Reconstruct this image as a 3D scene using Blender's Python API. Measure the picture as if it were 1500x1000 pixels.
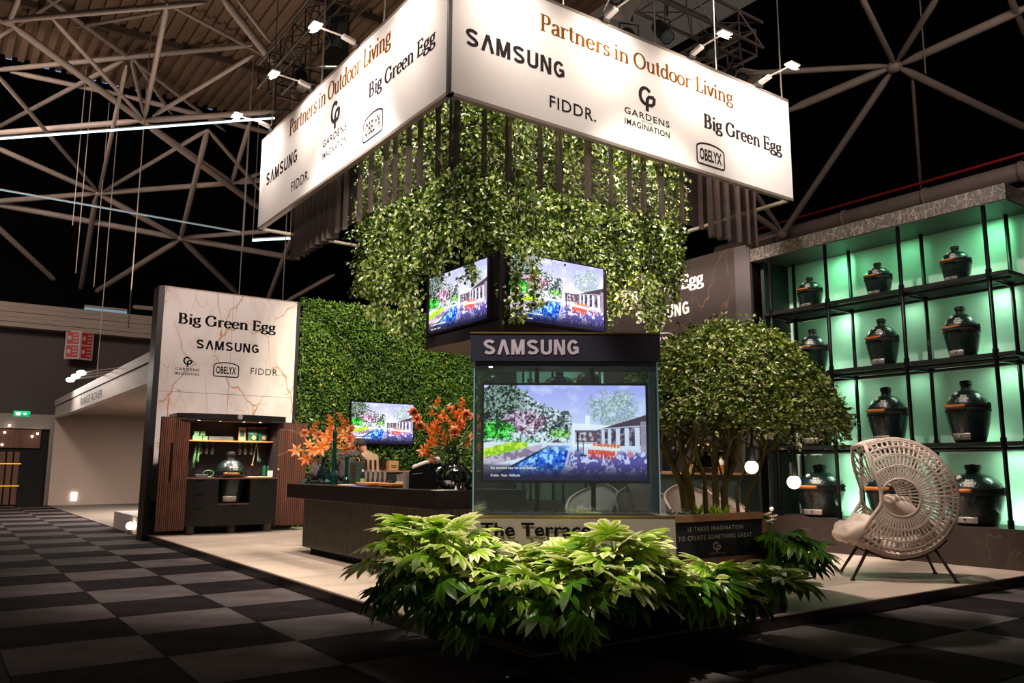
import bpy, bmesh, math, random
import numpy as np
from mathutils import Vector, Matrix
random.seed(7); RNG = np.random.default_rng(11)
S = bpy.context.scene; COL = S.collection
for o in list(bpy.data.objects): bpy.data.objects.remove(o)
PI = math.pi
# ---------------------------------------------------------------- camera (metres; X runs right-back, Y left-back along the stand)
F = 1188.0; H = 1.27; P = 0.10
PITCH = math.radians(8.83); ROLL = math.radians(.2); AZ = math.radians(54.6)
FH = Vector((math.cos(AZ), math.sin(AZ), 0)); RT = Vector((FH.y, -FH.x, 0)); UPZ = Vector((0, 0, 1))
FW = FH*math.cos(PITCH)+UPZ*math.sin(PITCH); U0 = RT.cross(FW)
R2 = RT*math.cos(ROLL)+U0*math.sin(ROLL); U2 = -RT*math.sin(ROLL)+U0*math.cos(ROLL)
CAMP = Vector((0, 0, H))
cd = bpy.data.cameras.new('camera'); cam = bpy.data.objects.new('camera', cd); COL.objects.link(cam)
cd.sensor_width = 36; cd.lens = F/1500*36; cd.clip_end = 200; cd.clip_start = .05
m = Matrix.Identity(4)
for i in range(3):
    m[i][0] = R2[i]; m[i][1] = U2[i]; m[i][2] = -FW[i]; m[i][3] = CAMP[i]
cam.matrix_world = m; S.camera = cam
# pixel of the photograph -> point on a real plane of the place
def ray(px, py): return FW+R2*((px-750)/F)-U2*((py-500)/F)
def onx(px, py, x): d = ray(px, py); return CAMP+d*(x/d.x)
def ony(px, py, y): d = ray(px, py); return CAMP+d*(y/d.y)
def onz(px, py, z): d = ray(px, py); return CAMP+d*((z-H)/d.z)
def ond(px, py, D): d = ray(px, py); return CAMP+d*(D/d.dot(FH))
# ---------------------------------------------------------------- view, world
vs = S.view_settings; vs.view_transform = 'Standard'; vs.look = 'None'; vs.gamma = 1; vs.exposure = 0.0; vs.use_curve_mapping = False
w = bpy.data.worlds.new('world'); S.world = w; w.use_nodes = True
w.node_tree.nodes['Background'].inputs[0].default_value = (.95, .78, .66, 1)
w.node_tree.nodes['Background'].inputs[1].default_value = .060

def lamp(name, kind, loc, target, power, col=(1, .95, .88), size=.2, spot=None, blend=.4, sizey=None):
    l = bpy.data.lights.new(name, kind); l.energy = power; l.color = col
    if kind == 'AREA':
        l.size = size
        if sizey: l.shape = 'RECTANGLE'; l.size_y = sizey
    else: l.shadow_soft_size = size
    if kind == 'SPOT': l.spot_size = math.radians(spot or 40); l.spot_blend = blend
    o = bpy.data.objects.new(name, l); COL.objects.link(o); o.location = loc
    if target is not None:
        o.rotation_euler = (Vector(target)-Vector(loc)).to_track_quat('-Z', 'Y').to_euler()
    return o
WARM = (1, .855, .76); WHITE = (1, .94, .86)
# stage spotlights on the hall's front truss (behind and above the camera) and on the stand's own truss, plus added fill lamps
lamp('planter_spotlight', 'SPOT', (1.2, 5.4, 7.4), (3.85, 4.95, .6), 5400, (1, .93, .8), .10, 21, .45)
lamp('planter_spotlight', 'SPOT', (4.6, 2.6, 7.8), (5.5, 4.9, 1.3), 1500, (1, .92, .8), .12, 22, .6)
lamp('bar_floor_spotlight', 'SPOT', (2.2, 7.4, 7.4), (4.0, 9.6, 0), 2100, WARM, .15, 54, .6)
lamp('cabinet_floor_spotlight', 'SPOT', (4.1, 10.8, 7.2), (4.6, 14.4, 0), 1500, WARM, .15, 50, .6)
lamp('marble_panel_spotlight', 'SPOT', (3.0, 10.6, 6.6), (4.6, 15.7, 2.9), 1150, (1, .86, .81), .15, 44, .6)
lamp('green_wall_spotlight', 'SPOT', (6.0, 10.8, 7.3), (8.2, 15.7, 2.2), 3000, (1, .93, .70), .15, 60, .6)
lamp('dark_marble_spotlight', 'SPOT', (7.2, 8.0, 7.2), (10.4, 9.6, 2.9), 2300, WARM, .15, 60, .6)
lamp('chair_spotlight', 'SPOT', (7.3, 6.3, 7.5), (8.7, 5.65, .2), 2300, WARM, .1, 38, .5)
lamp('chair_front_spotlight', 'SPOT', (6.0, 3.4, 5.2), (8.7, 5.2, 1.2), 700, WARM, .1, 22, .6)
lamp('lounge_spotlight', 'SPOT', (7.0, 7.3, 7.2), (8.6, 8.4, 0), 2800, WARM, .15, 50, .6)
for yy in (7.6, 8.9, 10.2): lamp('ivy_grazing_spotlight', 'SPOT', (3.95, yy, 7.3), (4.62, yy+.2, 4.0), 700, (1, .95, .78), .10, 62, .6)
for xx in (5.0, 6.3, 7.7): lamp('ivy_grazing_spotlight', 'SPOT', (xx, 6.6, 7.3), (xx+.1, 7.6, 4.0), 700, (1, .95, .78), .10, 62, .6)
lamp('ivy_inner_spotlight', 'SPOT', (6.9, 9.5, 7.2), (6.0, 8.6, 4.0), 900, (1, .94, .80), .15, 120, .6)
lamp('ivy_front_fill', 'SPOT', (-1.0, 4.6, 4.9), (4.8, 8.7, 3.9), 1500, (1, .95, .78), .12, 20, .5)  # added low fill for the lower ivy, left face; hangs on no truss
lamp('ivy_front_fill', 'SPOT', (4.6, .6, 4.9), (6.6, 7.6, 3.9), 1500, (1, .95, .78), .12, 22, .5)  # same added fill for the right face
lamp('cornice_spotlight', 'SPOT', (6.4, 4.6, 7.6), (10.5, 6.2, 3.6), 800, (1, .90, .82), .10, 58, .7)
lamp('banner_wash_spotlight', 'SPOT', (-1.5, 3.5, 7.5), (3.6, 8.2, 5.4), 650, (1, .87, .80), .3, 42, .8)
lamp('banner_wash_spotlight', 'SPOT', (3.5, -1.0, 7.5), (6.4, 6.1, 5.4), 650, (1, .87, .80), .3, 42, .8)
lamp('tree_spotlight', 'SPOT', (4.2, 6.6, 7.6), (6.1, 5.0, 1.9), 2100, (1, .93, .78), .12, 24, .6)
lamp('hall_fill', 'AREA', (-1.5, 20, 9.5), (2.0, 27, 1.5), 700, (1, .84, .72), 2.5)  # added fill brightening the far left wall and carpet
lamp('hall_fill', 'AREA', (9.5, 3.0, 7.5), (16, 8.5, 10.5), 130, (1, .84, .74), 2.0)  # added fill aimed up at the right-hand roof tubes
lamp('roof_fill', 'AREA', (3, 17, 5.2), (3, 18, 12), 190, (1, .82, .66), 3.0)  # added upward fill in mid-air to brighten the left roof tubes
# ---------------------------------------------------------------- materials
def lin(c):
    if isinstance(c, str):
        c = c.lstrip('#'); c = [int(c[i:i+2], 16)/255 for i in (0, 2, 4)]
    return tuple(((v/12.92) if v <= .04045 else ((v+.055)/1.055)**2.4) for v in c)+(1,)
MATS = {}
def mat(name, col='808080', rough=.5, metal=0, emit=None, es=0, var=0, vscale=8, bump=0, bscale=60, stretch=None, spec=None, sheen=0, col2=None, attr=None, coat=0, alpha=None, trans=0):
    if name in MATS: return MATS[name]
    M = bpy.data.materials.new(name); M.use_nodes = True; nt = M.node_tree; b = nt.nodes['Principled BSDF']
    L = nt.links.new; N = nt.nodes.new
    b.inputs['Base Color'].default_value = lin(col); b.inputs['Roughness'].default_value = rough; b.inputs['Metallic'].default_value = metal
    if spec is not None: b.inputs['Specular IOR Level'].default_value = spec
    if sheen: b.inputs['Sheen Weight'].default_value = sheen
    if coat: b.inputs['Coat Weight'].default_value = coat; b.inputs['Coat Roughness'].default_value = .08
    if emit: b.inputs['Emission Color'].default_value = lin(emit); b.inputs['Emission Strength'].default_value = es
    if trans: b.inputs['Transmission Weight'].default_value = trans
    tc = None
    def coords():
        t = N('ShaderNodeTexCoord'); mp = N('ShaderNodeMapping'); L(t.outputs['Object'], mp.inputs[0])
        if stretch: mp.inputs['Scale'].default_value = stretch
        return mp.outputs[0]
    if var or col2:
        tc = coords(); n = N('ShaderNodeTexNoise'); n.inputs['Scale'].default_value = vscale; n.inputs['Detail'].default_value = 6; L(tc, n.inputs[0])
        r = N('ShaderNodeValToRGB'); L(n.outputs[0], r.inputs[0])
        c = lin(col); c2 = lin(col2) if col2 else tuple(min(1, v*(1+var)) for v in c[:3])+(1,)
        c1 = c if col2 else tuple(v*(1-var) for v in c[:3])+(1,)
        r.color_ramp.elements[0].color = c1; r.color_ramp.elements[1].color = c2
        r.color_ramp.elements[0].position = .35; r.color_ramp.elements[1].position = .65
        L(r.outputs[0], b.inputs['Base Color'])
    if attr:      # (colour at 0, colour at .5, colour at 1) by a per-vertex value "tint"
        a = N('ShaderNodeAttribute'); a.attribute_name = 'tint'; r = N('ShaderNodeValToRGB'); L(a.outputs['Fac'], r.inputs[0])
        e = r.color_ramp.elements; e[0].color = lin(attr[0]); e[1].color = lin(attr[-1])
        for k, c in enumerate(attr[1:-1]): x = e.new((k+1)/(len(attr)-1)); x.color = lin(c)
        L(r.outputs[0], b.inputs['Base Color'])
    if bump:
        tc = tc or coords(); n = N('ShaderNodeTexNoise'); n.inputs['Scale'].default_value = bscale; n.inputs['Detail'].default_value = 5; L(tc, n.inputs[0])
        bp = N('ShaderNodeBump'); bp.inputs['Strength'].default_value = bump; bp.inputs['Distance'].default_value = .02; L(n.outputs[0], bp.inputs['Height']); L(bp.outputs[0], b.inputs['Normal'])
    MATS[name] = M; return M
def glassy(name, tint='ffffff', clear=.9, rough=.02, haze=0.0):
    if name in MATS: return MATS[name]
    M = bpy.data.materials.new(name); M.use_nodes = True; nt = M.node_tree; nt.nodes.clear(); N = nt.nodes.new; L = nt.links.new
    o = N('ShaderNodeOutputMaterial'); mx = N('ShaderNodeMixShader'); t = N('ShaderNodeBsdfTransparent'); g = N('ShaderNodeBsdfGlossy')
    t.inputs[0].default_value = lin(tint); g.inputs['Roughness'].default_value = rough
    fr = N('ShaderNodeFresnel'); fr.inputs[0].default_value = 1.45; ad = N('ShaderNodeMath'); ad.operation = 'ADD'; ad.inputs[1].default_value = 1-clear-.04; ad.use_clamp = True
    L(fr.outputs[0], ad.inputs[0]); L(ad.outputs[0], mx.inputs[0]); L(t.outputs[0], mx.inputs[1]); L(g.outputs[0], mx.inputs[2])
    df = N('ShaderNodeBsdfDiffuse'); df.inputs[0].default_value = (.55, .58, .6, 1); m2 = N('ShaderNodeMixShader'); m2.inputs[0].default_value = haze; L(mx.outputs[0], m2.inputs[1]); L(df.outputs[0], m2.inputs[2]); L(m2.outputs[0], o.inputs[0])
    MATS[name] = M; return M
def sheer(name, col, opac):
    M = bpy.data.materials.new(name); M.use_nodes = True; nt = M.node_tree; nt.nodes.clear(); N = nt.nodes.new; L = nt.links.new
    o = N('ShaderNodeOutputMaterial'); mx = N('ShaderNodeMixShader'); t = N('ShaderNodeBsdfTransparent'); g = N('ShaderNodeBsdfDiffuse')
    g.inputs[0].default_value = lin(col); mx.inputs[0].default_value = opac
    L(t.outputs[0], mx.inputs[1]); L(g.outputs[0], mx.inputs[2]); L(mx.outputs[0], o.inputs[0]); MATS[name] = M; return M
# ---------------------------------------------------------------- objects, parts
def tag(o, label=None, cat=None, group=None, kind=None):
    if label: o['label'] = label
    if cat: o['category'] = cat
    if group: o['group'] = group
    if kind: o['kind'] = kind
    return o
def thing(name, label, cat, loc=(0, 0, 0), group=None, rz=0):
    o = bpy.data.objects.new(name, None); COL.objects.link(o); o.location = loc; o.rotation_euler = (0, 0, rz); o.empty_display_size = .1
    return tag(o, label, cat, group)
def wloc(p):
    v = Vector((0, 0, 0))
    while p is not None: v += p.location; p = p.parent
    return v
class MB:
    def __init__(s): s.v = []; s.f = []; s.t = []
    def add(s, vs, fs, tint=None):
        n = len(s.v); s.v += [tuple(v) for v in vs]; s.f += [tuple(i+n for i in f) for f in fs]
        s.t += ([0.]*len(vs) if tint is None else (list(tint) if hasattr(tint, '__len__') else [tint]*len(vs))); return s
    def box(s, x0, x1, y0, y1, z0, z1, M=None, tint=None):
        vs = [Vector((x, y, z)) for z in (z0, z1) for x, y in ((x0, y0), (x1, y0), (x1, y1), (x0, y1))]
        if M is not None: vs = [M@v for v in vs]
        return s.add(vs, [(3, 2, 1, 0), (4, 5, 6, 7), (0, 1, 5, 4), (1, 2, 6, 5), (2, 3, 7, 6), (3, 0, 4, 7)], tint)
    def bar(s, a, b, w, h=None, up=(0, 0, 1)):
        a = Vector(a); b = Vector(b); d = (b-a).normalized(); u = Vector(up)
        if abs(d.dot(u)) > .98: u = Vector((1, 0, 0))
        r = d.cross(u).normalized(); u = r.cross(d); h = h or w
        vs = [p+r*sx*w/2+u*sz*h/2 for p in (a, b) for sx, sz in ((-1, -1), (1, -1), (1, 1), (-1, 1))]
        return s.add(vs, [(3, 2, 1, 0), (4, 5, 6, 7), (0, 1, 5, 4), (1, 2, 6, 5), (2, 3, 7, 6), (3, 0, 4, 7)])
    def tube(s, pts, r, n=8, closed=False, cap=True, tint=None, sq=1.0):
        pts = [Vector(p) for p in pts]; k = len(pts); rs = r if hasattr(r, '__len__') else [r]*k; vs = []; fs = []
        prev = None
        for i, p in enumerate(pts):
            a = pts[i-1] if (i or closed) else p; b = pts[(i+1) % k] if (i < k-1 or closed) else p
            d = (b-a).normalized() if (b-a).length > 1e-9 else Vector((0, 0, 1))
            if prev is None:
                u = Vector((0, 0, 1)) if abs(d.z) < .9 else Vector((1, 0, 0)); u = (u-d*u.dot(d)).normalized()
            else:
                u = prev-d*prev.dot(d); u = u.normalized() if u.length > 1e-6 else prev
            prev = u; q = d.cross(u)
            for j in range(n):
                t = 2*PI*j/n; vs.append(p+(u*math.cos(t)*sq+q*math.sin(t))*rs[i])
        for i in range(k if closed else k-1):
            for j in range(n):
                a = i*n+j; b = i*n+(j+1) % n; c = ((i+1) % k)*n+(j+1) % n; e = ((i+1) % k)*n+j; fs.append((a, b, c, e))
        if cap and not closed: fs.append(tuple(range(n-1, -1, -1))); fs.append(tuple(range((k-1)*n, k*n)))
        return s.add(vs, fs, tint)
    def cyl(s, a, b, r, n=16, r2=None): return s.tube([a, b], [r, r if r2 is None else r2], n)
    def lathe(s, prof, c=(0, 0, 0), n=24, M=None, a0=0, a1=2*PI, tint=None, sy=1):
        c = Vector(c); full = abs(a1-a0-2*PI) < 1e-6; m_ = n if full else n+1; vs = []; fs = []
        for r, z in prof:
            for j in range(m_):
                t = a0+(a1-a0)*j/n; v = Vector((r*math.cos(t), sy*r*math.sin(t), z)); vs.append((M@v if M is not None else v)+c)
        for i in range(len(prof)-1):
            for j in range(n):
                b = (j+1) % m_; fs.append((i*m_+j, i*m_+b, (i+1)*m_+b, (i+1)*m_+j))
        return s.add(vs, fs, tint)
    def ball(s, c, r, n=12, sc=(1, 1, 1), tint=None):
        c = Vector(c); k = max(4, n//2); vs = [c+Vector((0, 0, -r*sc[2]))]
        for i in range(1, k):
            p = -PI/2+PI*i/k
            for j in range(n):
                t = 2*PI*j/n; vs.append(c+Vector((r*sc[0]*math.cos(p)*math.cos(t), r*sc[1]*math.cos(p)*math.sin(t), r*sc[2]*math.sin(p))))
        vs.append(c+Vector((0, 0, r*sc[2]))); fs = []
        for j in range(n):
            fs.append((0, 1+(j+1) % n, 1+j)); e = len(vs)-1; fs.append((e, e-n+j, e-n+(j+1) % n))
        for i in range(k-2):
            for j in range(n):
                a = 1+i*n+j; b = 1+i*n+(j+1) % n; fs.append((a, b, b+n, a+n))
        return s.add(vs, fs, tint)
    def prism(s, poly, M, d):     # polygon in local XY extruded by d in local Z
        n = len(poly); vs = [M@Vector((x, y, 0)) for x, y in poly]+[M@Vector((x, y, d)) for x, y in poly]
        return s.add(vs, [tuple(range(n-1, -1, -1)), tuple(range(n, 2*n))]+[(i, (i+1) % n, n+(i+1) % n, n+i) for i in range(n)])
    def mesh(s, name, m_, org=Vector((0, 0, 0)), smooth=False, bevel=0):
        me = bpy.data.meshes.new(name); v = np.array(s.v, dtype=float)-np.array(org)
        me.from_pydata(v.tolist(), [], s.f); me.materials.append(m_)
        if any(s.t): at = me.attributes.new('tint', 'FLOAT', 'POINT'); at.data.foreach_set('value', np.array(s.t, dtype=np.float32))
        if smooth: me.polygons.foreach_set('use_smooth', [True]*len(me.polygons)); 
        me.update()
        if smooth == 'auto': me.set_sharp_from_angle(angle=math.radians(40))
        return me
    def build(s, name, m_, parent=None, smooth=False, bevel=0, label=None, kind=None):
        me = s.mesh(name, m_, wloc(parent) if parent else Vector((0, 0, 0)), smooth)
        o = bpy.data.objects.new(name, me); COL.objects.link(o); o.parent = parent
        if bevel: b = o.modifiers.new('bevel', 'BEVEL'); b.width = bevel; b.segments = 2; b.limit_method = 'ANGLE'
        if label: o['label'] = label
        if kind: o['kind'] = kind
        return o
def copy_tree(o, parent=None):
    c = o.copy(); COL.objects.link(c); c.parent = parent
    for ch in [x for x in bpy.data.objects if x.parent == o]: copy_tree(ch, c)
    return c
KIDS = {}
def single(name, mb, m_, label, cat, loc=(0, 0, 0), group=None, smooth=False, kind=None, bevel=0):
    me = mb.mesh(name, m_, Vector(loc), smooth); o = bpy.data.objects.new(name, me); COL.objects.link(o); o.location = loc
    if bevel: b = o.modifiers.new('bevel', 'BEVEL'); b.width = bevel; b.segments = 2; b.limit_method = 'ANGLE'
    return tag(o, label, cat, group, kind)
def struct(name, mb, m_, parent=None, smooth=False):
    o = mb.build(name, m_, parent, smooth)
    if parent is None: o['kind'] = 'structure'
    return o
def lobj(name, me, parent=None, loc=(0, 0, 0), rot=None):
    o = bpy.data.objects.new(name, me); COL.objects.link(o); o.parent = parent; o.location = loc
    if rot is not None: o.rotation_euler = rot
    return o
# ---------------------------------------------------------------- lettering
def frame(o, xd, n):          # local x along the text, local y up, local z out of the wall
    xd = Vector(xd).normalized(); n = Vector(n).normalized(); u = n.cross(xd); M = Matrix.Identity(4)
    for i in range(3): M[i][0] = xd[i]; M[i][1] = u[i]; M[i][2] = n[i]; M[i][3] = o[i]
    return M
_tc = {}
def glyphs(txt, bold=0, space=1.0):
    k = (txt, bold, space)
    if k in _tc: return _tc[k]
    c = bpy.data.curves.new('t', 'FONT'); c.body = txt; c.size = 1; c.offset = bold; c.resolution_u = 3; c.space_character = space
    o = bpy.data.objects.new('t', c); COL.objects.link(o); dg = bpy.context.evaluated_depsgraph_get(); dg.update()
    me = bpy.data.meshes.new_from_object(o.evaluated_get(dg)); vs = [v.co.copy() for v in me.vertices]; fs = [tuple(p.vertices) for p in me.polygons]
    bpy.data.objects.remove(o); bpy.data.curves.remove(c); bpy.data.meshes.remove(me)
    x0 = min(v.x for v in vs); x1 = max(v.x for v in vs); y0 = min(v.y for v in vs); y1 = max(v.y for v in vs)
    _tc[k] = (vs, fs, x0, x1, y0, y1); return _tc[k]
def text(mb, txt, M, x, y, w, h, bold=0, space=1.0, z=.0012):
    vs, fs, x0, x1, y0, y1 = glyphs(txt, bold, space); sx = w/(x1-x0); sy = h/(y1-y0)
    mb.add([M@Vector((x+(v.x-x0)*sx, y+(v.y-y0)*sy, z)) for v in vs], fs)
def arcp(cx, cy, rx, ry, a0, a1, n=12):
    return [(cx+rx*math.cos(math.radians(a0+(a1-a0)*i/n)), cy+ry*math.sin(math.radians(a0+(a1-a0)*i/n))) for i in range(n+1)]
def strokes(mb, sts, M, x, y, sx, sy, thick, thin, z=.0012, closed=False):
    for k, st in enumerate(sts):
        n = len(st); L_ = []; R_ = []
        for i in range(n):
            a = st[max(0, i-1)]; b = st[min(n-1, i+1)]; dx = (b[0]-a[0])*sx; dy = (b[1]-a[1])*sy; l = math.hypot(dx, dy) or 1; dx /= l; dy /= l
            wd = (thin+(thick-thin)*abs(dy)**1.3)/2*sy; px = x+st[i][0]*sx; py = y+st[i][1]*sy
            L_.append((px-dy*wd, py+dx*wd)); R_.append((px+dy*wd, py-dx*wd))
        vs = [M@Vector((p[0], p[1], z+k*.00012)) for p in L_+R_]
        mb.add(vs, [(i+n, i+1+n, i+1, i) for i in range(n-1)])
def serif(x, y, w=.11): return [(x-w, y), (x+w, y)]
SER = {  # centre-line skeletons of a contrasted serif face: (strokes, advance)
 'B': ([[(.17, 0), (.17, 1)], [(.02, .03), (.4, .03)]+arcp(.4, .27, .22, .24, -90, 90)+[(.17, .51)], [(.17, .51), (.36, .52)]+arcp(.36, .745, .19, .22, -90, 90)+[(.02, .97)]], .78),
 'i': ([[(.15, 0), (.15, .66)], serif(.15, .025, .13), [(.03, .63), (.15, .63)], [(.15, .82), (.15, .96)]], .32),
 'g': ([arcp(.27, .45, .18, .19, 0, 360, 18), [(.40, .58), (.48, .66), (.57, .66)], [(.17, .28), (.11, .2), (.16, .12), (.34, .09)]+arcp(.34, -.06, .17, .15, 90, -90, 8)+[(.22, -.22)]+arcp(.22, -.08, .17, .14, -90, -250, 8)], .60),
 'G': ([arcp(.45, .5, .36, .48, 48, 318, 22), [(.76, .44), (.76, .06)], serif(.76, .44, .13), [(.70, .97), (.70, .70)]], .93),
 'r': ([[(.16, 0), (.16, .66)], serif(.16, .025, .14), [(.03, .63), (.16, .63)], [(.16, .45)]+arcp(.36, .42, .2, .21, 160, 50, 6)], .52),
 'e': ([arcp(.29, .32, .23, .31, 5, 325, 20), [(.07, .36), (.52, .36)]], .59),
 'n': ([[(.16, 0), (.16, .66)], serif(.16, .025, .13), [(.03, .63), (.16, .63)], [(.16, .45)]+arcp(.35, .43, .19, .2, 170, 0, 8)+[(.54, .0)], serif(.54, .025, .13)], .72),
 'E': ([[(.17, 0), (.17, 1)], [(.02, .03), (.62, .03), (.64, .24)], [(.17, .51), (.5, .51)], [(.5, .4), (.5, .62)], [(.02, .97), (.6, .97), (.61, .78)]], .72),
 'P': ([[(.17, 0), (.17, 1)], serif(.17, .02, .15), [(.02, .97), (.36, .97)]+arcp(.36, .72, .2, .25, 90, -90)+[(.17, .47)]], .66),
 'a': ([[(.1, .5)]+arcp(.27, .48, .15, .17, 150, 0, 8)+[(.42, .08), (.5, .02)], [(.42, .38), (.25, .33)]+arcp(.22, .16, .14, .15, 100, 300, 8)+[(.42, .14)]], .54),
 't': ([[(.16, .86), (.16, .12), (.22, .02), (.34, .06)], [(.02, .64), (.32, .64)]], .38),
 's': ([[(.36, .5)]+arcp(.22, .48, .14, .16, 30, 230, 7)+arcp(.22, .17, .16, .16, 60, -150, 8)+[(.06, .16)]], .44),
 'O': ([arcp(.43, .5, .37, .48, 0, 360, 24)], .88),
 'o': ([arcp(.29, .32, .24, .31, 0, 360, 18)], .60),
 'u': ([[(.16, .66), (.16, .22)]+arcp(.33, .22, .17, .2, 180, 340, 7), [(.52, .66), (.52, .0)], [(.03, .63), (.16, .63)], [(.4, .63), (.52, .63)], [(.52, .025), (.64, .025)]], .68),
 'd': ([arcp(.27, .32, .21, .3, 30, 330, 16), [(.48, 1.02), (.48, 0)], [(.36, .99), (.48, .99)], [(.48, .025), (.6, .025)]], .64),
 'L': ([[(.17, 0), (.17, 1)], [(.02, .03), (.55, .03), (.58, .26)], serif(.17, .97, .15)], .62),
 'v': ([[(.06, .64), (.27, .02)], [(.27, .02), (.48, .64)], serif(.08, .63, .1), serif(.47, .63, .09)], .54),
 ' ': ([], .3)}
def serif_text(mb, txt, M, x, y, w, h, thick=.15, thin=.06, z=.0012, gap=0):
    tot = sum(SER[c][1]+gap for c in txt)-gap; sx = w/tot; cx = x
    for c in txt:
        strokes(mb, SER[c][0], M, cx, y, sx, h, thick, thin, z); cx += (SER[c][1]+gap)*sx
HEAVY = {
 'S': ([arcp(.33, .73, .22, .17, 20, 180, 8)+[(.12, .68), (.22, .56), (.45, .44), (.54, .33)]+arcp(.33, .27, .22, .17, 10, -160, 8)], .68),
 'A': ([[(.1, 0), (.33, .98)], [(.34, .98), (.58, 0)]], .68),
 'M': ([[(.1, 0), (.1, 1)], [(.13, 1), (.36, .03)], [(.37, .03), (.6, 1)], [(.63, 0), (.63, 1)]], .76),
 'U': ([[(.1, 1), (.1, .3)]+arcp(.31, .29, .21, .2, 180, 360, 10)+[(.52, 1)]], .64),
 'N': ([[(.1, 0), (.1, 1)], [(.13, 1), (.49, 0)], [(.52, 0), (.52, 1)]], .65),
 'G': ([arcp(.32, .5, .22, .40, 40, 320, 16), [(.53, .48), (.53, .1)], [(.32, .46), (.58, .46)]], .62)}
def heavy_text(mb, txt, M, x, y, w, h, z=.0012, gap=.05):
    tot = sum(HEAVY[c][1]+gap for c in txt)-gap; sx = w/tot; cx = x
    for c in txt:
        strokes(mb, HEAVY[c][0], M, cx, y, sx, h, .21, .19, z); cx += (HEAVY[c][1]+gap)*sx
def leaf_mark(mb, M, x, y, w, h, z=.0012):     # ring with a leaf growing out of it on a stem
    strokes(mb, [arcp(.42, .62, .34, .33, 40, 290, 20), [(.5, .3), (.5, 0)], [(.5, .3), (.52, .5), (.62, .62), (.95, .66)], [(.95, .66), (.93, .42), (.8, .3), (.5, .27)]], M, x, y, w, h, .17, .14, z)
def badge(mb, M, x, y, w, h, z=.0012):         # arched-top outline with the word inside
    r = .08; o = [(.03+r, .03), (.97-r, .03)]+arcp(.97-r, .03+r*1.3, r, r*1.3, -90, 0, 4)+[(.97, .72)]+[(.5+.47*math.cos(t), .72+.25*math.sin(t)**1.0) for t in [PI*k/14 for k in range(1, 14)]]+[(.03, .72), (.03, .03+r*1.3)]+arcp(.03+r, .03+r*1.3, r, r*1.3, 180, 270, 4)
    strokes(mb, [o], M, x, y, w, h, .075, .075, z); text(mb, 'OBELYX', M, x+w*.12, y+h*.2, w*.76, h*.52, 0.03, 1, z)
def gardens(mb, M, x, y, w, h, z=.0012):       # lettering block: leaf mark over two spaced lines
    leaf_mark(mb, M, x+w*.32, y+h*.45, w*.36, h*.55, z)
    text(mb, 'GARDENS', M, x, y+h*.24, w, h*.15, .018, 1.2, z); text(mb, 'BEYOND', M, x+w*.38, y+h*.165, w*.24, h*.05, 0, 1, z); text(mb, 'IMAGINATION', M, x, y, w, h*.14, .018, 1.1, z)
# box of text between pixels on a wall: returns x, y(z), width in the wall frame
def wallbox(plane, val, M, bl, br, tl):
    fn = onx if plane == 'x' else ony; inv = M.inverted()
    a = inv@fn(bl[0], bl[1], val); b = inv@fn(br[0], br[1], val); c = inv@fn(tl[0], tl[1], val); return a.x, a.y, b.x-a.x, c.y-a.y
# ================================================================ HALL
m_floor = mat('hall_floor_glue', '0c0a0a', .95)
m_td = mat('carpet_dark', '1f1a1b', .98, var=.35, vscale=3, bump=.5, bscale=220, spec=.1)
m_tl = mat('carpet_grey', '585050', .98, var=.22, vscale=2.5, bump=.5, bscale=220, spec=.1)
fl = struct('floor', MB().box(-14, 30, -6, 31, -.06, -.006), m_floor)
tile_me = {}
for k, mm in ((0, m_td), (1, m_tl)):
    tile_me[k] = MB().box(.003, .907, .003, .877, -.006, .0).mesh('carpet_tile', mm)
cells = []
for i in range(-9, 12):
    for j in range(-9, 27):
        x = 1.43+.91*i; y = 7.787+.88*j
        if x > 3.22 and y > 4.3: continue
        if x+.3 > 3.3 and y > 15.3: continue
        c = Vector((x+.45, y+.44, 0)); d = c-CAMP; D = d.dot(FH)
        if D < 3.4: continue
        z = d.dot(FW); px = 750+F*d.dot(R2)/z; py = 500-F*d.dot(U2)/z
        if -90 < px < 1590 and py < 1120 and D < 33: cells.append((D, i, j, x, y))
cells.sort()
for D, i, j, x, y in cells[:300]: lobj('carpet_tile', tile_me[1 if (i+j) % 2 else 0], fl, (x, y, 0))
rest = {0: MB(), 1: MB()}
for D, i, j, x, y in cells[300:]: rest[1 if (i+j) % 2 else 0].box(x+.003, x+.907, y+.003, y+.877, -.006, 0)
for k, mm in ((0, m_td), (1, m_tl)):
    if rest[k].v: rest[k].build('carpet_tile_rest', mm, fl, kind='stuff')
# hall walls
m_drape = mat('black_drape', '070606', .95, spec=.05)
m_wall = mat('hall_wall_grey', '4b4242', .9, var=.06, vscale=.6)
m_beam = mat('beam_taupe', '94837a', .7, var=.08, vscale=1.5, stretch=(1, 1, 12))
m_tube = mat('tube_taupe', '92827a', .55, var=.08, vscale=3)
m_deck = mat('roof_deck_brown', '6b5442', .7, var=.12, vscale=1)
WY = 30.9
struct('wall_back', MB().box(-14, 30, WY, WY+.3, 0, 5.7), m_wall)
struct('wall_back_drape', MB().box(-14, 30, WY+1.2, WY+1.3, 5.0, 17), m_drape)
dr = MB().box(21.5, 21.6, -6, WY, 0, 17); struct('wall_right', dr, m_drape)
bm = MB()
for k in range(5): bm.box(-14, 16, WY-.5-.03*(k % 2), WY+1.2, 5.72+k*.16, 5.72+k*.16+.15)
struct('trim_1', bm, m_beam)
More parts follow.
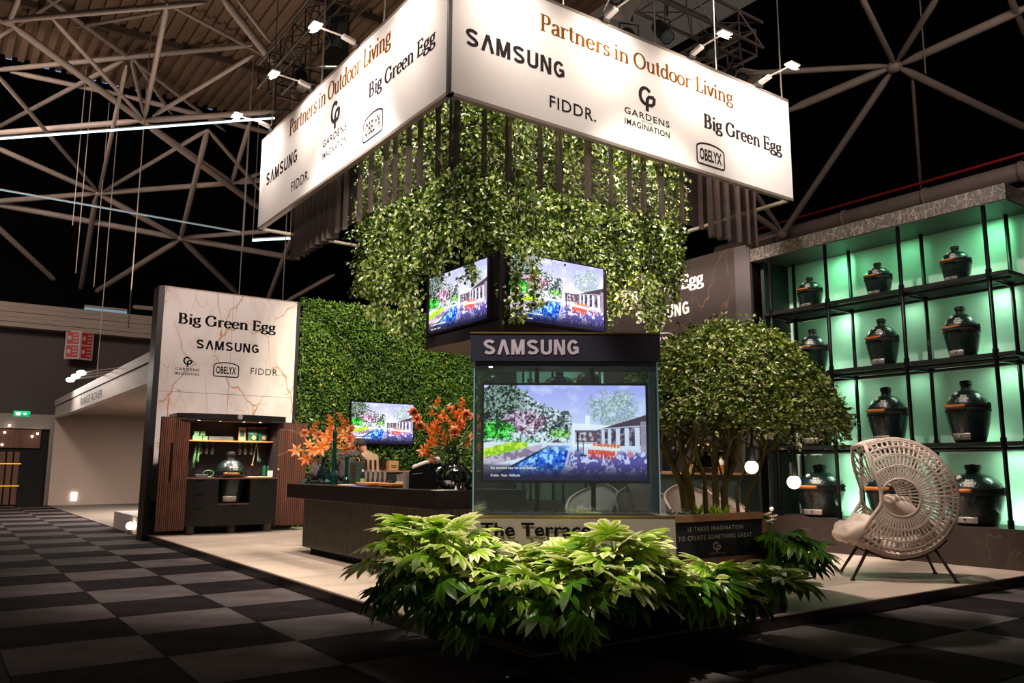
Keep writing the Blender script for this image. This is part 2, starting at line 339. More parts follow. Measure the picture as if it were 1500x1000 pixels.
# right-hand wall girder under its pipe
gx = 16.0
a = onx(1090, 366, gx); b = onx(1500, 252, gx)
bm = MB().box(gx+.25, gx+.7, 3.0, 13.6, a.z-1.2, a.z-.12).box(gx+.15, gx+.3, 3.0, 13.6, a.z-.62, a.z-.5)
struct('trim_2', bm, m_beam)
pz = a.z+.1
t = thing('roof_edge_pipe', 'thick taupe pipe with joint rings running above the green shelving', 'pipe', (gx, 3, pz))
MB().cyl((gx, 3, pz), (gx, 13.4, pz), .17, 20).build('pipe_run', m_tube, t, True)
for y in (4.4, 6.2, 8, 9.8, 11.6):
    MB().cyl((gx, y, pz), (gx, y+.06, pz), .195, 20).build('joint_ring', m_tube, t, True)
m_red = mat('red_cable', 'a0101a', .5)
single('red_cable', MB().tube([(gx-.02, 3, pz+.34), (gx, 8, pz+.32), (gx, 13.2, pz+.33)], .03, 8), m_red, 'thin red cable stretched along the top of the thick taupe pipe', 'cable', (gx, 3, pz), smooth=True)
# doorway in the back wall, dark slatted room behind it
m_lgrey = mat('door_frame_grey', '8d8480', .6)
m_slat = mat('slat_brown', '5a3828', .6, var=.3, vscale=3, stretch=(6, 1, .3))
dz = ony(40, 618, WY).z; dtop = ony(40, 628, WY).z; dr_r = ony(66, 700, WY).x
fr = MB().box(-2, dr_r+.75, WY-.25, WY-.02, dtop, dz+.25); fr.box(dr_r, dr_r+.75, WY-.25, WY-.02, 0, dtop)
door = struct('door_1', fr, m_lgrey)
MB().box(-2, dr_r, WY-.12, WY-.05, 0, dtop).build('dark_opening', mat('opening_black', '050404', .9), door)
MB().box(-2, dr_r-.25, WY-.2, WY-.13, dtop-.62, dtop-.02).build('transom', m_slat, door)
sl = MB()
sx1 = ony(28, 700, WY).x
for k in range(12): sl.box(sx1-(k+1)*.2, sx1-(k+1)*.2+.15, WY-.19, WY-.13, .05, dtop-.75)
sl.build('slat_panel', m_slat, door)
m_gold = mat('led_gold', '806010', .5, emit='ffb020', es=1.0)
for z in (.62, 1.32): MB().box(sx1-2, sx1, WY-.24, WY-.2, z, z+.03).build('led_strip', m_gold, door)
m_pt = mat('small_lamp_white', 'ffffff', .5, emit='ffe8d0', es=14)
for px, py in ((7, 633), (14, 623), (47, 639), (55, 635), (3, 651)):
    p = ony(px, py, WY-.35); single('small_ceiling_lamp', MB().ball(p, .034, 8), m_pt, 'tiny glowing lamp in the slatted doorway, '+{7: 'leftmost upper', 14: 'highest', 47: 'right pair, lower', 55: 'rightmost', 3: 'lowest, below the transom'}[px], 'lamp', p, 'tiny lamps in the far doorway')
# emergency sign, safety placard
m_grn = mat('exit_green', '10a060', .5, emit='12b878', es=1.2); m_wem = mat('sign_white_glow', 'ffffff', .5, emit='ffffff', es=1.5)
c = ony(32, 606, WY-.2); t = thing('exit_sign', 'small glowing green emergency exit sign above the far left doorway', 'sign', c)
MB().box(c.x-.23, c.x+.23, c.y-.05, c.y+.05, c.z-.09, c.z+.09).build('sign_body', m_grn, t)
M = frame((c.x, c.y-.055, c.z), (1, 0, 0), (0, -1, 0)); q = MB()
q.add([M@Vector(v) for v in ((-.17, -.05, .004), (-.04, -.05, .004), (-.04, .05, .004), (-.17, .05, .004))], [(0, 1, 2, 3)])
strokes(q, [[(0, .5), (.5, .5)], [(.3, .2), (.6, .5), (.3, .8)]], M, .02, -.06, .18, .12, .2, .2)
q.build('pictogram', m_wem, t)
m_rd = mat('placard_red', '9c1420', .5, emit='9c1420', es=.1); m_wh = mat('placard_white', 'a89c98', .5)
c = ony(116, 506, 30.46); t = thing('safety_placard', 'hanging folded red and white fire safety placard on the dark back wall', 'sign', c)
for sd in (-1, 1):
    A = Vector((c.x, c.y-.18, c.z)); B = Vector((c.x+sd*.42, c.y, c.z)); n = Vector((-(B-A).y*sd, 0, 0))
    xd = (B-A).normalized()*sd; nn = Vector((0, 0, 1)).cross(xd)*-1; M = frame(A, xd, nn); x0 = 0 if sd > 0 else -.46
    q = MB(); q.prism([(x0, -.48), (x0+.46, -.48), (x0+.46, .48), (x0, .48)], M, -.02); q.build('placard_panel', m_wh, t)
    q = MB()
    for yy in (-.42, .03):
        q.prism([(x0+.05, yy), (x0+.41, yy), (x0+.41, yy+.4), (x0+.05, yy+.4)], M, .004)
    q.build('red_field', m_rd, t)
    q = MB()
    for yy in (-.42, .03):
        q.prism([(x0+.1+.06*math.cos(a_)+.03, yy+.2+.08*math.sin(a_)) for a_ in [k*PI/4 for k in range(8)]], frame(M@Vector((0, 0, .006)), xd, nn), .004)
        for r_ in range(3): q.prism([(x0+.24, yy+.06+r_*.11), (x0+.38, yy+.08+r_*.11), (x0+.38, yy+.12+r_*.11), (x0+.24, yy+.1+r_*.11)], frame(M@Vector((0, 0, .006)), xd, nn), .004)
    q.build('pictogram', m_wh, t)
MB().cyl((c.x, c.y-.02, c.z+.46), (c.x, c.y-.02, 5.76), .012, 6).build('hanging_wire', m_lgrey, t)
# roof deck: profiled sheet, skylight slits along its far edge
dy = 23.4; dzr = 11.6; dk = MB()
x = -10
while x < 11.3:
    dk.box(x, x+.14, -2, dy, dzr, dzr+.09); dk.box(x+.14, x+.28, -2, dy, dzr+.09, dzr+.13); x += .28
struct('ceiling', dk, m_deck)
m_slit = mat('skylight_slit', 'a0b8ff', .5, emit='88a8ff', es=1.3); q = MB(); x = -2.0
for k in range(52):
    if random.random() < .4: continue
    q.box(x+k*.28+.15, x+k*.28+.27, dy, dy+.03, dzr+.0, dzr+.08)
sk = q.build('window_1', m_slit); sk['kind'] = 'structure'
q = MB()      # purlins under the sheet
for y in (12, 16, 20): q.box(-10, 11.3, y, y+.10, dzr-.16, dzr)
struct('ceiling_purlins', q, mat('purlin_brown', '4c3c32', .7))
# space frame of tubes: ends read from the photograph and set at the depth of the roof
def dep(y): return float(np.interp(y, [-60, 0, 30, 178, 282, 350, 440], [12.5, 13.2, 14, 19, 23, 25.5, 29.5]))
SEG = [((-20, 32), (303, 3), 5), ((14, 34), (210, 178), 5.5), ((210, 178), (385, 308), 5), ((-15, 196), (206, 177), 4.5), ((206, 177), (404, 163), 4.5), ((75, 25), (208, 172), 3.5), ((245, 5), (212, 172), 4), ((372, 80), (224, 170), 3.5),
 ((-15, 212), (143, 282), 4), ((-5, 108), (143, 280), 3), ((-20, 296), (143, 283), 4), ((143, 283), (340, 268), 4), ((340, 268), (400, 262), 4), ((143, 283), (265, 350), 4.5), ((304, 190), (265, 348), 4), ((367, 178), (340, 266), 3.5), ((185, 95), (146, 280), 3), ((385, 252), (342, 269), 3),
 ((150, 281), (304, 190), 3), ((141, 286), (115, 443), 3.5), ((-15, 297), (265, 349), 4.5), ((265, 349), (432, 378), 4.5), ((-15, 322), (113, 441), 4), ((-10, 428), (115, 443), 3.5), ((118, 441), (263, 351), 4), ((266, 350), (350, 432), 4), ((266, 348), (402, 338), 3.5), ((426, 350), (392, 440), 3.5), ((418, 442), (490, 402), 3),
 ((212, 178), (340, 266), 3), ((305, 190), (384, 282), 3), ((325, -5), (404, 96), 6.5), ((345, -5), (396, 62), 3.5), ((30, -10), (12, 34), 4.5), ((-10, 26), (14, 34), 5),
 ((115, 443), (440, 470), 3.5)]
SEG_HI = [((-10, 103), (372, 66), 4), ((-10, 190), (182, 88), 3.5), ((65, -5), (192, 86), 4), ((192, 86), (212, 172), 3), ((196, 84), (252, 168), 3), ((192, 86), (330, 192), 3), ((15, 105), (182, 140), 4), ((182, 140), (400, 196), 4), ((235, 0), (400, 88), 3), ((110, 40), (235, 18), 3), ((-10, 60), (100, -10), 3)]
SEG_R = [((1258, -12), (1311, 95), 4.5), ((1378, -12), (1313, 92), 5), ((1515, 6), (1318, 95), 7), ((1477, -10), (1506, 58), 5), ((1090, 108), (1308, 96), 4.5), ((1150, 164), (1306, 98), 6.5), ((1140, 352), (1309, 100), 5), ((1315, 98), (1512, 192), 6), ((1336, 106), (1349, 280), 2.4), ((1096, 268), (1146, 340), 3.5), ((1090, 305), (1146, 342), 4.5), ((1146, 342), (1088, 358), 3.5)]
ng = 'tubes of the hall space frame'
ntube = 0
TUBE_LABELS = {}
def seg_label(p, q, side):
    ang = abs(math.degrees(math.atan2(q[1]-p[1], q[0]-p[0]))); ang = min(ang, 180-ang)
    ori = 'level' if ang < 17 else 'sloping' if ang < 60 else 'steep'
    return ori
for lst, off, side in ((SEG, 0, 'left'), (SEG_HI, 3.2, 'upper left'), (SEG_R, -4.0, 'right')):
    for (p, q_, r) in lst:
        D1 = dep(p[1])+off; D2 = dep(q_[1])+off
        if side == 'right': D1 = float(np.interp(p[1], [-12, 95, 350], [12, 14.5, 18.5])); D2 = float(np.interp(q_[1], [-12, 95, 350], [12, 14.5, 18.5]))
        A = ond(p[0], p[1], D1); B = ond(q_[0], q_[1], D2); rad = r*(D1+D2)/2/1202*1.0; d = (B-A).normalized()
        # tapered end sleeves, as on the nodes of the frame
        pts = [A, A+d*.12, A+d*.35, B-d*.35, B-d*.12, B]; rs = [rad*.5, rad*.6, rad, rad, rad*.6, rad*.5]
        mx, my = (p[0]+q_[0])/2, (p[1]+q_[1])/2
        hor = 'far left' if mx < 110 else 'left' if mx < 240 else 'left of the banner' if mx < 420 else 'right of the banner' if mx < 1180 else 'right corner'
        ver = 'top' if my < 70 else 'upper' if my < 210 else 'middle height' if my < 330 else 'just above the wall'
        lab = '%s %s taupe roof tube, %s, %s' % ('thick' if r >= 4.5 else 'slim', seg_label(p, q_, side), hor, ver)
        k = TUBE_LABELS.get(lab, 0); TUBE_LABELS[lab] = k+1
        if k: lab += [', second', ', third', ', fourth', ', fifth', ', sixth'][min(k-1, 4)]
        single('roof_tube', MB().tube(pts, rs, 12), m_tube, lab, 'tube', A, ng, smooth=True); ntube += 1
NODES = [(12, 34, 5), (210, 177, 6), (143, 283, 5), (340, 268, 5), (265, 349, 5), (115, 443, 5)]
for i, (x, y, r) in enumerate(NODES):
    D = dep(y); c = ond(x, y, D); R = r*D/1202*1.15
    single('frame_node', MB().ball(c, R, 12, (1, 1, .8)), m_tube, 'rounded steel node joining roof tubes, ' + ['at the top left corner', 'the one just below the roof sheet', 'the leftmost in the dark roof space', 'nearest the white banner', 'the low one over the grey wall beam', 'resting on the grey wall beam'][i], 'node', c, 'nodes of the hall space frame', smooth=True)
c = ond(1310, 98, 14.5); q = MB().ball(c, .11, 14, (1.3, 1.3, 1)); single('frame_node', q, m_tube, 'star shaped steel node where eight tubes meet in the right corner', 'node', c, 'nodes of the hall space frame', smooth=True)
c = ond(1146, 342, 18.3); single('frame_node', MB().ball(c, .12, 12), m_tube, 'steel node above the marble cornice beside the banner corner', 'node', c, 'nodes of the hall space frame', smooth=True)
# LED tube lights on the roof
m_led = mat('led_tube_cool', 'c8fbff', .4, emit='c4f4ff', es=3.0); m_led2 = mat('led_tube_dim', '90b0c0', .4, emit='8fc0d8', es=.28)
for (p, q_, D1, D2, r, mm, lab) in (((-12, 204), (402, 173), 15.5, 18.5, .022, m_led, 'long bright cyan LED tube slung across the roof frame at left'), ((-12, 276), (352, 340), 22, 24, .018, m_led2, 'dim bluish LED tube lower down among the left roof tubes'), ((370, 352), (425, 349), 22, 22, .03, m_led, 'short bright LED tube left of the hanging dark curtain'), ((124, 446), (186, 454), 26.9, 26.9, .06, m_led2, 'pale LED tube lying on the grey wall beam')):
    A = ond(p[0], p[1], D1); B = ond(q_[0], q_[1], D2)
    if lab.startswith('pale'): A = ony(p[0], p[1], 30.6); B = ony(q_[0], q_[1], 30.6); A.z = B.z = 6.575
    t = thing('led_tube_light', lab, 'light', A); MB().tube([A, B], r, 8).build('lit_tube', mm, t); MB().bar(A+Vector((0, 0, r*1.6)), B+Vector((0, 0, r*1.6)), r*1.6, r).build('tube_housing', m_tube, t)
    if lab.startswith('short'): [MB().tube([p_, (p_.x, p_.y, 11.6)], .01, 5).build('hanging_wire', m_tube, t) for p_ in (A, B)]
# thin suspension wires in the roof space
m_wire = mat('wire_grey', '8a8078', .5)
for k, (x, y0, y1, D) in enumerate(((133, 150, 400, 20), (118, 200, 330, 20), (156, 200, 420, 22), (210, 195, 480, 17), (361, 268, 360, 19), (355, 350, 436, 21), (417, 380, 440, 21), (147, 490, 562, 22), (1349, 20, 108, 14))):
    A = ond(x, y0, D); B = Vector((A.x, A.y, ond(x, y1, D).z)); A.z = 11.6
    single('suspension_wire', MB().tube([A, B], .012, 5), m_wire, 'thin vertical suspension wire, ' + ['left of the second roof node', 'short one at the far left', 'beside the steep left tube', 'longest, crossing the grey wall beam', 'left of the banner', 'over the marble panel', 'beside the hanging curtain', 'above the booth lamps', 'over the right roof node'][k], 'wire', A, 'suspension wires of the hall')
# neighbouring booth on the left
m_tan = mat('booth_tan', 'a8968a', .85); m_fas = mat('booth_fascia', 'b4aaa6', .6); m_bfl = mat('booth_carpet', '6a6058', .95, var=.15, vscale=4)
bx = 3.25; y0 = 16.25; y1 = 30.4
t = thing('neighbour_booth', 'plain tan exhibition booth with a grey fascia, left of the marble panel', 'booth', (bx, y1, 0))
MB().box(bx-.02, bx+.16, y0, y1, 2.82, 3.2).build('fascia', m_fas, t)
MB().box(bx-.05, bx+.16, y0, y1, 3.215, 3.4).build('fascia_cap', m_fas, t)
MB().box(bx, 9, y1-.02, y1+.1, 0, 3.2).build('back_wall', m_tan, t)
MB().box(bx+.1, 9, y0, y1, 2.95, 3.0).build('ceiling_panel', m_tan, t)
MB().box(bx, 9, y0, y1, 0, .015).build('booth_carpet', m_bfl, t)
q = MB(); M = frame((bx-.021, 0, 0), (0, -1, 0), (-1, 0, 0)); x_, y_, w_, h_ = wallbox('x', bx-.02, M, (118, 591), (145, 578), (119, 584))
text(q, 'RANGE ROVER', M, x_, 2.9, w_*1.15, .2, .005, 1.1); q.build('lettering', mat('ink_black', '0c0b0b', .7, spec=.1), t)
MB().box(bx+.02, bx+1.6, 16.6, 19.0, 0, .34).build('plinth_step', m_fas, t, bevel=.01)
p = ony(108, 727, y1-.05); MB().box(p.x-.09, p.x+.09, p.y-.04, p.y, p.z-.14, p.z+.14).build('wall_light', mat('sign_white_glow2', 'ffffff', .5, emit='fff0e0', es=3), t)
for k, (x, y) in enumerate(((107, 556), (115, 551), (123, 546))):
    h = onx(x-4, y+0, bx-.75); base = Vector((bx+.05, h.y-.0, 3.42)); t = thing('booth_arm_lamp', ['leftmost of three arm lamps on the booth fascia', 'middle of three arm lamps on the booth fascia', 'rightmost of three arm lamps on the booth fascia'][k], 'lamp', base, 'arm lamps over the neighbouring booth')
    MB().tube([base, h], .02, 6).build('arm', m_lgrey, t); MB().ball(h, .16, 10, (.6, 1, .35)).build('lamp_head', m_pt, t, True)
lamp('booth_fascia_light', 'AREA', (bx-1.0, onx(115, 551, bx).y, 3.9), (bx, onx(125, 590, bx).y, 3.1), 60, (1, .93, .85), .5)
lamp('booth_inner_light', 'AREA', (6, 23, 2.9), (6, 23, 0), 800, (1, .86, .76), 3.5)
t = thing('floor_uplight', 'small glowing uplight on the white step of the tan booth', 'lamp', (3.2, 16.9, 0)); MB().ball((3.2, 16.9, .16), .075, 10).build('glow_head', m_pt, t, True); MB().cyl((3.2, 16.9, 0), (3.2, 16.9, .1), .05, 10).build('base', m_lgrey, t)
# ================================================================ STAND: platform, walls
m_plat = mat('platform_tile_sand', 'b9a596', .45, var=.10, vscale=1.3, stretch=(1, 3, 1)); m_skirt = mat('platform_skirt', '2a1d1b', .35, var=.2)
pl = struct('floor_platform', MB().box(3.21, 11.3, 4.28, 15.9, 0, P-.012), mat('joint_brown', '6b5a4c', .8))
tx = [3.2+.022, 4.05, 5.72, 7.40, 9.07, 10.5]; ty = [4.27+.022]+[5.05+1.2*k for k in range(9)]+[15.9]
pk = 0
for i in range(5):
    for j in range(10):
        MB().box(tx[i]+.0015, tx[i+1]-.0015, ty[j]+.0015, ty[j+1]-.0015, P-.014, P+(0 if (i+j) % 2 else .0006)).build('floor_tile', m_plat, pl)
sk = MB().box(3.19, 3.222, 4.26, 15.34, 0, P+.004).box(3.19, 11.3, 4.26, 4.292, 0, P+.004); sk.build('edge_skirting', m_skirt, pl)
m_alu = mat('edge_trim_alu', 'b09a88', .35, metal=.6); MB().box(3.186, 3.2, 4.258, 15.34, P-.004, P+.007).box(3.19, 11.3, 4.256, 4.27, P-.004, P+.007).build('edge_trim', m_alu, pl)
for y in (5.9, 7.35, 8.8, 10.25, 11.7, 13.15, 14.6): MB().box(3.187, 3.192, y, y+.006, .004, P-.004).build('skirting_joint', m_td, pl)
# marble material
def marble(name, base, vein, vein2, scale=1.0, rough=.25, vw=.02, emit=0):
    M = bpy.data.materials.new(name); M.use_nodes = True; nt = M.node_tree; b = nt.nodes['Principled BSDF']; N = nt.nodes.new; L = nt.links.new
    b.inputs['Roughness'].default_value = rough
    tc = N('ShaderNodeTexCoord'); mp = N('ShaderNodeMapping'); L(tc.outputs['Object'], mp.inputs[0]); mp.inputs['Scale'].default_value = (scale, scale, scale*.55); mp.inputs['Rotation'].default_value = (0, .25, 0)
    n0 = N('ShaderNodeTexNoise'); n0.inputs['Scale'].default_value = 2.2; n0.inputs['Detail'].default_value = 6; L(mp.outputs[0], n0.inputs[0])
    ad = N('ShaderNodeMixRGB'); ad.blend_type = 'LINEAR_LIGHT'; ad.inputs[0].default_value = .22; L(mp.outputs[0], ad.inputs[1]); L(n0.outputs['Color'], ad.inputs[2])
    vo = N('ShaderNodeTexVoronoi'); vo.feature = 'DISTANCE_TO_EDGE'; vo.inputs['Scale'].default_value = 1.25; L(ad.outputs[0], vo.inputs[0])
    r = N('ShaderNodeValToRGB'); L(vo.outputs[0], r.inputs[0]); e = r.color_ramp.elements; e[0].position = 0; e[0].color = (1, 1, 1, 1); e[1].position = vw; e[1].color = (0, 0, 0, 1)
    n1 = N('ShaderNodeTexNoise'); n1.inputs['Scale'].default_value = 1.6; n1.inputs['Detail'].default_value = 2; L(mp.outputs[0], n1.inputs[0])
    r1 = N('ShaderNodeValToRGB'); L(n1.outputs[0], r1.inputs[0]); r1.color_ramp.elements[0].position = .36; r1.color_ramp.elements[1].position = .56
    mu = N('ShaderNodeMath'); mu.operation = 'MULTIPLY'; L(r.outputs[0], mu.inputs[0]); L(r1.outputs[0], mu.inputs[1])
    n2 = N('ShaderNodeTexNoise'); n2.inputs['Scale'].default_value = 3; n2.inputs['Detail'].default_value = 8; L(mp.outputs[0], n2.inputs[0])
    r2_ = N('ShaderNodeValToRGB'); L(n2.outputs[0], r2_.inputs[0]); r2_.color_ramp.elements[0].color = lin(base); r2_.color_ramp.elements[1].color = lin(vein2); r2_.color_ramp.elements[0].position = .5; r2_.color_ramp.elements[1].position = .8
    vo2 = N('ShaderNodeTexVoronoi'); vo2.feature = 'DISTANCE_TO_EDGE'; vo2.inputs['Scale'].default_value = 2.9; L(ad.outputs[0], vo2.inputs[0])
    rb = N('ShaderNodeValToRGB'); L(vo2.outputs[0], rb.inputs[0]); rb.color_ramp.elements[0].color = (.75, .75, .75, 1); rb.color_ramp.elements[1].position = vw*.7; rb.color_ramp.elements[1].color = (0, 0, 0, 1)
    n3 = N('ShaderNodeTexNoise'); n3.inputs['Scale'].default_value = 2.4; L(mp.outputs[0], n3.inputs[0]); r3 = N('ShaderNodeValToRGB'); L(n3.outputs[0], r3.inputs[0]); r3.color_ramp.elements[0].position = .50; r3.color_ramp.elements[1].position = .62
    m2 = N('ShaderNodeMath'); m2.operation = 'MULTIPLY'; L(rb.outputs[0], m2.inputs[0]); L(r3.outputs[0], m2.inputs[1]); m3 = N('ShaderNodeMath'); m3.operation = 'MAXIMUM'; L(mu.outputs[0], m3.inputs[0]); L(m2.outputs[0], m3.inputs[1]); mu = m3
    mx = N('ShaderNodeMixRGB'); L(mu.outputs[0], mx.inputs[0]); L(r2_.outputs[0], mx.inputs[1]); mx.inputs[2].default_value = lin(vein); L(mx.outputs[0], b.inputs['Base Color'])
    MATS[name] = M; return M
m_mw = marble('marble_white_gold', 'd8cdc8', 'b5773c', 'c9b6ac', 1.15, .16, .022)
m_mw2 = marble('marble_dark_brown', '3f3634', '7e5a40', '4a403d', .9, .3, .008)
m_corn = marble('marble_cornice', '544a45', 'a39a92', '7c706a', 11, .4, .07)
m_plinth = marble('marble_plinth', '3a2e29', '6a5240', '44362f', 2.2, .45, .007)
m_dk = mat('frame_black', '161213', .45); m_ink = mat('ink_black', '0c0b0b', .7, spec=.1); m_inkg = mat('ink_charcoal', '201d1f', .6)
m_ggrey = mat('wall_base_grey', '5e5658', .6)
# left marble panel
MX0, MX1, MY = 3.22, 5.80, 15.63; MZ = ony(240, 419, MY).z
wp = struct('wall_marble', MB().box(MX0, MX1, MY+.02, MY+.14, P, MZ-.01), m_dk)
zs = [.66, 2.62, MZ]; xs = [MX0+.005, (MX0+MX1)/2, MX1-.02]
for i in range(2):
    for j in range(2): MB().box(xs[i]+.003, xs[i+1]-.003, MY, MY+.03, zs[j]+.003, zs[j+1]-.003).build('marble_slab', m_mw, wp)
MB().box(MX0, MX1, MY-.005, MY+.03, P, .655).build('wall_base', m_ggrey, wp)
MB().box(MX1-.02, MX1+.04, MY-.02, MY+.14, P, MZ+.01).build('edge_profile', m_dk, wp)
MB().box(MX0-.01, MX1+.02, MY-.012, MY+.1, MZ-.003, MZ+.012).build('top_profile', m_alu, wp)
struct('trim_3', MB().box(3.10, 3.2, 15.34, 15.77, 0, 4.50), m_dk)
LM = {'q': m_ink}; LP = wp; M = frame((0, MY-.0005, 0), (1, 0, 0), (0, -1, 0)); B = lambda *a: wallbox('y', MY, M, *a)
x_, y_, w_, h_ = B((260.5, 473), (404, 484), (260.5, 457.5)); q = MB(); serif_text(q, 'Big Green Egg', M, x_, y_, w_, h_, .25, .10); q.build('serif_lettering', LM['q'], LP)
x_, y_, w_, h_ = B((286.4, 510), (379, 516.5), (286.4, 496.4)); q = MB(); heavy_text(q, 'SAMSUNG', M, x_, y_, w_, h_); q.build('bold_lettering', LM['q'], LP)
x_, y_, w_, h_ = B((255.5, 548), (291.5, 550), (255.5, 521)); q = MB(); gardens(q, M, x_, y_, w_, h_); q.build('leaf_mark_lettering', LM['q'], LP)
x_, y_, w_, h_ = B((311.2, 551), (350, 552), (311.2, 529)); q = MB(); badge(q, M, x_, y_, w_, h_); q.build('badge_lettering', LM['q'], LP)
x_, y_, w_, h_ = B((367, 548), (409, 549.5), (367, 538.5)); q = MB(); text(q, 'FIDDR.', M, x_, y_, w_, h_, 0, 1.1); q.build('thin_lettering', LM['q'], LP)
# green wall (preserved moss and foliage)
def leaf_cloud(name, m_, pos, nrm, size, parent=None, kind='stuff', tint=None, asp=.5, spread=.8, droop=0, fold=.18, seg=1):
    n = len(pos); pos = np.asarray(pos, float); nrm = np.asarray(nrm, float); sz = np.asarray(size, float)*np.ones(n)
    nn = nrm+RNG.normal(0, spread, (n, 3)); nn /= np.linalg.norm(nn, axis=1)[:, None]+1e-9
    t = RNG.normal(0, 1, (n, 3)); t[:, 2] -= droop; t -= nn*np.sum(t*nn, 1)[:, None]; t /= np.linalg.norm(t, axis=1)[:, None]+1e-9
    s = np.cross(nn, t); L_ = sz[:, None]
    v = np.stack([pos, pos+t*L_*.5+s*L_*asp*.5+nn*L_*fold, pos+t*L_, pos+t*L_*.5-s*L_*asp*.5+nn*L_*fold], 1).reshape(-1, 3)
    if parent is not None: v = v-np.array(wloc(parent))
    i = np.arange(n)[:, None]*4; f = np.concatenate([i+[0, 1, 2], i+[0, 2, 3]], 1).reshape(-1)
    me = bpy.data.meshes.new(name); me.vertices.add(len(v)); me.vertices.foreach_set('co', v.reshape(-1)); me.loops.add(len(f)); me.loops.foreach_set('vertex_index', f.astype(np.int32))
    me.polygons.add(2*n); me.polygons.foreach_set('loop_start', np.arange(0, 6*n, 3, dtype=np.int32)); me.polygons.foreach_set('loop_total', np.full(2*n, 3, dtype=np.int32))
    me.update(calc_edges=True)
    tt = RNG.random(n) if tint is None else np.asarray(tint); at = me.attributes.new('tint', 'FLOAT', 'POINT'); at.data.foreach_set('value', np.repeat(tt, 4).astype(np.float32))
    me.materials.append(m_); o = bpy.data.objects.new(name, me); COL.objects.link(o); o.parent = parent
    if kind: o['kind'] = kind
    return o
def leafmat(name, cols, rough=.45, transl=.25, coat=0):
    M = mat(name, '406020', rough, attr=cols); b = M.node_tree.nodes['Principled BSDF']; b.inputs['Coat Weight'].default_value = coat
    if transl:
        nt = M.node_tree; N = nt.nodes.new; L = nt.links.new; tr = N('ShaderNodeBsdfTranslucent'); ad = N('ShaderNodeMixShader'); ad.inputs[0].default_value = transl
        L(b.inputs['Base Color'].links[0].from_socket, tr.inputs[0]); out = nt.nodes['Material Output']; L(b.outputs[0], ad.inputs[1]); L(tr.outputs[0], ad.inputs[2]); L(ad.outputs[0], out.inputs[0])
    return M
GY = 15.8; GX0, GX1, GZ = 5.9, 11.25, 4.62
m_gw = leafmat('green_wall_leaf', ['14230a', '31500e', '54761a', '7a9826', 'c4b030'], .5, .15)
gw = struct('wall_green', MB().box(GX0, GX1, GY, GY+.15, P, GZ), mat('green_wall_back', '0c1408', .9))
n = 42000; gx_ = RNG.uniform(GX0, GX1, n); gz_ = RNG.uniform(P, GZ+.06, n)
bumpy = .05*np.sin(gx_*5.1+2*np.sin(gz_*3))*np.sin(gz_*4.3+gx_)+.03
patch = np.clip(.5+.35*np.sin(gx_*2.3+1.5*np.sin(gz_*1.7))*np.sin(gz_*2.1+.7), 0, 1)
tt = np.clip(.15+.5*RNG.random(n)*(.4+patch)+(RNG.random(n) > .985)*.6, 0, 1)
leaf_cloud('wall_foliage', m_gw, np.stack([gx_, GY-.02-RNG.random(n)*.06-np.abs(bumpy), gz_], 1), np.tile([0, -1, .25], (n, 1)), RNG.uniform(.045, .10, n), gw, tint=tt, asp=.45, spread=.7)
# back-right wall line: dark marble with two green-lit shelf bays
WX = 11.25
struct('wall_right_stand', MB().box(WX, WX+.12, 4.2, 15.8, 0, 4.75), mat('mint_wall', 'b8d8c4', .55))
wm = struct('wall_dark_marble', MB().box(10.50, WX, 8.15, 11.68, P, 4.84), m_dk)
zs = [.1, 1.7, 3.3, 4.86]; ys = [8.43, 9.51, 10.6, 11.67]
for i in range(3):
    for j in range(3): MB().box(10.46, 10.5, ys[i]+.002, ys[i+1]-.002, zs[j]+.002, zs[j+1]-.002).build('marble_slab', m_mw2, wm)
MB().box(10.44, 10.5, 8.12, 8.42, P, 4.84).build('pilaster', mat('pilaster_grey', '4a4242', .6), wm)
MB().box(10.45, 10.47, 8.40, 8.43, P, 4.86).build('joint_strip', m_dk, wm)
m_wink = mat('letter_white', 'e6dcd8', .5, emit='fff0ea', es=.12)  # slight glow put in for the spot's light on the letters
LM = {'q': m_wink}; LP = wm; M = frame((10.458, 0, 0), (0, -1, 0), (-1, 0, 0)); B = lambda *a: wallbox('x', 10.46, M, *a)
x_, y_, w_, h_ = B((910, 444), (1031, 414), (910, 426)); q = MB(); serif_text(q, 'Big Green Egg', M, x_, y_, w_, h_, .25, .11); q.build('serif_lettering', LM['q'], LP)
x_, y_, w_, h_ = B((931, 475), (1010, 461), (931, 457)); q = MB(); heavy_text(q, 'SAMSUNG', M, x_, y_, w_, h_); q.build('bold_lettering', LM['q'], LP)
x_, y_, w_, h_ = B((948, 513), (987, 507), (948, 491)); q = MB(); badge(q, M, x_, y_, w_, h_); q.build('badge_lettering', LM['q'], LP)
x_, y_, w_, h_ = B((1003, 500), (1040, 495), (1003, 486)); q = MB(); text(q, 'FIDDR.', M, x_, y_, w_, h_, .005, 1.1); q.build('thin_lettering', LM['q'], LP)
x_, y_, w_, h_ = B((893, 520), (928, 515), (893, 490)); q = MB(); gardens(q, M, x_, y_, w_, h_); q.build('leaf_mark_lettering', LM['q'], LP)
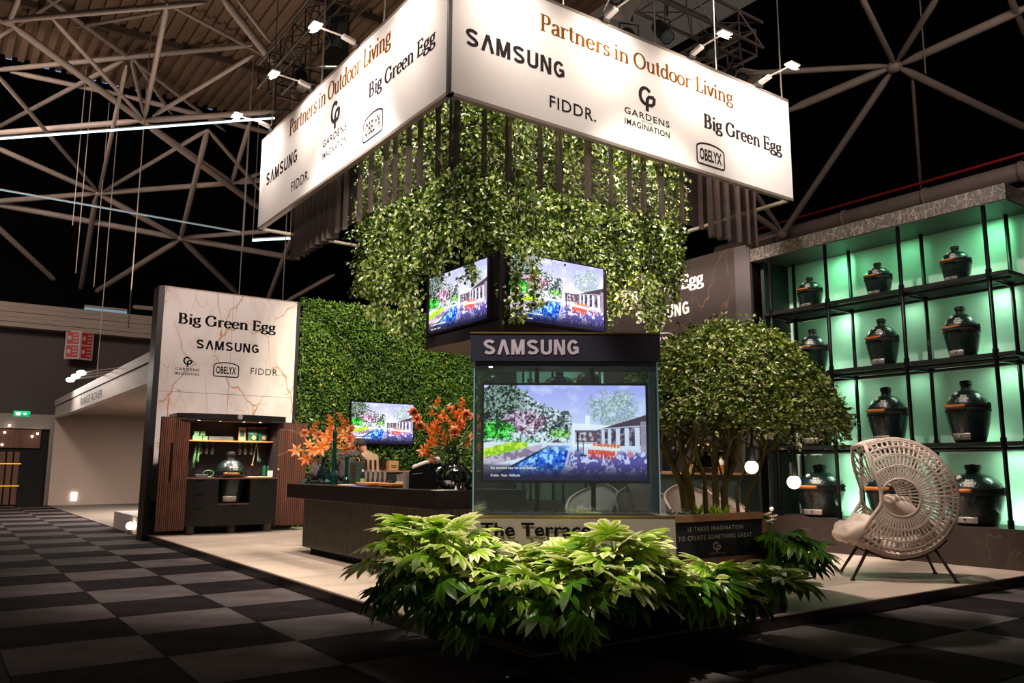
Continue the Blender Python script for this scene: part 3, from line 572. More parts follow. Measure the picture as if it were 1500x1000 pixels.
# ---- shelf bays
m_pipe = mat('shelf_pipe_black', '0d0b0e', .35, metal=.4); m_shelf = mat('shelf_board', '130f12', .55); m_shbot = mat('shelf_side_green_black', '101a16', .6)
SHZ = [1.60, 2.68, 3.68]; COLLAR = MB().cyl((0, 0, -.07), (0, 0, .07), .036, 12).mesh('collar', m_pipe, smooth='auto')
def bay(y0, y1, posts, label, board_end):
    t = thing('shelving_unit', label, 'shelving', (10.5, y0, 0))
    MB().box(10.46, WX, y0-.05, y1+.05, P, .56).build('plinth', m_plinth, t)
    MB().box(10.46, WX, y0-.05, y1+.05, .56, .572).build('plinth_top', m_plinth, t)
    MB().box(10.46, WX+.1, y0-.07, y1+.3, 4.55, 4.75).build('cornice', m_corn, t)
    MB().box(10.47, WX, y0-.06, y1+.06, 4.54, 4.552).build('soffit', mat('soffit_dark', '3a403c', .5), t)
    MB().box(10.62, WX, y1+.04, y1+.1, .56, 4.55).build('side_panel', m_shbot, t)
    for y in posts:
        for x in (10.52, 11.13):
            o = MB().cyl((x, y, .57), (x, y, 4.54), .026, 12).build('post', m_pipe, t, True)
            for z in SHZ+[.62]: lobj('collar', COLLAR, o, Vector((x, y, z-.02))-wloc(o))
    for z in SHZ:
        o = MB().box(10.5, 11.16, board_end, y1, z-.05, z).build('shelf_board', m_shelf, t)
        for x in (10.56, 11.1): MB().cyl((x, board_end, z-.085), (x, y1, z-.085), .022, 8).build('support_pipe', m_pipe, o, 'auto')
        for y in posts: MB().cyl((10.5, y, z-.085), (11.15, y, z-.085), .022, 8).build('cross_pipe', m_pipe, o, 'auto')
    return t
bay(4.35, 7.95, (4.58, 5.70, 6.82, 7.80), 'tall black pipe shelving with marble cornice before the green lit wall at right', 4.35)
bay(11.75, 15.6, (11.85, 13.0, 14.1, 15.2), 'far black pipe shelving glimpsed through the glass showcase', 11.75)
# green lamps of the bays: small LED heads by the rear posts, washing the mint wall
GRN = (.30, 1.0, .52); MINT = (.60, 1.0, .70)
for y, pw in ((4.75, 7.5), (5.95, 3.2), (6.95, 8.5)):
    lamp('green_bay_light', 'AREA', (10.95, y, 4.46), (WX+.15, y, 2.8), pw*.55, GRN, .2)
    lamp('green_bay_light', 'AREA', (10.98, y, .62), (WX+.35, y, 1.7), pw*.9, MINT, .3)
    for z in (1.5, 2.58, 3.56): lamp('green_shelf_light', 'AREA', (11.0, y, z-.03), (WX+.1, y, z-.9), pw*.42, MINT, .25)
    for z in (1.7, 2.75, 3.75): lamp('green_shelf_light', 'AREA', (11.0, y+.3, z), (WX+.2, y+.3, z+.6), pw*.22, MINT, .3)
for y in (12.3, 13.5, 14.8):
    lamp('green_bay_light', 'AREA', (10.9, y, 4.4), (WX+.1, y, 2.6), 26, MINT, .5); lamp('green_bay_light', 'AREA', (10.95, y+.5, 2.75), (WX+.1, y, 3.4), 8, MINT, .4)
# ================================================================ HANGING BANNER
BX, BY, BZ0, BZ1 = 3.6, 6.1, 4.69, 6.05; BYF, BXF = 11.49, 8.78
m_fab = mat('banner_fabric', 'f3eeeb', .85, spec=.1); m_bfr = mat('banner_frame', 'a89a90', .4, metal=.5)
bn = thing('hanging_banner', 'large white square fabric banner hanging over the stand, printed with partner names', 'banner', (BX, BY, BZ0))
q = MB().box(BX, BX+.03, BY, BYF, BZ0+.02, BZ1).build('fabric_panel', m_fab, bn)
MB().box(BX, BXF, BY, BY+.03, BZ0+.02, BZ1).build('fabric_panel', m_fab, bn)
q = MB()
for z in (BZ0, BZ1-.01):
    q.box(BX-.003, BX+.06, BY-.003, BYF, z-.012, z+.022).box(BX, BXF, BY-.003, BY+.06, z-.012, z+.022).box(BXF-.06, BXF, BY, BYF, z-.012, z+.022).box(BX, BXF, BYF-.06, BYF, z-.012, z+.022)
q.build('frame_rail', m_bfr, bn); MB().box(BX-.006, BX+.03, BY-.006, BY+.03, BZ0, BZ1).build('corner_rail', m_inkg, bn)
m_goldt = mat('letter_gold', '7a4e14', 1.0, spec=0); m_grayt = mat('letter_grey', '342e30', 1.0, spec=0)
LM = {'q': m_grayt, 'g': m_goldt}; LP = bn; M = frame((0, BY-.0008, 0), (1, 0, 0), (0, -1, 0)); B = lambda *a: wallbox('y', BY, M, *a)
x_, y_, w_, h_ = B((791, 43.5), (1074, 149), (791, 19)); q = MB(); serif_text(q, 'Partners in Outdoor Living', M, x_, y_, w_, h_, .19, .075); q.build('serif_lettering', LM['g'], LP)
x_, y_, w_, h_ = B((681, 64.6), (827, 112.5), (681, 38.5)); q = MB(); heavy_text(q, 'SAMSUNG', M, x_, y_, w_, h_); q.build('bold_lettering', LM['q'], LP)
x_, y_, w_, h_ = B((805, 157), (873, 179), (805, 139)); q = MB(); text(q, 'FIDDR.', M, x_, y_, w_, h_, .010, 1.1); q.build('thin_lettering', LM['q'], LP)
x_, y_, w_, h_ = B((915, 181), (981, 202), (915, 116)); q = MB(); gardens(q, M, x_, y_, w_, h_); q.build('leaf_mark_lettering', LM['q'], LP)
x_, y_, w_, h_ = B((1031, 186), (1145, 221), (1031, 166)); q = MB(); serif_text(q, 'Big Green Egg', M, x_, y_, w_, h_, .24, .10); q.build('serif_lettering', LM['q'], LP)
x_, y_, w_, h_ = B((1020, 238), (1062.5, 250.5), (1020, 204)); q = MB(); badge(q, M, x_, y_, w_, h_); q.build('badge_lettering', LM['q'], LP)
M = frame((BX-.0008, 0, 0), (0, -1, 0), (-1, 0, 0)); B = lambda *a: wallbox('x', BX, M, *a)
x_, y_, w_, h_ = B((424, 200), (573, 64), (424, 178)); q = MB(); serif_text(q, 'Partners in Outdoor Living', M, x_, y_, w_, h_, .19, .075); q.build('serif_lettering', LM['g'], LP)
x_, y_, w_, h_ = B((389.5, 273.6), (435, 238), (389.5, 256)); q = MB(); heavy_text(q, 'SAMSUNG', M, x_, y_, w_, h_); q.build('bold_lettering', LM['q'], LP)
x_, y_, w_, h_ = B((426.5, 282), (453, 263), (426.5, 268)); q = MB(); text(q, 'FIDDR.', M, x_, y_, w_, h_, .010, 1.1); q.build('thin_lettering', LM['q'], LP)
x_, y_, w_, h_ = B((472, 235), (507, 211.5), (472, 166)); q = MB(); gardens(q, M, x_, y_, w_, h_); q.build('leaf_mark_lettering', LM['q'], LP)
x_, y_, w_, h_ = B((540, 144.5), (638, 71), (540, 124)); q = MB(); serif_text(q, 'Big Green Egg', M, x_, y_, w_, h_, .24, .10); q.build('serif_lettering', LM['q'], LP)
x_, y_, w_, h_ = B((530.8, 212.5), (561, 193), (530.8, 176)); q = MB(); badge(q, M, x_, y_, w_, h_); q.build('badge_lettering', LM['q'], LP)
# arm floodlights on the top rail
m_arm = mat('lamp_arm_white', 'cfc8c2', .4, metal=.3); m_hot = mat('lamp_glow_warm', 'ffffff', .5, emit='ffe6c8', es=30)
def arm_lamp(base, out, lab):
    base = Vector(base); o = Vector(out); t = thing('banner_arm_lamp', lab, 'lamp', base, 'arm floodlights on the banner')
    head = base+o*.52+Vector((0, 0, .07)); side = o.cross(UPZ)
    MB().bar(base+o*.02+UPZ*.02, base+o*.2+UPZ*.06, .07, .045).build('driver_box', m_arm, t, bevel=.01)
    MB().tube([base+o*.2+UPZ*.06, head], .011, 8).build('arm', m_arm, t)
    MB().box(base.x-.05, base.x+.05, base.y-.05, base.y+.05, base.z-.02, base.z+.03).build('clamp', m_inkg, t)
    h = MB().bar(head-side*.085, head+side*.085, .11, .022, up=(0, 0, 1)).build('lamp_head', m_arm, t)
    q = MB(); n_ = (-o*.55-UPZ*.83).normalized(); u_ = side; v_ = n_.cross(u_); c_ = head-UPZ*.02+n_*.004
    q.add([c_+u_*a*.08+v_*b*.05 for a, b in ((-1, -1), (1, -1), (1, 1), (-1, 1))], [(0, 1, 2, 3)]); q.add([c_+n_*.02+u_*a*.06+v_*b*.04 for a, b in ((-1, -1), (1, -1), (1, 1), (-1, 1))], [(0, 1, 2, 3)])
    q.build('glowing_lens', m_hot, h)
    l = lamp('banner_flood', 'SPOT', head-UPZ*.06, base-UPZ*.55, 70, (1, .85, .74), .05, 140, 1.0)
labs = ['nearest the banner corner', 'second from the banner corner', 'third from the banner corner', 'fourth from the banner corner, at the far end']
for k, y in enumerate((6.85, 8.15, 9.5, 11.03)): arm_lamp((BX, y, BZ1+.02), (-1, 0, 0), 'arm floodlight, left banner face, '+labs[k])
for k, x in enumerate((4.25, 5.55, 6.9, 8.15)): arm_lamp((x, BY, BZ1+.02), (0, -1, 0), 'arm floodlight, right banner face, '+labs[k])
# ---- truss square above the banner
m_tr = mat('truss_black', '5c4e48', .5, metal=.2); m_tr2 = mat('truss_grey', '3c3430', .5)
def box_truss(A, B_, s, name, lab, grp='black box trusses above the banner'):
    A = Vector(A); B_ = Vector(B_); d = (B_-A).normalized(); r_ = d.cross(UPZ).normalized(); L_ = (B_-A).length
    t = thing(name, lab, 'truss', A, grp); off = [r_*a*s/2+UPZ*b*s/2 for a, b in ((-1, -1), (1, -1), (1, 1), (-1, 1))]
    for o in off: MB().tube([A+o, B_+o], .024, 8).build('chord', m_tr, t, True)
    n_ = int(L_/.5); q = MB()
    for k in range(n_):
        p0 = A+d*(L_*k/n_); p1 = A+d*(L_*(k+1)/n_)
        for i in range(4):
            a, b = off[i], off[(i+1) % 4]
            if k % 2: a, b = b, a
            q.tube([p0+a, p1+b], .011, 5); q.tube([p0+a, p0+b], .011, 5)
    q.build('lattice_bracing', m_tr, t); return t
TZ = 7.55
box_truss((4.0, 12.5, TZ), (4.0, 6.9, TZ), .4, 'box_truss', 'black lattice truss running above the left banner face')
box_truss((4.0, 7.1, TZ), (9.4, 7.1, TZ), .4, 'box_truss', 'black lattice truss running above the right banner face')
box_truss((9.3, 7.1, TZ), (9.3, 12.5, TZ), .4, 'box_truss', 'black lattice truss on the far right side of the square rig')
box_truss((4.0, 12.4, TZ), (9.4, 12.4, TZ), .4, 'box_truss', 'black lattice truss at the back of the square rig')
for k, (x, y, lab) in enumerate(((BX+.02, 7.55, 'left face, near the corner'), (BX+.02, 9.3, 'left face, in the middle'), (BX+.02, 11.2, 'left face, at the far end'), (5.0, BY+.02, 'right face, near the corner'), (6.35, BY+.02, 'right face, left of its middle'), (7.4, BY+.02, 'right face, right of its middle'), (8.68, BY+.02, 'right face, at the end'))):
    top = Vector((x+.02, y+.02, 11.55)); single('banner_cable', MB().tube([(x, y, BZ1), (x+.02, y+.02, BZ1+.2), top], .009, 5), m_wire, 'thin steel cable holding the banner, '+lab, 'cable', (x, y, BZ1), 'cables holding the banner')
def stage_lamp(loc, tgt, kind, lab, glow=False):
    loc = Vector(loc); d = (Vector(tgt)-loc).normalized(); Q = d.to_track_quat('-Z', 'Y').to_matrix().to_4x4(); Q.translation = loc
    t = thing('stage_spotlight', lab, 'lamp', loc, 'stage lamps on the truss')
    q = MB(); q.lathe([(.0, .34), (.09, .33), (.1, .28), (.1, .02), (.11, 0), (.095, -.01)], n=14, M=Q); q.v = q.v; 
    q2 = MB(); q2.v = [tuple(Vector(v)) for v in q.v]; q2.f = q.f; q2.t = q.t
    q2.build('housing', m_inkg, t, 'auto')
    if kind == 'barn':
        for k in range(4):
            R_ = Q@Matrix.Rotation(k*PI/2, 4, 'Z'); c4 = [(-.1, .1, 0), (.1, .1, 0), (.17, .2, -.2), (-.17, .2, -.2)]
            q = MB(); q.add([R_@Vector(v) for v in c4]+[R_@(Vector(v)+Vector((0, .004, .002))) for v in c4], [(0, 1, 2, 3), (7, 6, 5, 4), (0, 4, 5, 1), (1, 5, 6, 2), (2, 6, 7, 3), (3, 7, 4, 0)]); q.build('barn_door', mat('barn_door_grey', '8a7f7a', .5), t)
    MB().tube([Q@Vector((.13, 0, .16)), Q@Vector((.13, 0, .16))+UPZ*.2, Q@Vector((-.13, 0, .16))+UPZ*.2, Q@Vector((-.13, 0, .16))], .012, 6).build('yoke', m_inkg, t)
    q = MB(); q.lathe([(.088, -.004), (0.001, -.004)], n=14, M=Q); q.build('lens', m_hot if glow else mat('lens_dark', '404850', .15), t)
    a = loc+UPZ*.3; MB().tube([a, (a.x, a.y, TZ-.2)], .016, 6).build('hook_clamp', m_inkg, t)
stage_lamp((6.55, 6.95, 7.15), (6.2, 4, 3), 'barn', 'open barn door spotlight seen above the word Outdoor')
stage_lamp((8.95, 6.98, 6.75), (7.5, 3, 3), 'barn', 'large barn door spotlight at the right end of the truss')
stage_lamp((6.85, 7.0, 6.65), (5.2, 3.0, 2), 'tube', 'glowing spotlight just over the right banner edge', True)
stage_lamp((7.45, 6.95, 6.9), (7.2, 4, 3), 'tube', 'slim upright black spotlight over the middle of the right banner face')
stage_lamp((8.35, 6.95, 6.95), (8.2, 4.5, 2.5), 'tube', 'tilted black spotlight left of the large barn door lamp')
stage_lamp((4.1, 11.3, 6.95), (3.8, 9, 2), 'tube', 'short black spotlight above the far end of the left banner face')
stage_lamp((4.1, 10.0, 7.05), (3.8, 13, 1), 'tube', 'black spotlight hanging over the left banner face')
for k, (A, B_, lab) in enumerate((((3.9, 11.9, 6.75), (5.0, 11.1, 6.75), 'short crossbar hanging over the far end of the left banner face'), ((3.95, 10.6, 6.95), (5.3, 9.7, 6.95), 'crossbar hanging over the middle of the left banner face'))):
    single('lighting_bar', MB().tube([A, B_], .028, 8).tube([A, (A[0], A[1], TZ)], .01, 5).tube([B_, (B_[0], B_[1], TZ)], .01, 5), m_tr2, lab, 'bar', A, 'hanging lighting bars')
single('speaker_column', MB().box(4.35, 4.62, 10.8, 11.1, 6.9, 8.2), mat('box_bluegrey', '22222a', .6), 'dark upright box beside the left truss', 'box', (4.35, 10.8, 6.9), bevel=.01)
# ---- sheer curtains on an inner square
CX, CY, CZ0, CZ1 = 3.9, 6.47, 4.14, 5.85; CXF, CYF = 8.45, 10.8
m_sheer = sheer('curtain_sheer', '4a403e', .30); m_sheer2 = sheer('curtain_dense', '4c413e', .88)
rail = thing('curtain_rail', 'black rail square inside the banner carrying sheer dark curtains', 'rail', (CX, CY, CZ1)); q = MB()
q.box(CX, CX+.04, CY, CYF, CZ1, CZ1+.04).box(CX, CXF, CY, CY+.04, CZ1, CZ1+.04).box(CXF-.04, CXF, CY, CYF, CZ1, CZ1+.04).box(CX, CXF, CYF-.04, CYF, CZ1, CZ1+.04); q.build('rail_frame', m_inkg, rail)
def curtain(x0, y0, x1, y1, z0, z1, dense, lab):
    A = Vector((x0, y0, 0)); B_ = Vector((x1, y1, 0)); L_ = (B_-A).length; d = (B_-A)/L_; n_ = d.cross(UPZ); r = random.Random(int(x0*100+y1*10))
    t = thing('sheer_curtain', lab, 'curtain', (x0, y0, z0), 'dark curtains hanging inside the banner')
    if dense:
        k = int(L_/.016); top = []
        for i in range(k+1): s = L_*i/k; top.append((s, .045*math.sin(s*38+1.3*math.sin(s*7))))
        vs = []; zz = [z1, z1-(z1-z0)*.5, z0]
        for zi, z in enumerate(zz):
            for (s, o) in top: p = A+d*s+n_*(o*(1+.3*zi)); vs.append((p.x, p.y, z))
        m_ = len(top); MB().add(vs, [(i*m_+j, i*m_+j+1, (i+1)*m_+j+1, (i+1)*m_+j) for i in range(2) for j in range(m_-1)]).build('pleated_cloth', m_sheer2, t, True); return t
    MB().add([(A.x, A.y, z0+.02), (B_.x, B_.y, z0+.02), (B_.x, B_.y, z1), (A.x, A.y, z1)], [(0, 1, 2, 3)]).build('flat_gauze', m_gauze, t)
    s = .02
    while s < L_:
        w_ = r.uniform(.035, .085); h = r.uniform(-.015, .03); p = A+d*s; pr = [(-.5, 0), (-.35, .6), (0, 1), (.35, .6), (.5, 0)]; vs = []
        for z, f in ((z1, .8), (z0+h, 1.15)):
            for a, b in pr: q_ = p+d*(a*w_*f)-n_*(b*.05) if n_.dot(FH) > 0 else p+d*(a*w_*f)+n_*(b*.05); vs.append((q_.x, q_.y, z))
        MB().add(vs, [(i, i+1, i+6, i+5) for i in range(4)]).build('pleat', m_sheer2, t, True); s += w_+r.uniform(.14, .34)
    return t
m_gauze = sheer('curtain_gauze', '4a403c', .30)
curtain(CX, CY, CX, 9.35, CZ0, CZ1, False, 'sheer dark curtain with narrow pleats in front of the ivy under the left banner face')
curtain(CX, 9.35, CX, CYF, CZ0-.02, CZ1, True, 'dense dark curtain at the far left end of the square, beside the ivy')
curtain(CX, CY, 7.55, CY, CZ0, CZ1, False, 'sheer dark curtain with narrow pleats in front of the ivy under the right banner face')
curtain(7.55, CY, CXF, CY, CZ0-.05, CZ1, True, 'dense dark curtain at the right end of the square, above the marble wall')
# ---- ivy curtain, a square of hanging garlands
m_ivy = leafmat('ivy_leaf', ['1c2c08', '435e12', '7c9428', 'bcc068', 'eceac8'], .33, .35)
IX, IY, IZ1 = 4.62, 7.6, 5.75; IXF, IYF = 8.3, 10.1
iv = thing('ivy_curtain', 'dense square curtain of hanging green ivy garlands around the screens', 'ivy', (IX, IY, 4.0))
def ivy_pts(n, x0, y0, x1, y1, thick, zlo_fn):
    u = RNG.random(n); x = x0+(x1-x0)*u; y = y0+(y1-y0)*u; L_ = math.hypot(x1-x0, y1-y0); s = u*L_
    zlo = zlo_fn(s); z = zlo+(IZ1-zlo)*RNG.random(n)**1.25
    clump = np.sin(s*9+3*np.sin(z*1.3))*.5+.5; th = RNG.normal(0, 1, n)*thick*(.5+.5*clump)
    nx, ny = (-(y1-y0)/L_, (x1-x0)/L_); keep = RNG.random(n) < (.45+.55*clump); o = th
    return np.stack([x+nx*o, y+ny*o, z], 1)[keep], clump[keep]
def lows(s): return 3.62+.14*np.sin(s*2.3+1)+.10*np.sin(s*7.1)+.05*np.sin(s*19)
nn_ = [(24000, IX, IY, IX, IYF, .10), (33000, IX, IY, IXF, IY, .10), (5500, IX, IYF, IXF, IYF, .1), (4500, IXF, IY, IXF, IYF, .1)]
def lows_r(s): return lows(s)+.20*np.clip((s-2.3)/.5, 0, 1)
for (n, a, b, c, d, th) in nn_:
    p, cl = ivy_pts(n, a, b, c, d, th, lows_r if (b == d and b == IY) else lows); k = len(p); out = np.tile([-.55, -.75, .25], (k, 1))
    leaf_cloud('garland_leaves', m_ivy, p, out, RNG.uniform(.038, .082, k), iv, tint=np.clip(RNG.random(k)**1.6*.95, 0, 1), asp=.62, spread=.55, droop=1.2)
q = MB()
for k in range(46):
    s = k/46; 
    for (a, b, c, d) in ((IX, IY, IX, IYF), (IX, IY, IXF, IY)):
        x = a+(c-a)*s+random.uniform(-.03, .03); y = b+(d-b)*s+random.uniform(-.03, .03)
        q.tube([(x, y, IZ1), (x+random.uniform(-.05, .05), y+random.uniform(-.05, .05), 4.7), (x, y, 3.75)], .006, 4)
q.build('vine_stems', mat('vine_brown', '3c3018', .8), iv, kind='stuff')
MB().box(IX, IXF, IY-.02, IY+.02, IZ1, IZ1+.04).box(IX-.02, IX+.02, IY, IYF, IZ1, IZ1+.04).build('support_frame', m_inkg, iv)
STR = [((548, 430), 4.62, 'x', 462, 'left of all'), ((560, 430), 4.62, 'x', 476, 'second from the left, over the green wall'), ((590, 430), 4.62, 'x', 498, 'the longest, left of the screens'), ((603, 425), 4.62, 'x', 470, 'just left of the screens'),
 ((742, 380), 7.5, 'y', 440, 'in front of the screen corner'), ((755, 370), 7.3, 'y', 470, 'across the right screen, left one'), ((782, 370), 7.3, 'y', 452, 'across the right screen, right one'), ((893, 405), 7.6, 'y', 448, 'just right of the screens'), ((946, 410), 7.6, 'y', 470, 'over the white word SAMSUNG, left one'), ((957, 410), 7.6, 'y', 486, 'longest over the dark marble'), ((970, 410), 7.6, 'y', 466, 'over the white word SAMSUNG, right one'), ((640, 370), 4.9, 'x', 405, 'across the top of the left screen'), ((690, 360), 4.9, 'x', 412, 'across the left screen near its right edge'), ((988, 405), 7.6, 'y', 440, 'at the right end of the ivy')]
for k, (tp, v, ax, yb, lab) in enumerate(STR):
    c = onx(tp[0], tp[1], v) if ax == 'x' else ony(tp[0], tp[1], v); e_ = onx(tp[0], yb, v) if ax == 'x' else ony(tp[0], yb, v)
    c = Vector((c.x, c.y, max(c.z, 3.85))); n = int((c.z-e_.z)*330); t_ = RNG.random(n); thk = .045+.03*np.sin(t_*9)
    pos = np.stack([c.x+RNG.normal(0, 1, n)*thk, c.y+RNG.normal(0, 1, n)*thk, c.z+(e_.z-c.z)*t_], 1)
    t = thing('ivy_strand', 'hanging ivy strand below the main curtain, '+lab, 'ivy', c, 'ivy strands dangling below the curtain')
    leaf_cloud('strand_leaves', m_ivy, pos, np.tile([-.5, -.8, .2], (n, 1)), RNG.uniform(.045, .085, n), t, tint=np.clip(RNG.random(n)**1.2, 0, 1), asp=.62, spread=.5, droop=1.5)
    MB().tube([(c.x, c.y, 5.7), c, (c+e_)/2+Vector((.02, .01, 0)), e_], .005, 4).build('stem', MATS['vine_brown'], t)
# ================================================================ SCREENS
def paint():
    W_, H_ = 448, 252; u, v = np.meshgrid(np.linspace(0, 1, W_), np.linspace(0, 1, H_)); rg = np.random.default_rng(5); img = np.zeros((H_, W_, 3))
    def noise(sc, oct_=4):
        out = np.zeros((H_, W_)); amp = 1; tot = 0
        for o in range(oct_):
            gx, gy = int(sc*2**o)+2, int(sc*.57*2**o)+2; g_ = rg.random((gy+1, gx+1)); x = u*(gx-1); y = v*(gy-1); xi = x.astype(int); yi = y.astype(int); fx = x-xi; fy = y-yi; fx = fx*fx*(3-2*fx); fy = fy*fy*(3-2*fy)
            out += amp*((g_[yi, xi]*(1-fx)+g_[yi, xi+1]*fx)*(1-fy)+(g_[yi+1, xi]*(1-fx)+g_[yi+1, xi+1]*fx)*fy); tot += amp; amp *= .65
        return out/tot
    ss = lambda x, a, b: np.clip((x-a)/(b-a), 0, 1)
    def put(m_, c, a=1.0):
        nonlocal img; mm = np.asarray(m_, float)*a; c = np.asarray(c, float); img = img*(1-mm[..., None])+c*mm[..., None]
    n1, n2, n3, n4 = noise(8), noise(26), noise(60, 3), noise(110, 2)
    img[:] = (.70, .70, .97); put(ss(v, .95, .45), (.90, .91, 1.0)); put(ss(n1+.25*n2, .66, .9)*(v > .55), (.97, .97, 1), .6)
    def crown(val, hi, mid, lo_):
        f = [np.interp(val, [.34, .42, .50, .60], [l_*.6, l_, m_, h_]) for l_, m_, h_ in zip(lo_, mid, hi)]; return np.stack(f, -1)
    n5 = noise(180, 1); val = .5+1.25*(.25*n2+.30*n3+.25*n4+.20*n5-.5); top = np.where(u < .18, 1.02, 1.02-.95*np.clip(u-.18, 0, 1)**.95)+.10*(n2-.5)*2
    tm = ss(top-v, 0, .03)*(u < .53)*(v > .36); put(tm, crown(val, (.97, .97, 1.0), (.66, .70, .72), (.22, .27, .26)))
    put(tm*ss(.22-u+.1*n2, 0, .05)*(v > .60), crown(val+.02, (.62, .68, .66), (.20, .28, .20), (.05, .09, .08)), .9)
    r_ = ((u-.245)/.13)**2+((v-.62)/.13)**2+2.0*(n2-.5); put(ss(1-r_, 0, .2)*tm, crown(val, (.95, .84, .92), (.66, .42, .55), (.30, .16, .26)), .9)
    r_ = ((u-.50)/.045)**2+((v-.60)/.14)**2+.8*(n2-.5); put(ss(1-r_, 0, .2), crown(val, (.86, .88, .94), (.46, .50, .50), (.24, .28, .28)))
    r_ = ((u-.05)/.15)**2+((v-.50)/.12)**2+1.6*(n2-.5); put(ss(1-r_, 0, .2), crown(val, (.45, .95, .40), (.14, .70, .14), (.02, .28, .05)))
    r_ = ((u-.47)/.07)**2+((v-.49)/.05)**2+.6*(n2-.5); put(ss(1-r_, 0, .2), crown(val, (.70, .95, .50), (.40, .75, .25), (.2, .4, .15)), .85)
    put(ss(.42-v+.05*n2, 0, .02)*(u < .34)*(v > .36), crown(val, (.86, .94, .90), (.50, .70, .55), (.20, .36, .26)))
    # ground left, lawn, path, pool
    gh = .395+.03*(n2-.5); put((v < gh)*(u < .56), (.93, .92, .98)); a = v-.40*u
    put((v < gh)*(u < .27)*(a > .235)*(a < .315+.03*n2), np.where((n3 > .5)[..., None], (.86, .96, .30), (.58, .80, .08)))
    put((v < gh)*(u < .36)*(a > .14)*(a <= .235)*(v > .14), np.where((n2 > .48)[..., None], (.80, .70, .78), (.50, .40, .52)), .85)
    pool = (v < .355+.02*n2)*(u > .03+1.05*(v-.02))*(u < .53-.15*(.36-v)); put(pool, np.where(((n2*.6+n3*.4) > .54)[..., None], (.66, .84, 1.0), np.where((n2 > .42)[..., None], (.10, .42, .92), (.02, .16, .55))))
    put(pool*(np.abs(u-(.045+1.05*(v-.02))) < .012), (.06, .10, .2), .9); put(ss(v, .28, .36)*pool, (.9, .95, 1.0), .6)
    ter = (v < .36)*(u >= .53-.15*(.36-v)); put(ter, np.where(((n2*.65+n3*.35) > .50+.22*(.22-v))[..., None], (.84, .84, .96), (.36, .32, .62))); put(ter*ss(v, .26, .34), (.93, .92, .98), .7); put((np.abs(u-(.535-.15*(.36-v))) < .008)*(v < .36), (.86, .84, .92), .8)
    # tree right of the chimney
    r_ = ((u-.82)/.19)**2+((v-.76)/.20)**2+2.2*(n2-.5)+1.2*(n1-.5); put(ss(1-r_, 0, .5)*ss(val, .36, .48), crown(val+.02, (.86, .90, .92), (.52, .62, .54), (.22, .32, .22)), .92)
    # house
    put((u > .545)*(u < .80)*(v > .35)*(v < .60-.10*(u-.545)), (.97, .97, .99)); put((u > .625)*(u < .655)*(v > .55)*(v < .68), (.99, .99, 1))
    put((u > .56)*(u < .73)*(v > .38)*(v < .525), (.80, .78, .84)); put((u > .57)*(u < .72)*(v > .40)*(v < .51)*(n3 > .46), (.34, .22, .26), .85); put((u > .56)*(u < .73)*(v > .505)*(v < .525), (.3, .22, .3), .7)
    wing = (u > .70)*(v < .53+.52*(u-.70)); put(wing*(v > .36), np.where((n3 > .55)[..., None], (.58, .52, .62), (.26, .22, .30))); put(wing*(v > .535+.14*(u-.70)), (.30, .23, .30)); put(wing*(np.abs(v-(.535+.14*(u-.7))) < .006), (.8, .78, .86))
    for cx, w_ in ((.735, .008), (.775, .010), (.825, .012), (.88, .014), (.945, .016)): put((np.abs(u-cx) < w_)*(v > .33)*(v < .53+.1*(cx-.7)), (.88, .88, .94))
    put((u > .965)*(v > .30)*(v < .62), (.66, .58, .66), .9)
    # table with orange chairs, parasol pole
    tv = .345-.13*(u-.65); put((u > .67)*(u < .84)*(np.abs(v-tv) < .018), (.98, .92, .88))
    for k in range(8):
        cx = .650+.021*k; ty_ = .345-.13*(cx-.65); put((np.abs(u-cx) < .009)*(np.abs(v-ty_+.045) < .022), (.96, .34, .18)); put((np.abs(u-cx-.007) < .0025)*(v > ty_-.115)*(v < ty_-.04), (.90, .22, .12)); put((np.abs(u-cx+.007) < .0025)*(v > ty_-.115)*(v < ty_-.04), (.90, .22, .12)); put((np.abs(u-cx-.03) < .008)*(np.abs(v-ty_-.03) < .016), (.95, .45, .25))
    put((np.abs(u-.578) < .004)*(v > .30)*(v < .51), (.08, .08, .14)); put((np.abs(u-.612) < .003)*(v > .26)*(v < .42), (.1, .1, .16)); put((np.abs(u-.612) < .02)*(np.abs(v-.262) < .008), (.08, .08, .14)); put(((u-.90)/.02)**2+((v-.27)/.03)**2 < 1, (.86, .5, .52))
    put(ss(.19-v+.03*(n2-.5), 0, .15), (.09, .07, .20), .95); put((u < .17)*ss(.17-v, 0, .02), (.13, .09, .16), .5)
    img = np.clip(img, 0, 1); k = img.copy(); k[1:-1, 1:-1] = (img[1:-1, 1:-1]*4+img[:-2, 1:-1]+img[2:, 1:-1]+img[1:-1, :-2]+img[1:-1, 2:])/8; return k, W_, H_
IMG, IW, IH = paint()
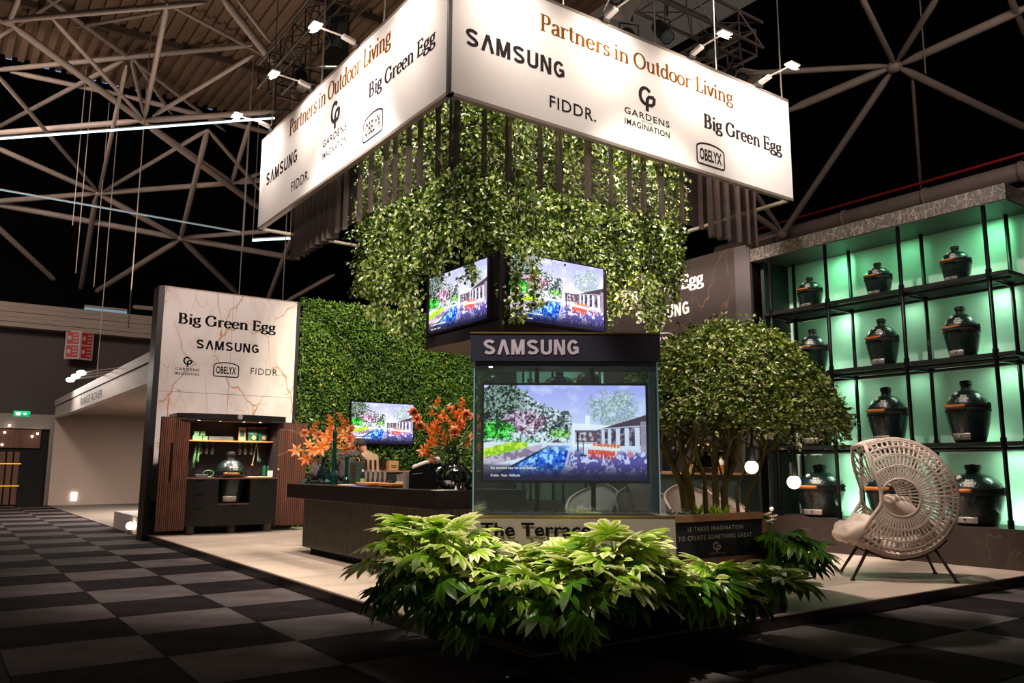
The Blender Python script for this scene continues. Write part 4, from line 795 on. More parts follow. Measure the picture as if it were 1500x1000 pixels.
def screen_mesh():
    xs_ = np.linspace(0, 1, IW); ys_ = np.linspace(0, 1, IH); X, Y = np.meshgrid(xs_, ys_); v = np.stack([X, Y, np.zeros_like(X)], -1).reshape(-1, 3); i = np.arange((IH-1)*IW).reshape(IH-1, IW)[:, :-1].reshape(-1)
    f = np.stack([i, i+1, i+IW+1, i+IW], 1); me = bpy.data.meshes.new('screen_picture'); me.vertices.add(len(v)); me.vertices.foreach_set('co', v.reshape(-1)); me.loops.add(4*len(f)); me.loops.foreach_set('vertex_index', f.reshape(-1).astype(np.int32)); me.polygons.add(len(f)); me.polygons.foreach_set('loop_start', np.arange(0, 4*len(f), 4, dtype=np.int32)); me.polygons.foreach_set('loop_total', np.full(len(f), 4, dtype=np.int32)); me.update(calc_edges=True)
    c = np.ones((len(v), 4), dtype=np.float32); im = IMG.reshape(-1, 3); c[:, :3] = np.where(im <= .04045, im/12.92, ((im+.055)/1.055)**2.4); a = me.color_attributes.new('picture', 'FLOAT_COLOR', 'POINT'); a.data.foreach_set('color', c.reshape(-1)); me.materials.append(MATS['screen_picture']); return me
M_ = bpy.data.materials.new('screen_picture'); M_.use_nodes = True; nt = M_.node_tree; b_ = nt.nodes['Principled BSDF']; a_ = nt.nodes.new('ShaderNodeAttribute'); a_.attribute_name = 'picture'; nt.links.new(a_.outputs['Color'], b_.inputs['Emission Color']); b_.inputs['Emission Strength'].default_value = 1.4; b_.inputs['Base Color'].default_value = (.01, .01, .01, 1); b_.inputs['Roughness'].default_value = .1; MATS['screen_picture'] = M_
PIC = screen_mesh(); m_bez = mat('screen_bezel', '15101c', .3); m_caption = mat('caption_white', 'ffffff', .5, emit='ffffff', es=1.1)
def television(name, lab, o, xd, n, w_, h_, glossy=1.0, extra=None):
    t = thing(name, lab, 'television', o, 'televisions showing the poolside picture'); M = frame(o, xd, n)
    MB().prism([(-.02, -.02), (w_+.02, -.02), (w_+.02, h_+.02), (-.02, h_+.02)], M, -.05).build('housing', m_bez, t, bevel=.004)
    me = PIC; so = bpy.data.objects.new('picture', me); so.scale = (w_, h_, 1); COL.objects.link(so); so.parent = t; R_ = M.copy(); R_.translation = Vector((0, 0, 0)); so.rotation_euler = R_.to_euler(); so.location = Vector(n).normalized()*.003
    q = MB(); text(q, 'Een zwembad waar het water fluistert.', M, w_*.045, h_*.115, w_*.28, h_*.028, .01, 1, .006); q.build('caption_line', m_caption, t); q = MB(); text(q, 'Koelte - Rust - Reflectie', M, w_*.045, h_*.04, w_*.18, h_*.026, .01, 1, .006); q.build('caption_line', m_caption, t)
    return t
# hung screen cube behind the ivy
TX, TY, TZ0, TZ1 = 5.10, 7.41, 2.77, 3.73
cu = thing('screen_cube', 'hanging brown black box column carrying two televisions under the ivy', 'screen mount', (TX, TY, TZ0))
MB().box(TX, TX+1.62, TY, TY+1.70, TZ0, TZ1).build('box_body', mat('cube_brown_black', '2a2024', .45), cu, bevel=.006)
MB().box(TX-.012, TX+1.62, TY-.012, TY+1.70, TZ0-.012, TZ0+.0).build('underside_panel', mat('cube_under', '6a574e', .6), cu)
MB().box(TX-.006, TX+.001, TY, TY+1.7, TZ0+.15, TZ0+.165).build('panel_joint', m_ink, cu); q = MB()
for a, b in ((.3, .3), (1.3, .3), (.3, 1.3), (1.3, 1.3)): q.cyl((TX+a, TY+b, TZ1), (TX+a, TY+b, 5.8), .01, 6)
q.build('suspension_rods', m_wire, cu)
MB().cyl((TX+.1, TY+1.0, TZ1+.35), (TX+.1, TY+.55, TZ1+.42), .07, 12).tube([(TX+.1, TY+1.0, TZ1+.6), (TX+.1, TY+1.0, TZ1)], .03, 6).build('mounting_bracket', m_ink, cu)
pL = onx(636, 490, TX); pR = onx(719, 470, TX)
television('television', 'television on the left side of the hanging box, partly behind ivy', (TX-.056, onx(634, 480, TX).y, onx(634, 489, TX).z), (0, -1, 0), (-1, 0, 0), onx(634, 480, TX).y-onx(719, 470, TX).y, onx(634, 410, TX).z-onx(634, 489, TX).z)
a = ony(743, 476, TY); b = ony(880, 486, TY); c = ony(880, 396, TY)
television('television', 'television on the right side of the hanging box, above the word SAMSUNG', (a.x, TY-.056, b.z), (1, 0, 0), (0, -1, 0), b.x-a.x, c.z-b.z)
a = ony(514, 648, 15.6); b = ony(606, 598, 15.6)
television('television', 'television mounted on the green wall behind the bar', (a.x, 15.62, a.z), (1, 0, 0), (0, -1, 0), b.x-a.x, .84)
# ================================================================ GLASS SHOWCASE (front faces the camera's side of the cut corner)
def sc(s, D, z): return FH*D+RT*s+Vector((0, 0, z))
SM = Matrix.Identity(4)
for i in range(3): SM[i][0] = RT[i]; SM[i][1] = FH[i]; SM[i][2] = UPZ[i]
def sbox(q, s0, s1, d0, d1, z0, z1): return q.box(s0, s1, d0, d1, z0, z1, SM)
SD = 6.2; S0, S1 = -.322, 1.145
m_hd = mat('showcase_header', '2b2838', .35, var=.05); m_base = mat('showcase_base_taupe', '9b8a84', .55); m_cu = mat('copper_trim', 'b08a5a', .3, metal=.8); m_lil = mat('letter_lilac', 'b8a8b8', .4)
shc = thing('glass_showcase', 'tall glass showcase with dark header and taupe base enclosing a television', 'showcase', sc(.41, SD, P))
sbox(MB(), S0, S1, SD, SD+.42, 2.078, 2.295).build('header_box', m_hd, shc, bevel=.004)
sbox(MB(), S0-.002, S1+.002, SD-.003, SD+.42, 2.295, 2.308).build('top_trim', m_cu, shc)
q = MB(); M = frame(sc(0, SD-.001, 0), RT, -FH)
def sbx(bl, br, tl):
    inv = M.inverted(); a = inv@ond(bl[0], bl[1], SD); b = inv@ond(br[0], br[1], SD); c = inv@ond(tl[0], tl[1], SD); return a.x, a.y, b.x-a.x, c.y-a.y
x_, y_, w_, h_ = sbx((707.5, 519), (848, 519.5), (707.5, 497)); heavy_text(q, 'SAMSUNG', M, x_, y_, w_, h_); q.build('lettering', m_lil, shc)
sbox(MB(), S0-.02, 1.225, SD-.02, SD+.45, P, .912).build('base_box', m_base, shc, bevel=.004)
sbox(MB(), S0-.022, 1.227, SD-.022, SD-.004, .905, .918).build('base_edge', m_cu, shc)
q = MB(); x_, y_, w_, h_ = sbx((704, 784.6), (865, 784.6), (704, 765)); M2 = frame(sc(0, SD-.022, 0), RT, -FH); text(q, 'The Terrace', M2, x_, y_, w_, h_, .02, 1.02, .002)
vsq = [Vector(v) for v in q.v]; q.add([v-FH*.012 for v in vsq], q.f[:]); q.build('lettering', m_ink, shc)
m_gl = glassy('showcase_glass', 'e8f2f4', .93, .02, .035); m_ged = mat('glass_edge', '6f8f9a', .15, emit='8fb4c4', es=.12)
g0, g1, gt, gb = S0+.03, S1-.02, 2.078, .925
for (a, b, c, d) in ((g0, g1, SD+.015, SD+.024), (g0, g1, SD+.40, SD+.409)): sbox(MB(), a, b, c, d, gb, gt).build('glass_pane', m_gl, shc)
for s in (g0, g1-.009): sbox(MB(), s, s+.009, SD+.025, SD+.40, gb, gt).build('glass_pane', m_gl, shc)
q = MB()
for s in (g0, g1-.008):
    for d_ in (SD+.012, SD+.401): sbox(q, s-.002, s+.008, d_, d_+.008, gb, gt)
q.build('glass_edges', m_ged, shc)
m_post = mat('post_navy_black', '14131e', .4)
for s in (.185, .63): sbox(MB(), s, s+.035, SD+.30, SD+.335, gb, gt).build('support_post', m_post, shc)
sbox(MB(), g0, g1, SD+.03, SD+.40, 2.045, 2.078).build('header_underside', m_post, shc)
n = 2600; ss = RNG.uniform(g0+.02, g1-.02, n); dd = RNG.uniform(SD+.03, SD+.38, n); q = MB()
for a, b in zip(ss[:700], dd[:700]):
    r = random.uniform(.004, .009); c = sc(a, b, .93+r*.6); q.add([c+Vector((r, 0, 0)), c+Vector((-r*.5, r*.8, 0)), c+Vector((-r*.5, -r*.8, 0)), c+Vector((0, 0, r))], [(0, 1, 3), (1, 2, 3), (2, 0, 3)])
q.build('glass_pebbles', mat('pebble_clear', 'b8aaa0', .2), shc, kind='stuff')
sbox(MB(), .15, .155, SD+.03, SD+.036, 2.05, 2.055); sbox(MB(), -.18, -.15, SD+.06, SD+.09, 2.038, 2.046).build('downlight', mat('sign_white_glow3', 'ffffff', .5, emit='ffffff', es=4), shc)
DT = SD+.26
a = ond(708, 703, DT); b = ond(948, 703, DT); c = ond(708, 564, DT)
television('television', 'large television inside the glass showcase showing a pool and terrace', a, RT, -FH, (b-a).length, c.z-a.z)
# ================================================================ PLANTER, FATSIA
m_soil = mat('planter_soil', '14100d', .95, bump=.8, bscale=40)
ptr = thing('corner_planter', 'low black planter box filling the stand corner beneath the foliage', 'planter', (3.3, 4.4, P))
poly = [(3.30, 6.0), (3.30, 4.33), (5.85, 4.33), (6.35, 5.0), (6.3, 5.7), (5.3, 5.75), (4.3, 5.85)]
q = MB(); Mi = Matrix.Translation((0, 0, P)); q.prism(poly, Mi, .24); q.build('planter_box', mat('planter_black', '0d0c0c', .7), ptr)
q = MB(); q.prism([(x*.985+.06, y*.985+.07) for x, y in poly], Matrix.Translation((0, 0, P+.23)), .03); q.build('soil', m_soil, ptr)
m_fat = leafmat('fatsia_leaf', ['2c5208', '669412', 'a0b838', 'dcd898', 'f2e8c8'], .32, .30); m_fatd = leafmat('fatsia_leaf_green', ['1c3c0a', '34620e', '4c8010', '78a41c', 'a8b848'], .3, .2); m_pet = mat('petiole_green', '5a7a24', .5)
def palmate(nm, lobes, sp, var, droop, m_, seed):
    r = random.Random(seed); q = MB()
    for k in range(lobes):
        a = (k-(lobes-1)/2)*sp+r.uniform(-.05, .05); mid = 1-abs(k-(lobes-1)/2)/(lobes/2)*.42; L_ = mid*r.uniform(.92, 1.08); w_ = .155*L_**.5*r.uniform(.9, 1.1)
        ca, sa = math.cos(a), math.sin(a); tw = r.uniform(-.03, .03)
        def pt(l, s, z): return (l*ca-s*sa, l*sa+s*ca, z)
        dz = lambda l: -droop*l*l+.10*l*(1-l)
        v = [pt(0, 0, .0), pt(.30*L_, -w_*.55, dz(.3)-.0), pt(.30*L_, 0, dz(.3)+.03), pt(.30*L_, w_*.55, dz(.3)), pt(.62*L_, -w_, dz(.62)+.0+tw), pt(.62*L_, 0, dz(.62)-.035), pt(.62*L_, w_, dz(.62)-tw), pt(.85*L_, -w_*.6, dz(.85)), pt(.85*L_, 0, dz(.85)-.03), pt(.85*L_, w_*.6, dz(.85)), pt(L_, 0, dz(1.0)-.02)]
        lo, hi = var; ti = [lo, hi*.6, lo, hi*.6, hi, lo+.1, hi, hi, lo+.15, hi, hi]
        ti = [min(1, max(0.001, x+r.uniform(-.05, .05))) for x in ti]
        q.add(v, [(0, 1, 2), (0, 2, 3), (1, 4, 5, 2), (2, 5, 6, 3), (4, 7, 8, 5), (5, 8, 9, 6), (7, 10, 8), (8, 10, 9)], ti)
    return q.mesh(nm, m_, smooth=True)
LV = [palmate('leaf', 8, .47, (.28, .95), .16, m_fat, 1), palmate('leaf', 7, .50, (.10, .80), .26, m_fat, 2), palmate('leaf', 9, .42, (.40, 1.0), .12, m_fat, 3), palmate('leaf', 7, .50, (.08, .55), .34, m_fat, 4)]
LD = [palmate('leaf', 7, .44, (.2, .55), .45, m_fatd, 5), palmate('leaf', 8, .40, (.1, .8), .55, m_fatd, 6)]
stems = {}
def fatsia(name, lab, base, R_, Hh, n, dark, seed, size=.2, front=None):
    r = random.Random(seed); t = thing(name, lab, 'plant', base, 'leafy fatsia plants around the showcase'); q = MB(); b = Vector(base)
    for i in range(n):
        f = (i+.5)/n; el = math.radians(82-100*f**.9); az = i*2.39996+seed; 
        tip = b+Vector((math.cos(az)*math.cos(el)*R_, math.sin(az)*math.cos(el)*R_, Hh*.42+math.sin(el)*Hh*.58))
        tip += Vector((r.uniform(-.05, .05), r.uniform(-.05, .05), r.uniform(-.03, .05)))
        mid = b+(tip-b)*.5+Vector((0, 0, .10)); q.tube([b+Vector((0, 0, .0)), mid, tip], [.008, .005, .004], 5)
        out = Vector((math.cos(az), math.sin(az), 0)); pitch_ = .55-.95*f+r.uniform(-.35, .35); me = r.choice(LD if (dark or (f > .8 and r.random() < .6)) else LV); s = size*r.uniform(.75, 1.2)  # low leaves and low plants take darker green: shade put into the colour
        X = (out*math.cos(pitch_)+UPZ*math.sin(pitch_)).normalized(); Y = UPZ.cross(X).normalized(); Z = X.cross(Y); roll_ = r.uniform(-.5, .5); Y2 = Y*math.cos(roll_)+Z*math.sin(roll_); Z2 = X.cross(Y2)
        o = bpy.data.objects.new('leaf', me); COL.objects.link(o); o.parent = t; Rm = Matrix((X, Y2, Z2)).transposed(); o.rotation_euler = Rm.to_euler(); o.location = tip-b; o.scale = (s, s, s)
    q.build('leaf_stems', m_pet, t, True, kind='stuff'); return t
# (pixel x, distance, height, radius, leaves, dark, label)
FP = [(608, 5.95, .78, .30, 25, 0, 'variegated fatsia at the left end of the planter'), (655, 5.7, .74, .34, 27, 0, 'variegated fatsia left of the words The Terrace'), (720, 5.75, .60, .30, 25, 0, 'variegated fatsia below the letters The'), (765, 5.45, .50, .33, 25, 0, 'variegated fatsia low in front, below the word Terrace'), (820, 5.75, .60, .30, 25, 0, 'variegated fatsia below the end of the word Terrace'),
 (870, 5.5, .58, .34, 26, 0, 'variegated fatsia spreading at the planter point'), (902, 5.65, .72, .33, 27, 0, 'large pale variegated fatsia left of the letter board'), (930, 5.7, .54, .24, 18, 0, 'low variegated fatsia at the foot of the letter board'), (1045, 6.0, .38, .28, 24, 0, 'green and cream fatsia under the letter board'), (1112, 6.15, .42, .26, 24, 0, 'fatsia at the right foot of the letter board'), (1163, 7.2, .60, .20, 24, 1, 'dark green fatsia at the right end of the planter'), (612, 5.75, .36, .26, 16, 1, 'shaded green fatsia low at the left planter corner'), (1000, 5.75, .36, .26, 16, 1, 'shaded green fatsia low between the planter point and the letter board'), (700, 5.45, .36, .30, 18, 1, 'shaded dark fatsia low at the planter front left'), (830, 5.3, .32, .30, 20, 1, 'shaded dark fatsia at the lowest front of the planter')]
for k, (px, D, hh, R_, n, dk_, lab) in enumerate(FP):
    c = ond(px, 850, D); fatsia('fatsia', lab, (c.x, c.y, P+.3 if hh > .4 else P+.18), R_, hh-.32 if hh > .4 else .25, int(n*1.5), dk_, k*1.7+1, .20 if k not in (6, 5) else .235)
# silver leaved ground plants, white flowers and yellow shoots behind the sign
m_sil = leafmat('silver_leaf', ['8a9a90', 'b4beb4', 'e0e2dc'], .6, .1); m_yel = leafmat('shoot_yellow', ['6a9a10', 'a8c820', 'd8e060'], .4, .3)
t = thing('silver_groundcover', 'small silvery grey groundcover between the showcase and the letter board', 'plant', (4.95, 4.95, P+.3)); c0 = ond(992, 752, 7.2); n = 500
leaf_cloud('silver_leaves', m_sil, np.stack([c0.x+RNG.normal(0, .13, n), c0.y+RNG.normal(0, .06, n), .84+RNG.uniform(-.1, .06, n)], 1), np.tile([0, 0, 1], (n, 1)), .035, t, asp=.6)
MB().ball((c0.x, c0.y, .6), .2, 8, (1, .7, 1)).build('root_mound', m_soil, t)
for k, (px, py, lab) in enumerate(((1022, 748, 'left of the tree stems'), (1046, 750, 'in front of the tree stems'), (1060, 752, 'right of the tree stems'))):
    c = ond(px, py+6, 7.25); t = thing('hosta_shoot', 'bright yellow green upright shoot behind the letter board, '+lab, 'plant', (c.x, c.y, .5), 'bright shoots behind the letter board'); n = 9
    for j in range(5):
        a = random.uniform(-1.2, 1.2); q = MB(); d = RT*math.sin(a)*.07+FH*random.uniform(-.03, .03); s = .11+random.random()*.05; b0 = Vector((c.x, c.y, c.z-.03)); w_ = RT*.022
        q.add([b0, b0+d*.5+UPZ*s*.5-w_, b0+d*.5+UPZ*s*.5-FH*.01, b0+d*.5+UPZ*s*.5+w_, b0+d+UPZ*s], [(0, 1, 2), (0, 2, 3), (1, 4, 2), (2, 4, 3)], [.1, .5, .2, .5, .9]); q.build('leaf_blade', m_yel, t)
    MB().tube([(c.x, c.y, .42), (c.x, c.y, c.z-.02)], .008, 5).build('stem', m_pet, t)
m_wfl = mat('petal_white', 'e0d6cc', .6)
for k, (px, py, D) in enumerate(((1124, 756, 7.0), (1133, 760, 7.0), (1128, 766, 6.95))):
    c = ond(px, py, D); t = thing('white_flower', ['white bloom highest at the right edge of the letter board', 'white bloom farthest right beside the letter board', 'white bloom lowest beside the letter board'][k], 'flower', c, 'white blooms beside the letter board')
    for j in range(6):
        a = j*PI/3; q = MB(); dx = Vector((math.cos(a), math.sin(a), 0)); q.ball(c+dx*.022+UPZ*.006*j, .016, 6, (1, 1, .6)); q.build('petal', m_wfl, t, True)
    MB().ball(c, .01, 6).build('flower_eye', m_yel, t); MB().tube([c, (c.x, c.y, .5)], .004, 4).build('stem', m_pet, t)
# ---- letter board
m_oak = mat('oak_frame', '9a6c50', .5, var=.12, vscale=6, stretch=(1, 1, 6)); m_felt = mat('board_navy', '0c0f1c', .8)
LX0, LX1, LY, LZ0, LZ1 = 4.80, 6.13, 4.70, .475, .887
lb = thing('letter_board', 'wood framed navy letter board on posts at the planter edge', 'sign', (LX0, LY, P)); fw_ = .055
MB().box(LX0+fw_, LX1-fw_, LY+.01, LY+.05, LZ0+fw_, LZ1-fw_).build('felt_panel', m_felt, lb)
MB().box(LX0, LX1, LY-.01, LY+.08, LZ1-fw_, LZ1).build('frame_rail', m_oak, lb); MB().box(LX0, LX1, LY-.01, LY+.08, LZ0, LZ0+fw_).build('frame_rail', m_oak, lb)
for x in (LX0, LX1-fw_): MB().box(x, x+fw_, LY-.01, LY+.08, LZ0, LZ1).build('frame_stile', m_oak, lb)
MB().box(LX0+.02, LX0+.07, LY+.0, LY+.05, P+.0, LZ0).build('post', mat('post_oak_grey', '7a6458', .6), lb); MB().box(LX1-.07, LX1-.02, LY+.0, LY+.05, P, LZ0).build('post', m_oak, lb)
q = MB(); M = frame((0, LY+.009, 0), (1, 0, 0), (0, -1, 0)); B = lambda *a: wallbox('y', LY, M, *a)
x_, y_, w_, h_ = B((1008.8, 779), (1089.5, 776), (1008.8, 772.5)); text(q, 'IT TAKES IMAGINATION', M, x_, y_, w_, h_, .01, 1.2); m_ls = mat('letter_stone', 'b0a094', .6); q.build('text_line', m_ls, lb); q = MB()
x_, y_, w_, h_ = B((994.8, 793), (1102.6, 788), (994.8, 786)); text(q, 'TO CREATE SOMETHING GREAT', M, x_, y_, w_, h_, .01, 1.2); q.build('text_line', m_ls, lb); q = MB()
x_, y_, w_, h_ = B((1046, 809), (1057, 808), (1046, 794)); leaf_mark(q, M, x_, y_, w_, h_); text(q, 'GARDENS', M, x_-w_*.6, y_-.012, w_*2.2, .009, 0, 1.1)
q.build('leaf_mark', m_ls, lb)
# ---- multi-stem tree
m_bark = mat('bark_mossy', '75683a', .85, var=.35, vscale=14, stretch=(1, 1, .3), bump=.4, bscale=30); m_tl_ = leafmat('tree_leaf', ['26380a', '4c6414', '788c22', 'aaa858', 'dcc8a8'], .3, .22)
TC = Vector((5.85, 5.2, 0)); tr = thing('multi_stem_tree', 'broad umbrella crowned multi-stem tree behind the letter board', 'tree', (TC.x, TC.y, P+.3))
rr = random.Random(3); tips = []; 
STM = [((1012, 752), (1000, 712), (985, 682), (969, 652), (962, 618)), ((1020, 752), (1006, 706), (999, 672), (1000, 640), (985, 600)), ((1022, 752), (1012, 712), (1000, 668), (1018, 640), (1022, 590)), ((1035, 752), (1032, 700), (1022, 672), (1016, 640), (1030, 585)), ((1050, 752), (1048, 720), (1046, 670), (1048, 620), (1056, 560)), ((1062, 752), (1060, 715), (1075, 680), (1082, 640), (1090, 590)), ((1066, 752), (1062, 715), (1064, 675), (1070, 645), (1082, 600)), ((1084, 752), (1096, 722), (1112, 690), (1122, 662), (1150, 632)), ((1086, 752), (1078, 715), (1092, 690), (1128, 660), (1170, 625))]
for k, st in enumerate(STM):
    Ds = [7.6, 7.6+.02*rr.uniform(-1, 1), 7.6+rr.uniform(-.1, .15), 7.6+rr.uniform(-.25, .3), 7.6+rr.uniform(-.45, .5)]
    pts = [ond(p[0], p[1], D) for p, D in zip(st, Ds)]; pts[0].z = P+.3; r0 = [.044, .028, .031, .026, .036, .034, .027, .019, .018][k]
    MB().tube(pts, [r0, r0*.85, r0*.66, r0*.5, r0*.34], 9).build('stem', m_bark, tr, True)
    tips.append((pts[-1], r0*.34)); tips.append((pts[-2], r0*.4))
    for j in range(4):
        a_ = pts[rr.choice((1, 2, 2, 3))]; e_ = a_+RT*rr.uniform(-.38, .38)+FH*rr.uniform(-.3, .3)+UPZ*rr.uniform(.35, .75); e_.z = max(e_.z, 1.62); mm_ = a_.lerp(e_, .5)+RT*rr.uniform(-.06, .06)-UPZ*.03
        MB().tube([a_, a_.lerp(mm_, .5)+UPZ*.02, mm_, e_], [r0*.42, r0*.36, r0*.3, r0*.18], 7).build('side_branch', m_bark, tr, True)
cc = Vector((6.05, 5.03, 1.55)); q = MB()
def crown_r(a): return 1.09+.07*math.sin(a*3+1)+.04*math.sin(a*7)
for k in range(95):
    p, r0 = tips[k % len(tips)]; a = rr.uniform(0, 2*PI); f = math.sqrt(rr.random()); R_ = crown_r(a)*f*.95; e_ = Vector((cc.x+math.cos(a)*R_, cc.y+math.sin(a)*R_, 1.62+.86*math.sqrt(max(0, 1-f*f))*rr.uniform(.75, 1)-.05))
    if (e_-p).length > 1.25: p = p.lerp(e_, .3); 
    m1 = p.lerp(e_, .45)+Vector((rr.uniform(-.06, .06), rr.uniform(-.06, .06), rr.uniform(-.02, .09))); q.tube([tips[k % len(tips)][0], p.lerp(m1, .6), m1, e_], [.013, .010, .007, .004], 5)
q.build('branches', m_bark, tr, True, kind='stuff')
n = 30000; a = RNG.uniform(0, 2*PI, n); f = np.sqrt(RNG.random(n)); R_ = (1.09+.07*np.sin(a*3+1)+.04*np.sin(a*7)); sh = RNG.random(n)
dome = np.clip(1-f**1.9, 0, 1)**.72; hz = 1.64+dome*.98*(1+.05*np.sin(a*5+f*6)); low = 1.52+.10*(np.cos(a-2.5) > .2)+.12*(1-f)+.08*np.sin(a*4)+.16*np.sin(f*9+a*3)*.5-.10*np.clip(np.sin(a*9+1), 0, 1)*f
inner = RNG.random(n) < .42; z = np.where(inner, low+(hz-low)*RNG.random(n)**.6, hz-np.abs(RNG.normal(0, .06, n))+(RNG.random(n) > .9)*RNG.uniform(0, .09, n))
R_ = R_*(1+(RNG.random(n) > .85)*RNG.uniform(0, .08, n)); pos = np.stack([cc.x+np.cos(a)*R_*f*1.02, cc.y+np.sin(a)*R_*f*1.02, z], 1); nm = np.stack([np.cos(a)*f*.7, np.sin(a)*f*.7, np.full(n, .8)], 1)
cl = np.sin(pos[:, 0]*11+2*np.sin(pos[:, 2]*9))*np.sin(pos[:, 1]*12+1)*np.sin(pos[:, 2]*10+2); keep = (cl > -.30)|(RNG.random(n) < .45); pos = pos[keep]; nm = nm[keep]; n = len(pos)
leaf_cloud('crown_foliage', m_tl_, pos, nm, RNG.uniform(.035, .062, n), tr, tint=np.clip(RNG.random(n)**1.3*.9, 0, 1), asp=.55, spread=.55)
# ---- pendant globe bulbs hanging from the tree
m_blb = mat('bulb_glow', 'ffffff', .5, emit='ffe9c8', es=2.2); m_cable = mat('cable_black', '0e0d10', .5)
for k, (px, py, D, lab) in enumerate(((1101, 684, 6.95, 'left'), (1163, 706, 6.9, 'right'))):
    c = ond(px, py, D); t = thing('pendant_bulb', 'glowing globe bulb on a black socket hanging from the tree, the %s one' % lab, 'lamp', c, 'globe bulbs hanging from the tree')
    MB().ball(c, .057, 20).build('globe', m_blb, t, True); MB().cyl(c+UPZ*.05, c+UPZ*.165, .037, 16).build('socket', m_cable, t, 'auto')
    MB().tube([c+UPZ*.16, c+UPZ*.3+RT*.01, c+UPZ*.52], .006, 6).tube([c+UPZ*.16+RT*.012, c+UPZ*.34+RT*.02, c+UPZ*.52], .005, 6).build('cord', m_cable, t)
    lamp('bulb_light', 'POINT', c-FH*.08, None, 2.2, (1, .85, .65), .05)
# ================================================================ CERAMIC EGG GRILLS
def dimpled():
    M = mat('glaze_green', '12231f', .30, coat=.5); nt = M.node_tree; N = nt.nodes.new; L = nt.links.new; b = nt.nodes['Principled BSDF']
    tc = N('ShaderNodeTexCoord'); v = N('ShaderNodeTexVoronoi'); v.inputs['Scale'].default_value = 42; L(tc.outputs['Object'], v.inputs[0]); bp = N('ShaderNodeBump'); bp.inputs['Strength'].default_value = .35; bp.inputs['Distance'].default_value = .01; L(v.outputs[0], bp.inputs['Height']); L(bp.outputs[0], b.inputs['Normal']); return M
m_egg = dimpled(); m_cast = mat('cast_iron', '141210', .55, metal=.3); m_steel = mat('steel_brushed', 'b8aca4', .32, metal=.45); m_wood = mat('handle_wood', 'c8742c', .5, var=.15, vscale=10); m_dial = mat('dial_white', 'f0e8e4', .4); m_emb = mat('emblem_cream', 'd8d4c8', .35); m_gask = mat('gasket_grey', '3a3a3c', .8)
def egg(D, Hh, lab, grp, name='egg_grill', feet=False):
    t = thing(name, lab, 'grill', (0, 0, 0), grp)
    prof = [(.001, 0), (.30*D, 0), (.345*D, .02*Hh), (.40*D, .13*Hh), (.455*D, .30*Hh), (.487*D, .43*Hh), (.495*D, .535*Hh)]
    MB().lathe(prof, n=36).build('ceramic_base', m_egg, t, True)
    lid = [(.495*D, .565*Hh), (.483*D, .62*Hh), (.450*D, .685*Hh), (.39*D, .75*Hh), (.30*D, .805*Hh), (.20*D, .84*Hh), (.115*D, .855*Hh)]
    o = MB().lathe(lid, n=36).build('ceramic_dome', m_egg, t, True)
    MB().lathe([(.49*D, .535*Hh), (.49*D, .565*Hh)], n=36).build('gasket', m_gask, t, True)
    q = MB()
    for z0, z1 in ((.49, .53), (.57, .61)): q.lathe([(.494*D, z0*Hh), (.508*D, z0*Hh), (.508*D, z1*Hh), (.490*D, z1*Hh)], n=36)
    q.build('band', m_cast, t, 'auto')
    q = MB().lathe([(.135*D, .82*Hh), (.14*D, .85*Hh), (.120*D, .868*Hh), (.122*D, .925*Hh), (.142*D, .93*Hh), (.142*D, .985*Hh), (.125*D, 1.0*Hh), (.001, 1.0*Hh)], n=20).build('chimney_cap', m_cast, t, 'auto')
    MB().box(-.03*D, .03*D, -.03*D, .03*D, .995*Hh, 1.012*Hh).build('damper_tab', m_cast, q)
    h = MB().tube([(-.60*D, -.25*D, .575*Hh), (-.605*D, -.1*D, .575*Hh), (-.605*D, .1*D, .575*Hh), (-.60*D, .25*D, .575*Hh)], .036*D, 10).build('handle', m_wood, t, True)
    q = MB()
    for s in (-1, 1): q.bar((-.50*D, s*.17*D, .60*Hh), (-.60*D, s*.19*D, .575*Hh), .03*D)
    q.build('handle_brackets', m_cast, h)
    q = MB().lathe([(.36*D, .035*Hh), (.405*D, .035*Hh), (.425*D, .05*Hh), (.440*D, .13*Hh), (.425*D, .145*Hh), (.40*D, .145*Hh)], n=12, a0=PI-.52, a1=PI+.52).build('vent_door', m_steel, t, 'auto')
    MB().bar((-.445*D, -.02*D, .10*Hh), (-.465*D, -.02*D, .10*Hh), .03*D).build('vent_knob', m_cast, q)
    q = MB(); 
    a = .62; c = Vector((-.345*D*math.cos(.28), -.345*D*math.sin(.28)*-1, .79*Hh)); nrm = Vector((-.72*math.cos(.28), .72*math.sin(.28), .69)).normalized(); Q = nrm.to_track_quat('Z', 'Y').to_matrix().to_4x4(); Q.translation = c
    th = MB().lathe([(.001, .012*D), (.042*D, .012*D), (.048*D, .004*D), (.048*D, -.02*D)], n=16, M=Q).build('thermometer', m_dial, t, 'auto')
    MB().bar(Q@Vector((0, -.03*D, .014*D)), Q@Vector((.01*D, .02*D, .014*D)), .006*D).build('needle', m_rd, th)
    q = MB()   # raised lettering wrapped round the dome
    for ln, (tx_, wd) in enumerate((('BIG', .34), ('GREEN', .50), ('EGG', .34))):
        vs, fs, x0, x1, y0, y1 = glyphs(tx_, .03); zc = (.725-.042*ln)*Hh
        def wrap(v):
            ang = PI+.30+(((v.x-x0)/(x1-x0))-.5)*wd; z = zc+((v.y-y0)/(y1-y0))*.034*Hh; r = float(np.interp(z/Hh, [.565, .62, .685, .75, .805, .84], [.495, .483, .45, .39, .30, .20]))*D+.002; return (r*math.cos(ang), r*math.sin(ang), z)
        q.add([wrap(v) for v in vs], fs)
    q.build('raised_lettering', m_emb, t)
    q = MB()
    for s in (-1, 1): q.box(.49*D, .55*D, s*.12*D-.015*D, s*.12*D+.015*D, .50*Hh, .66*Hh)
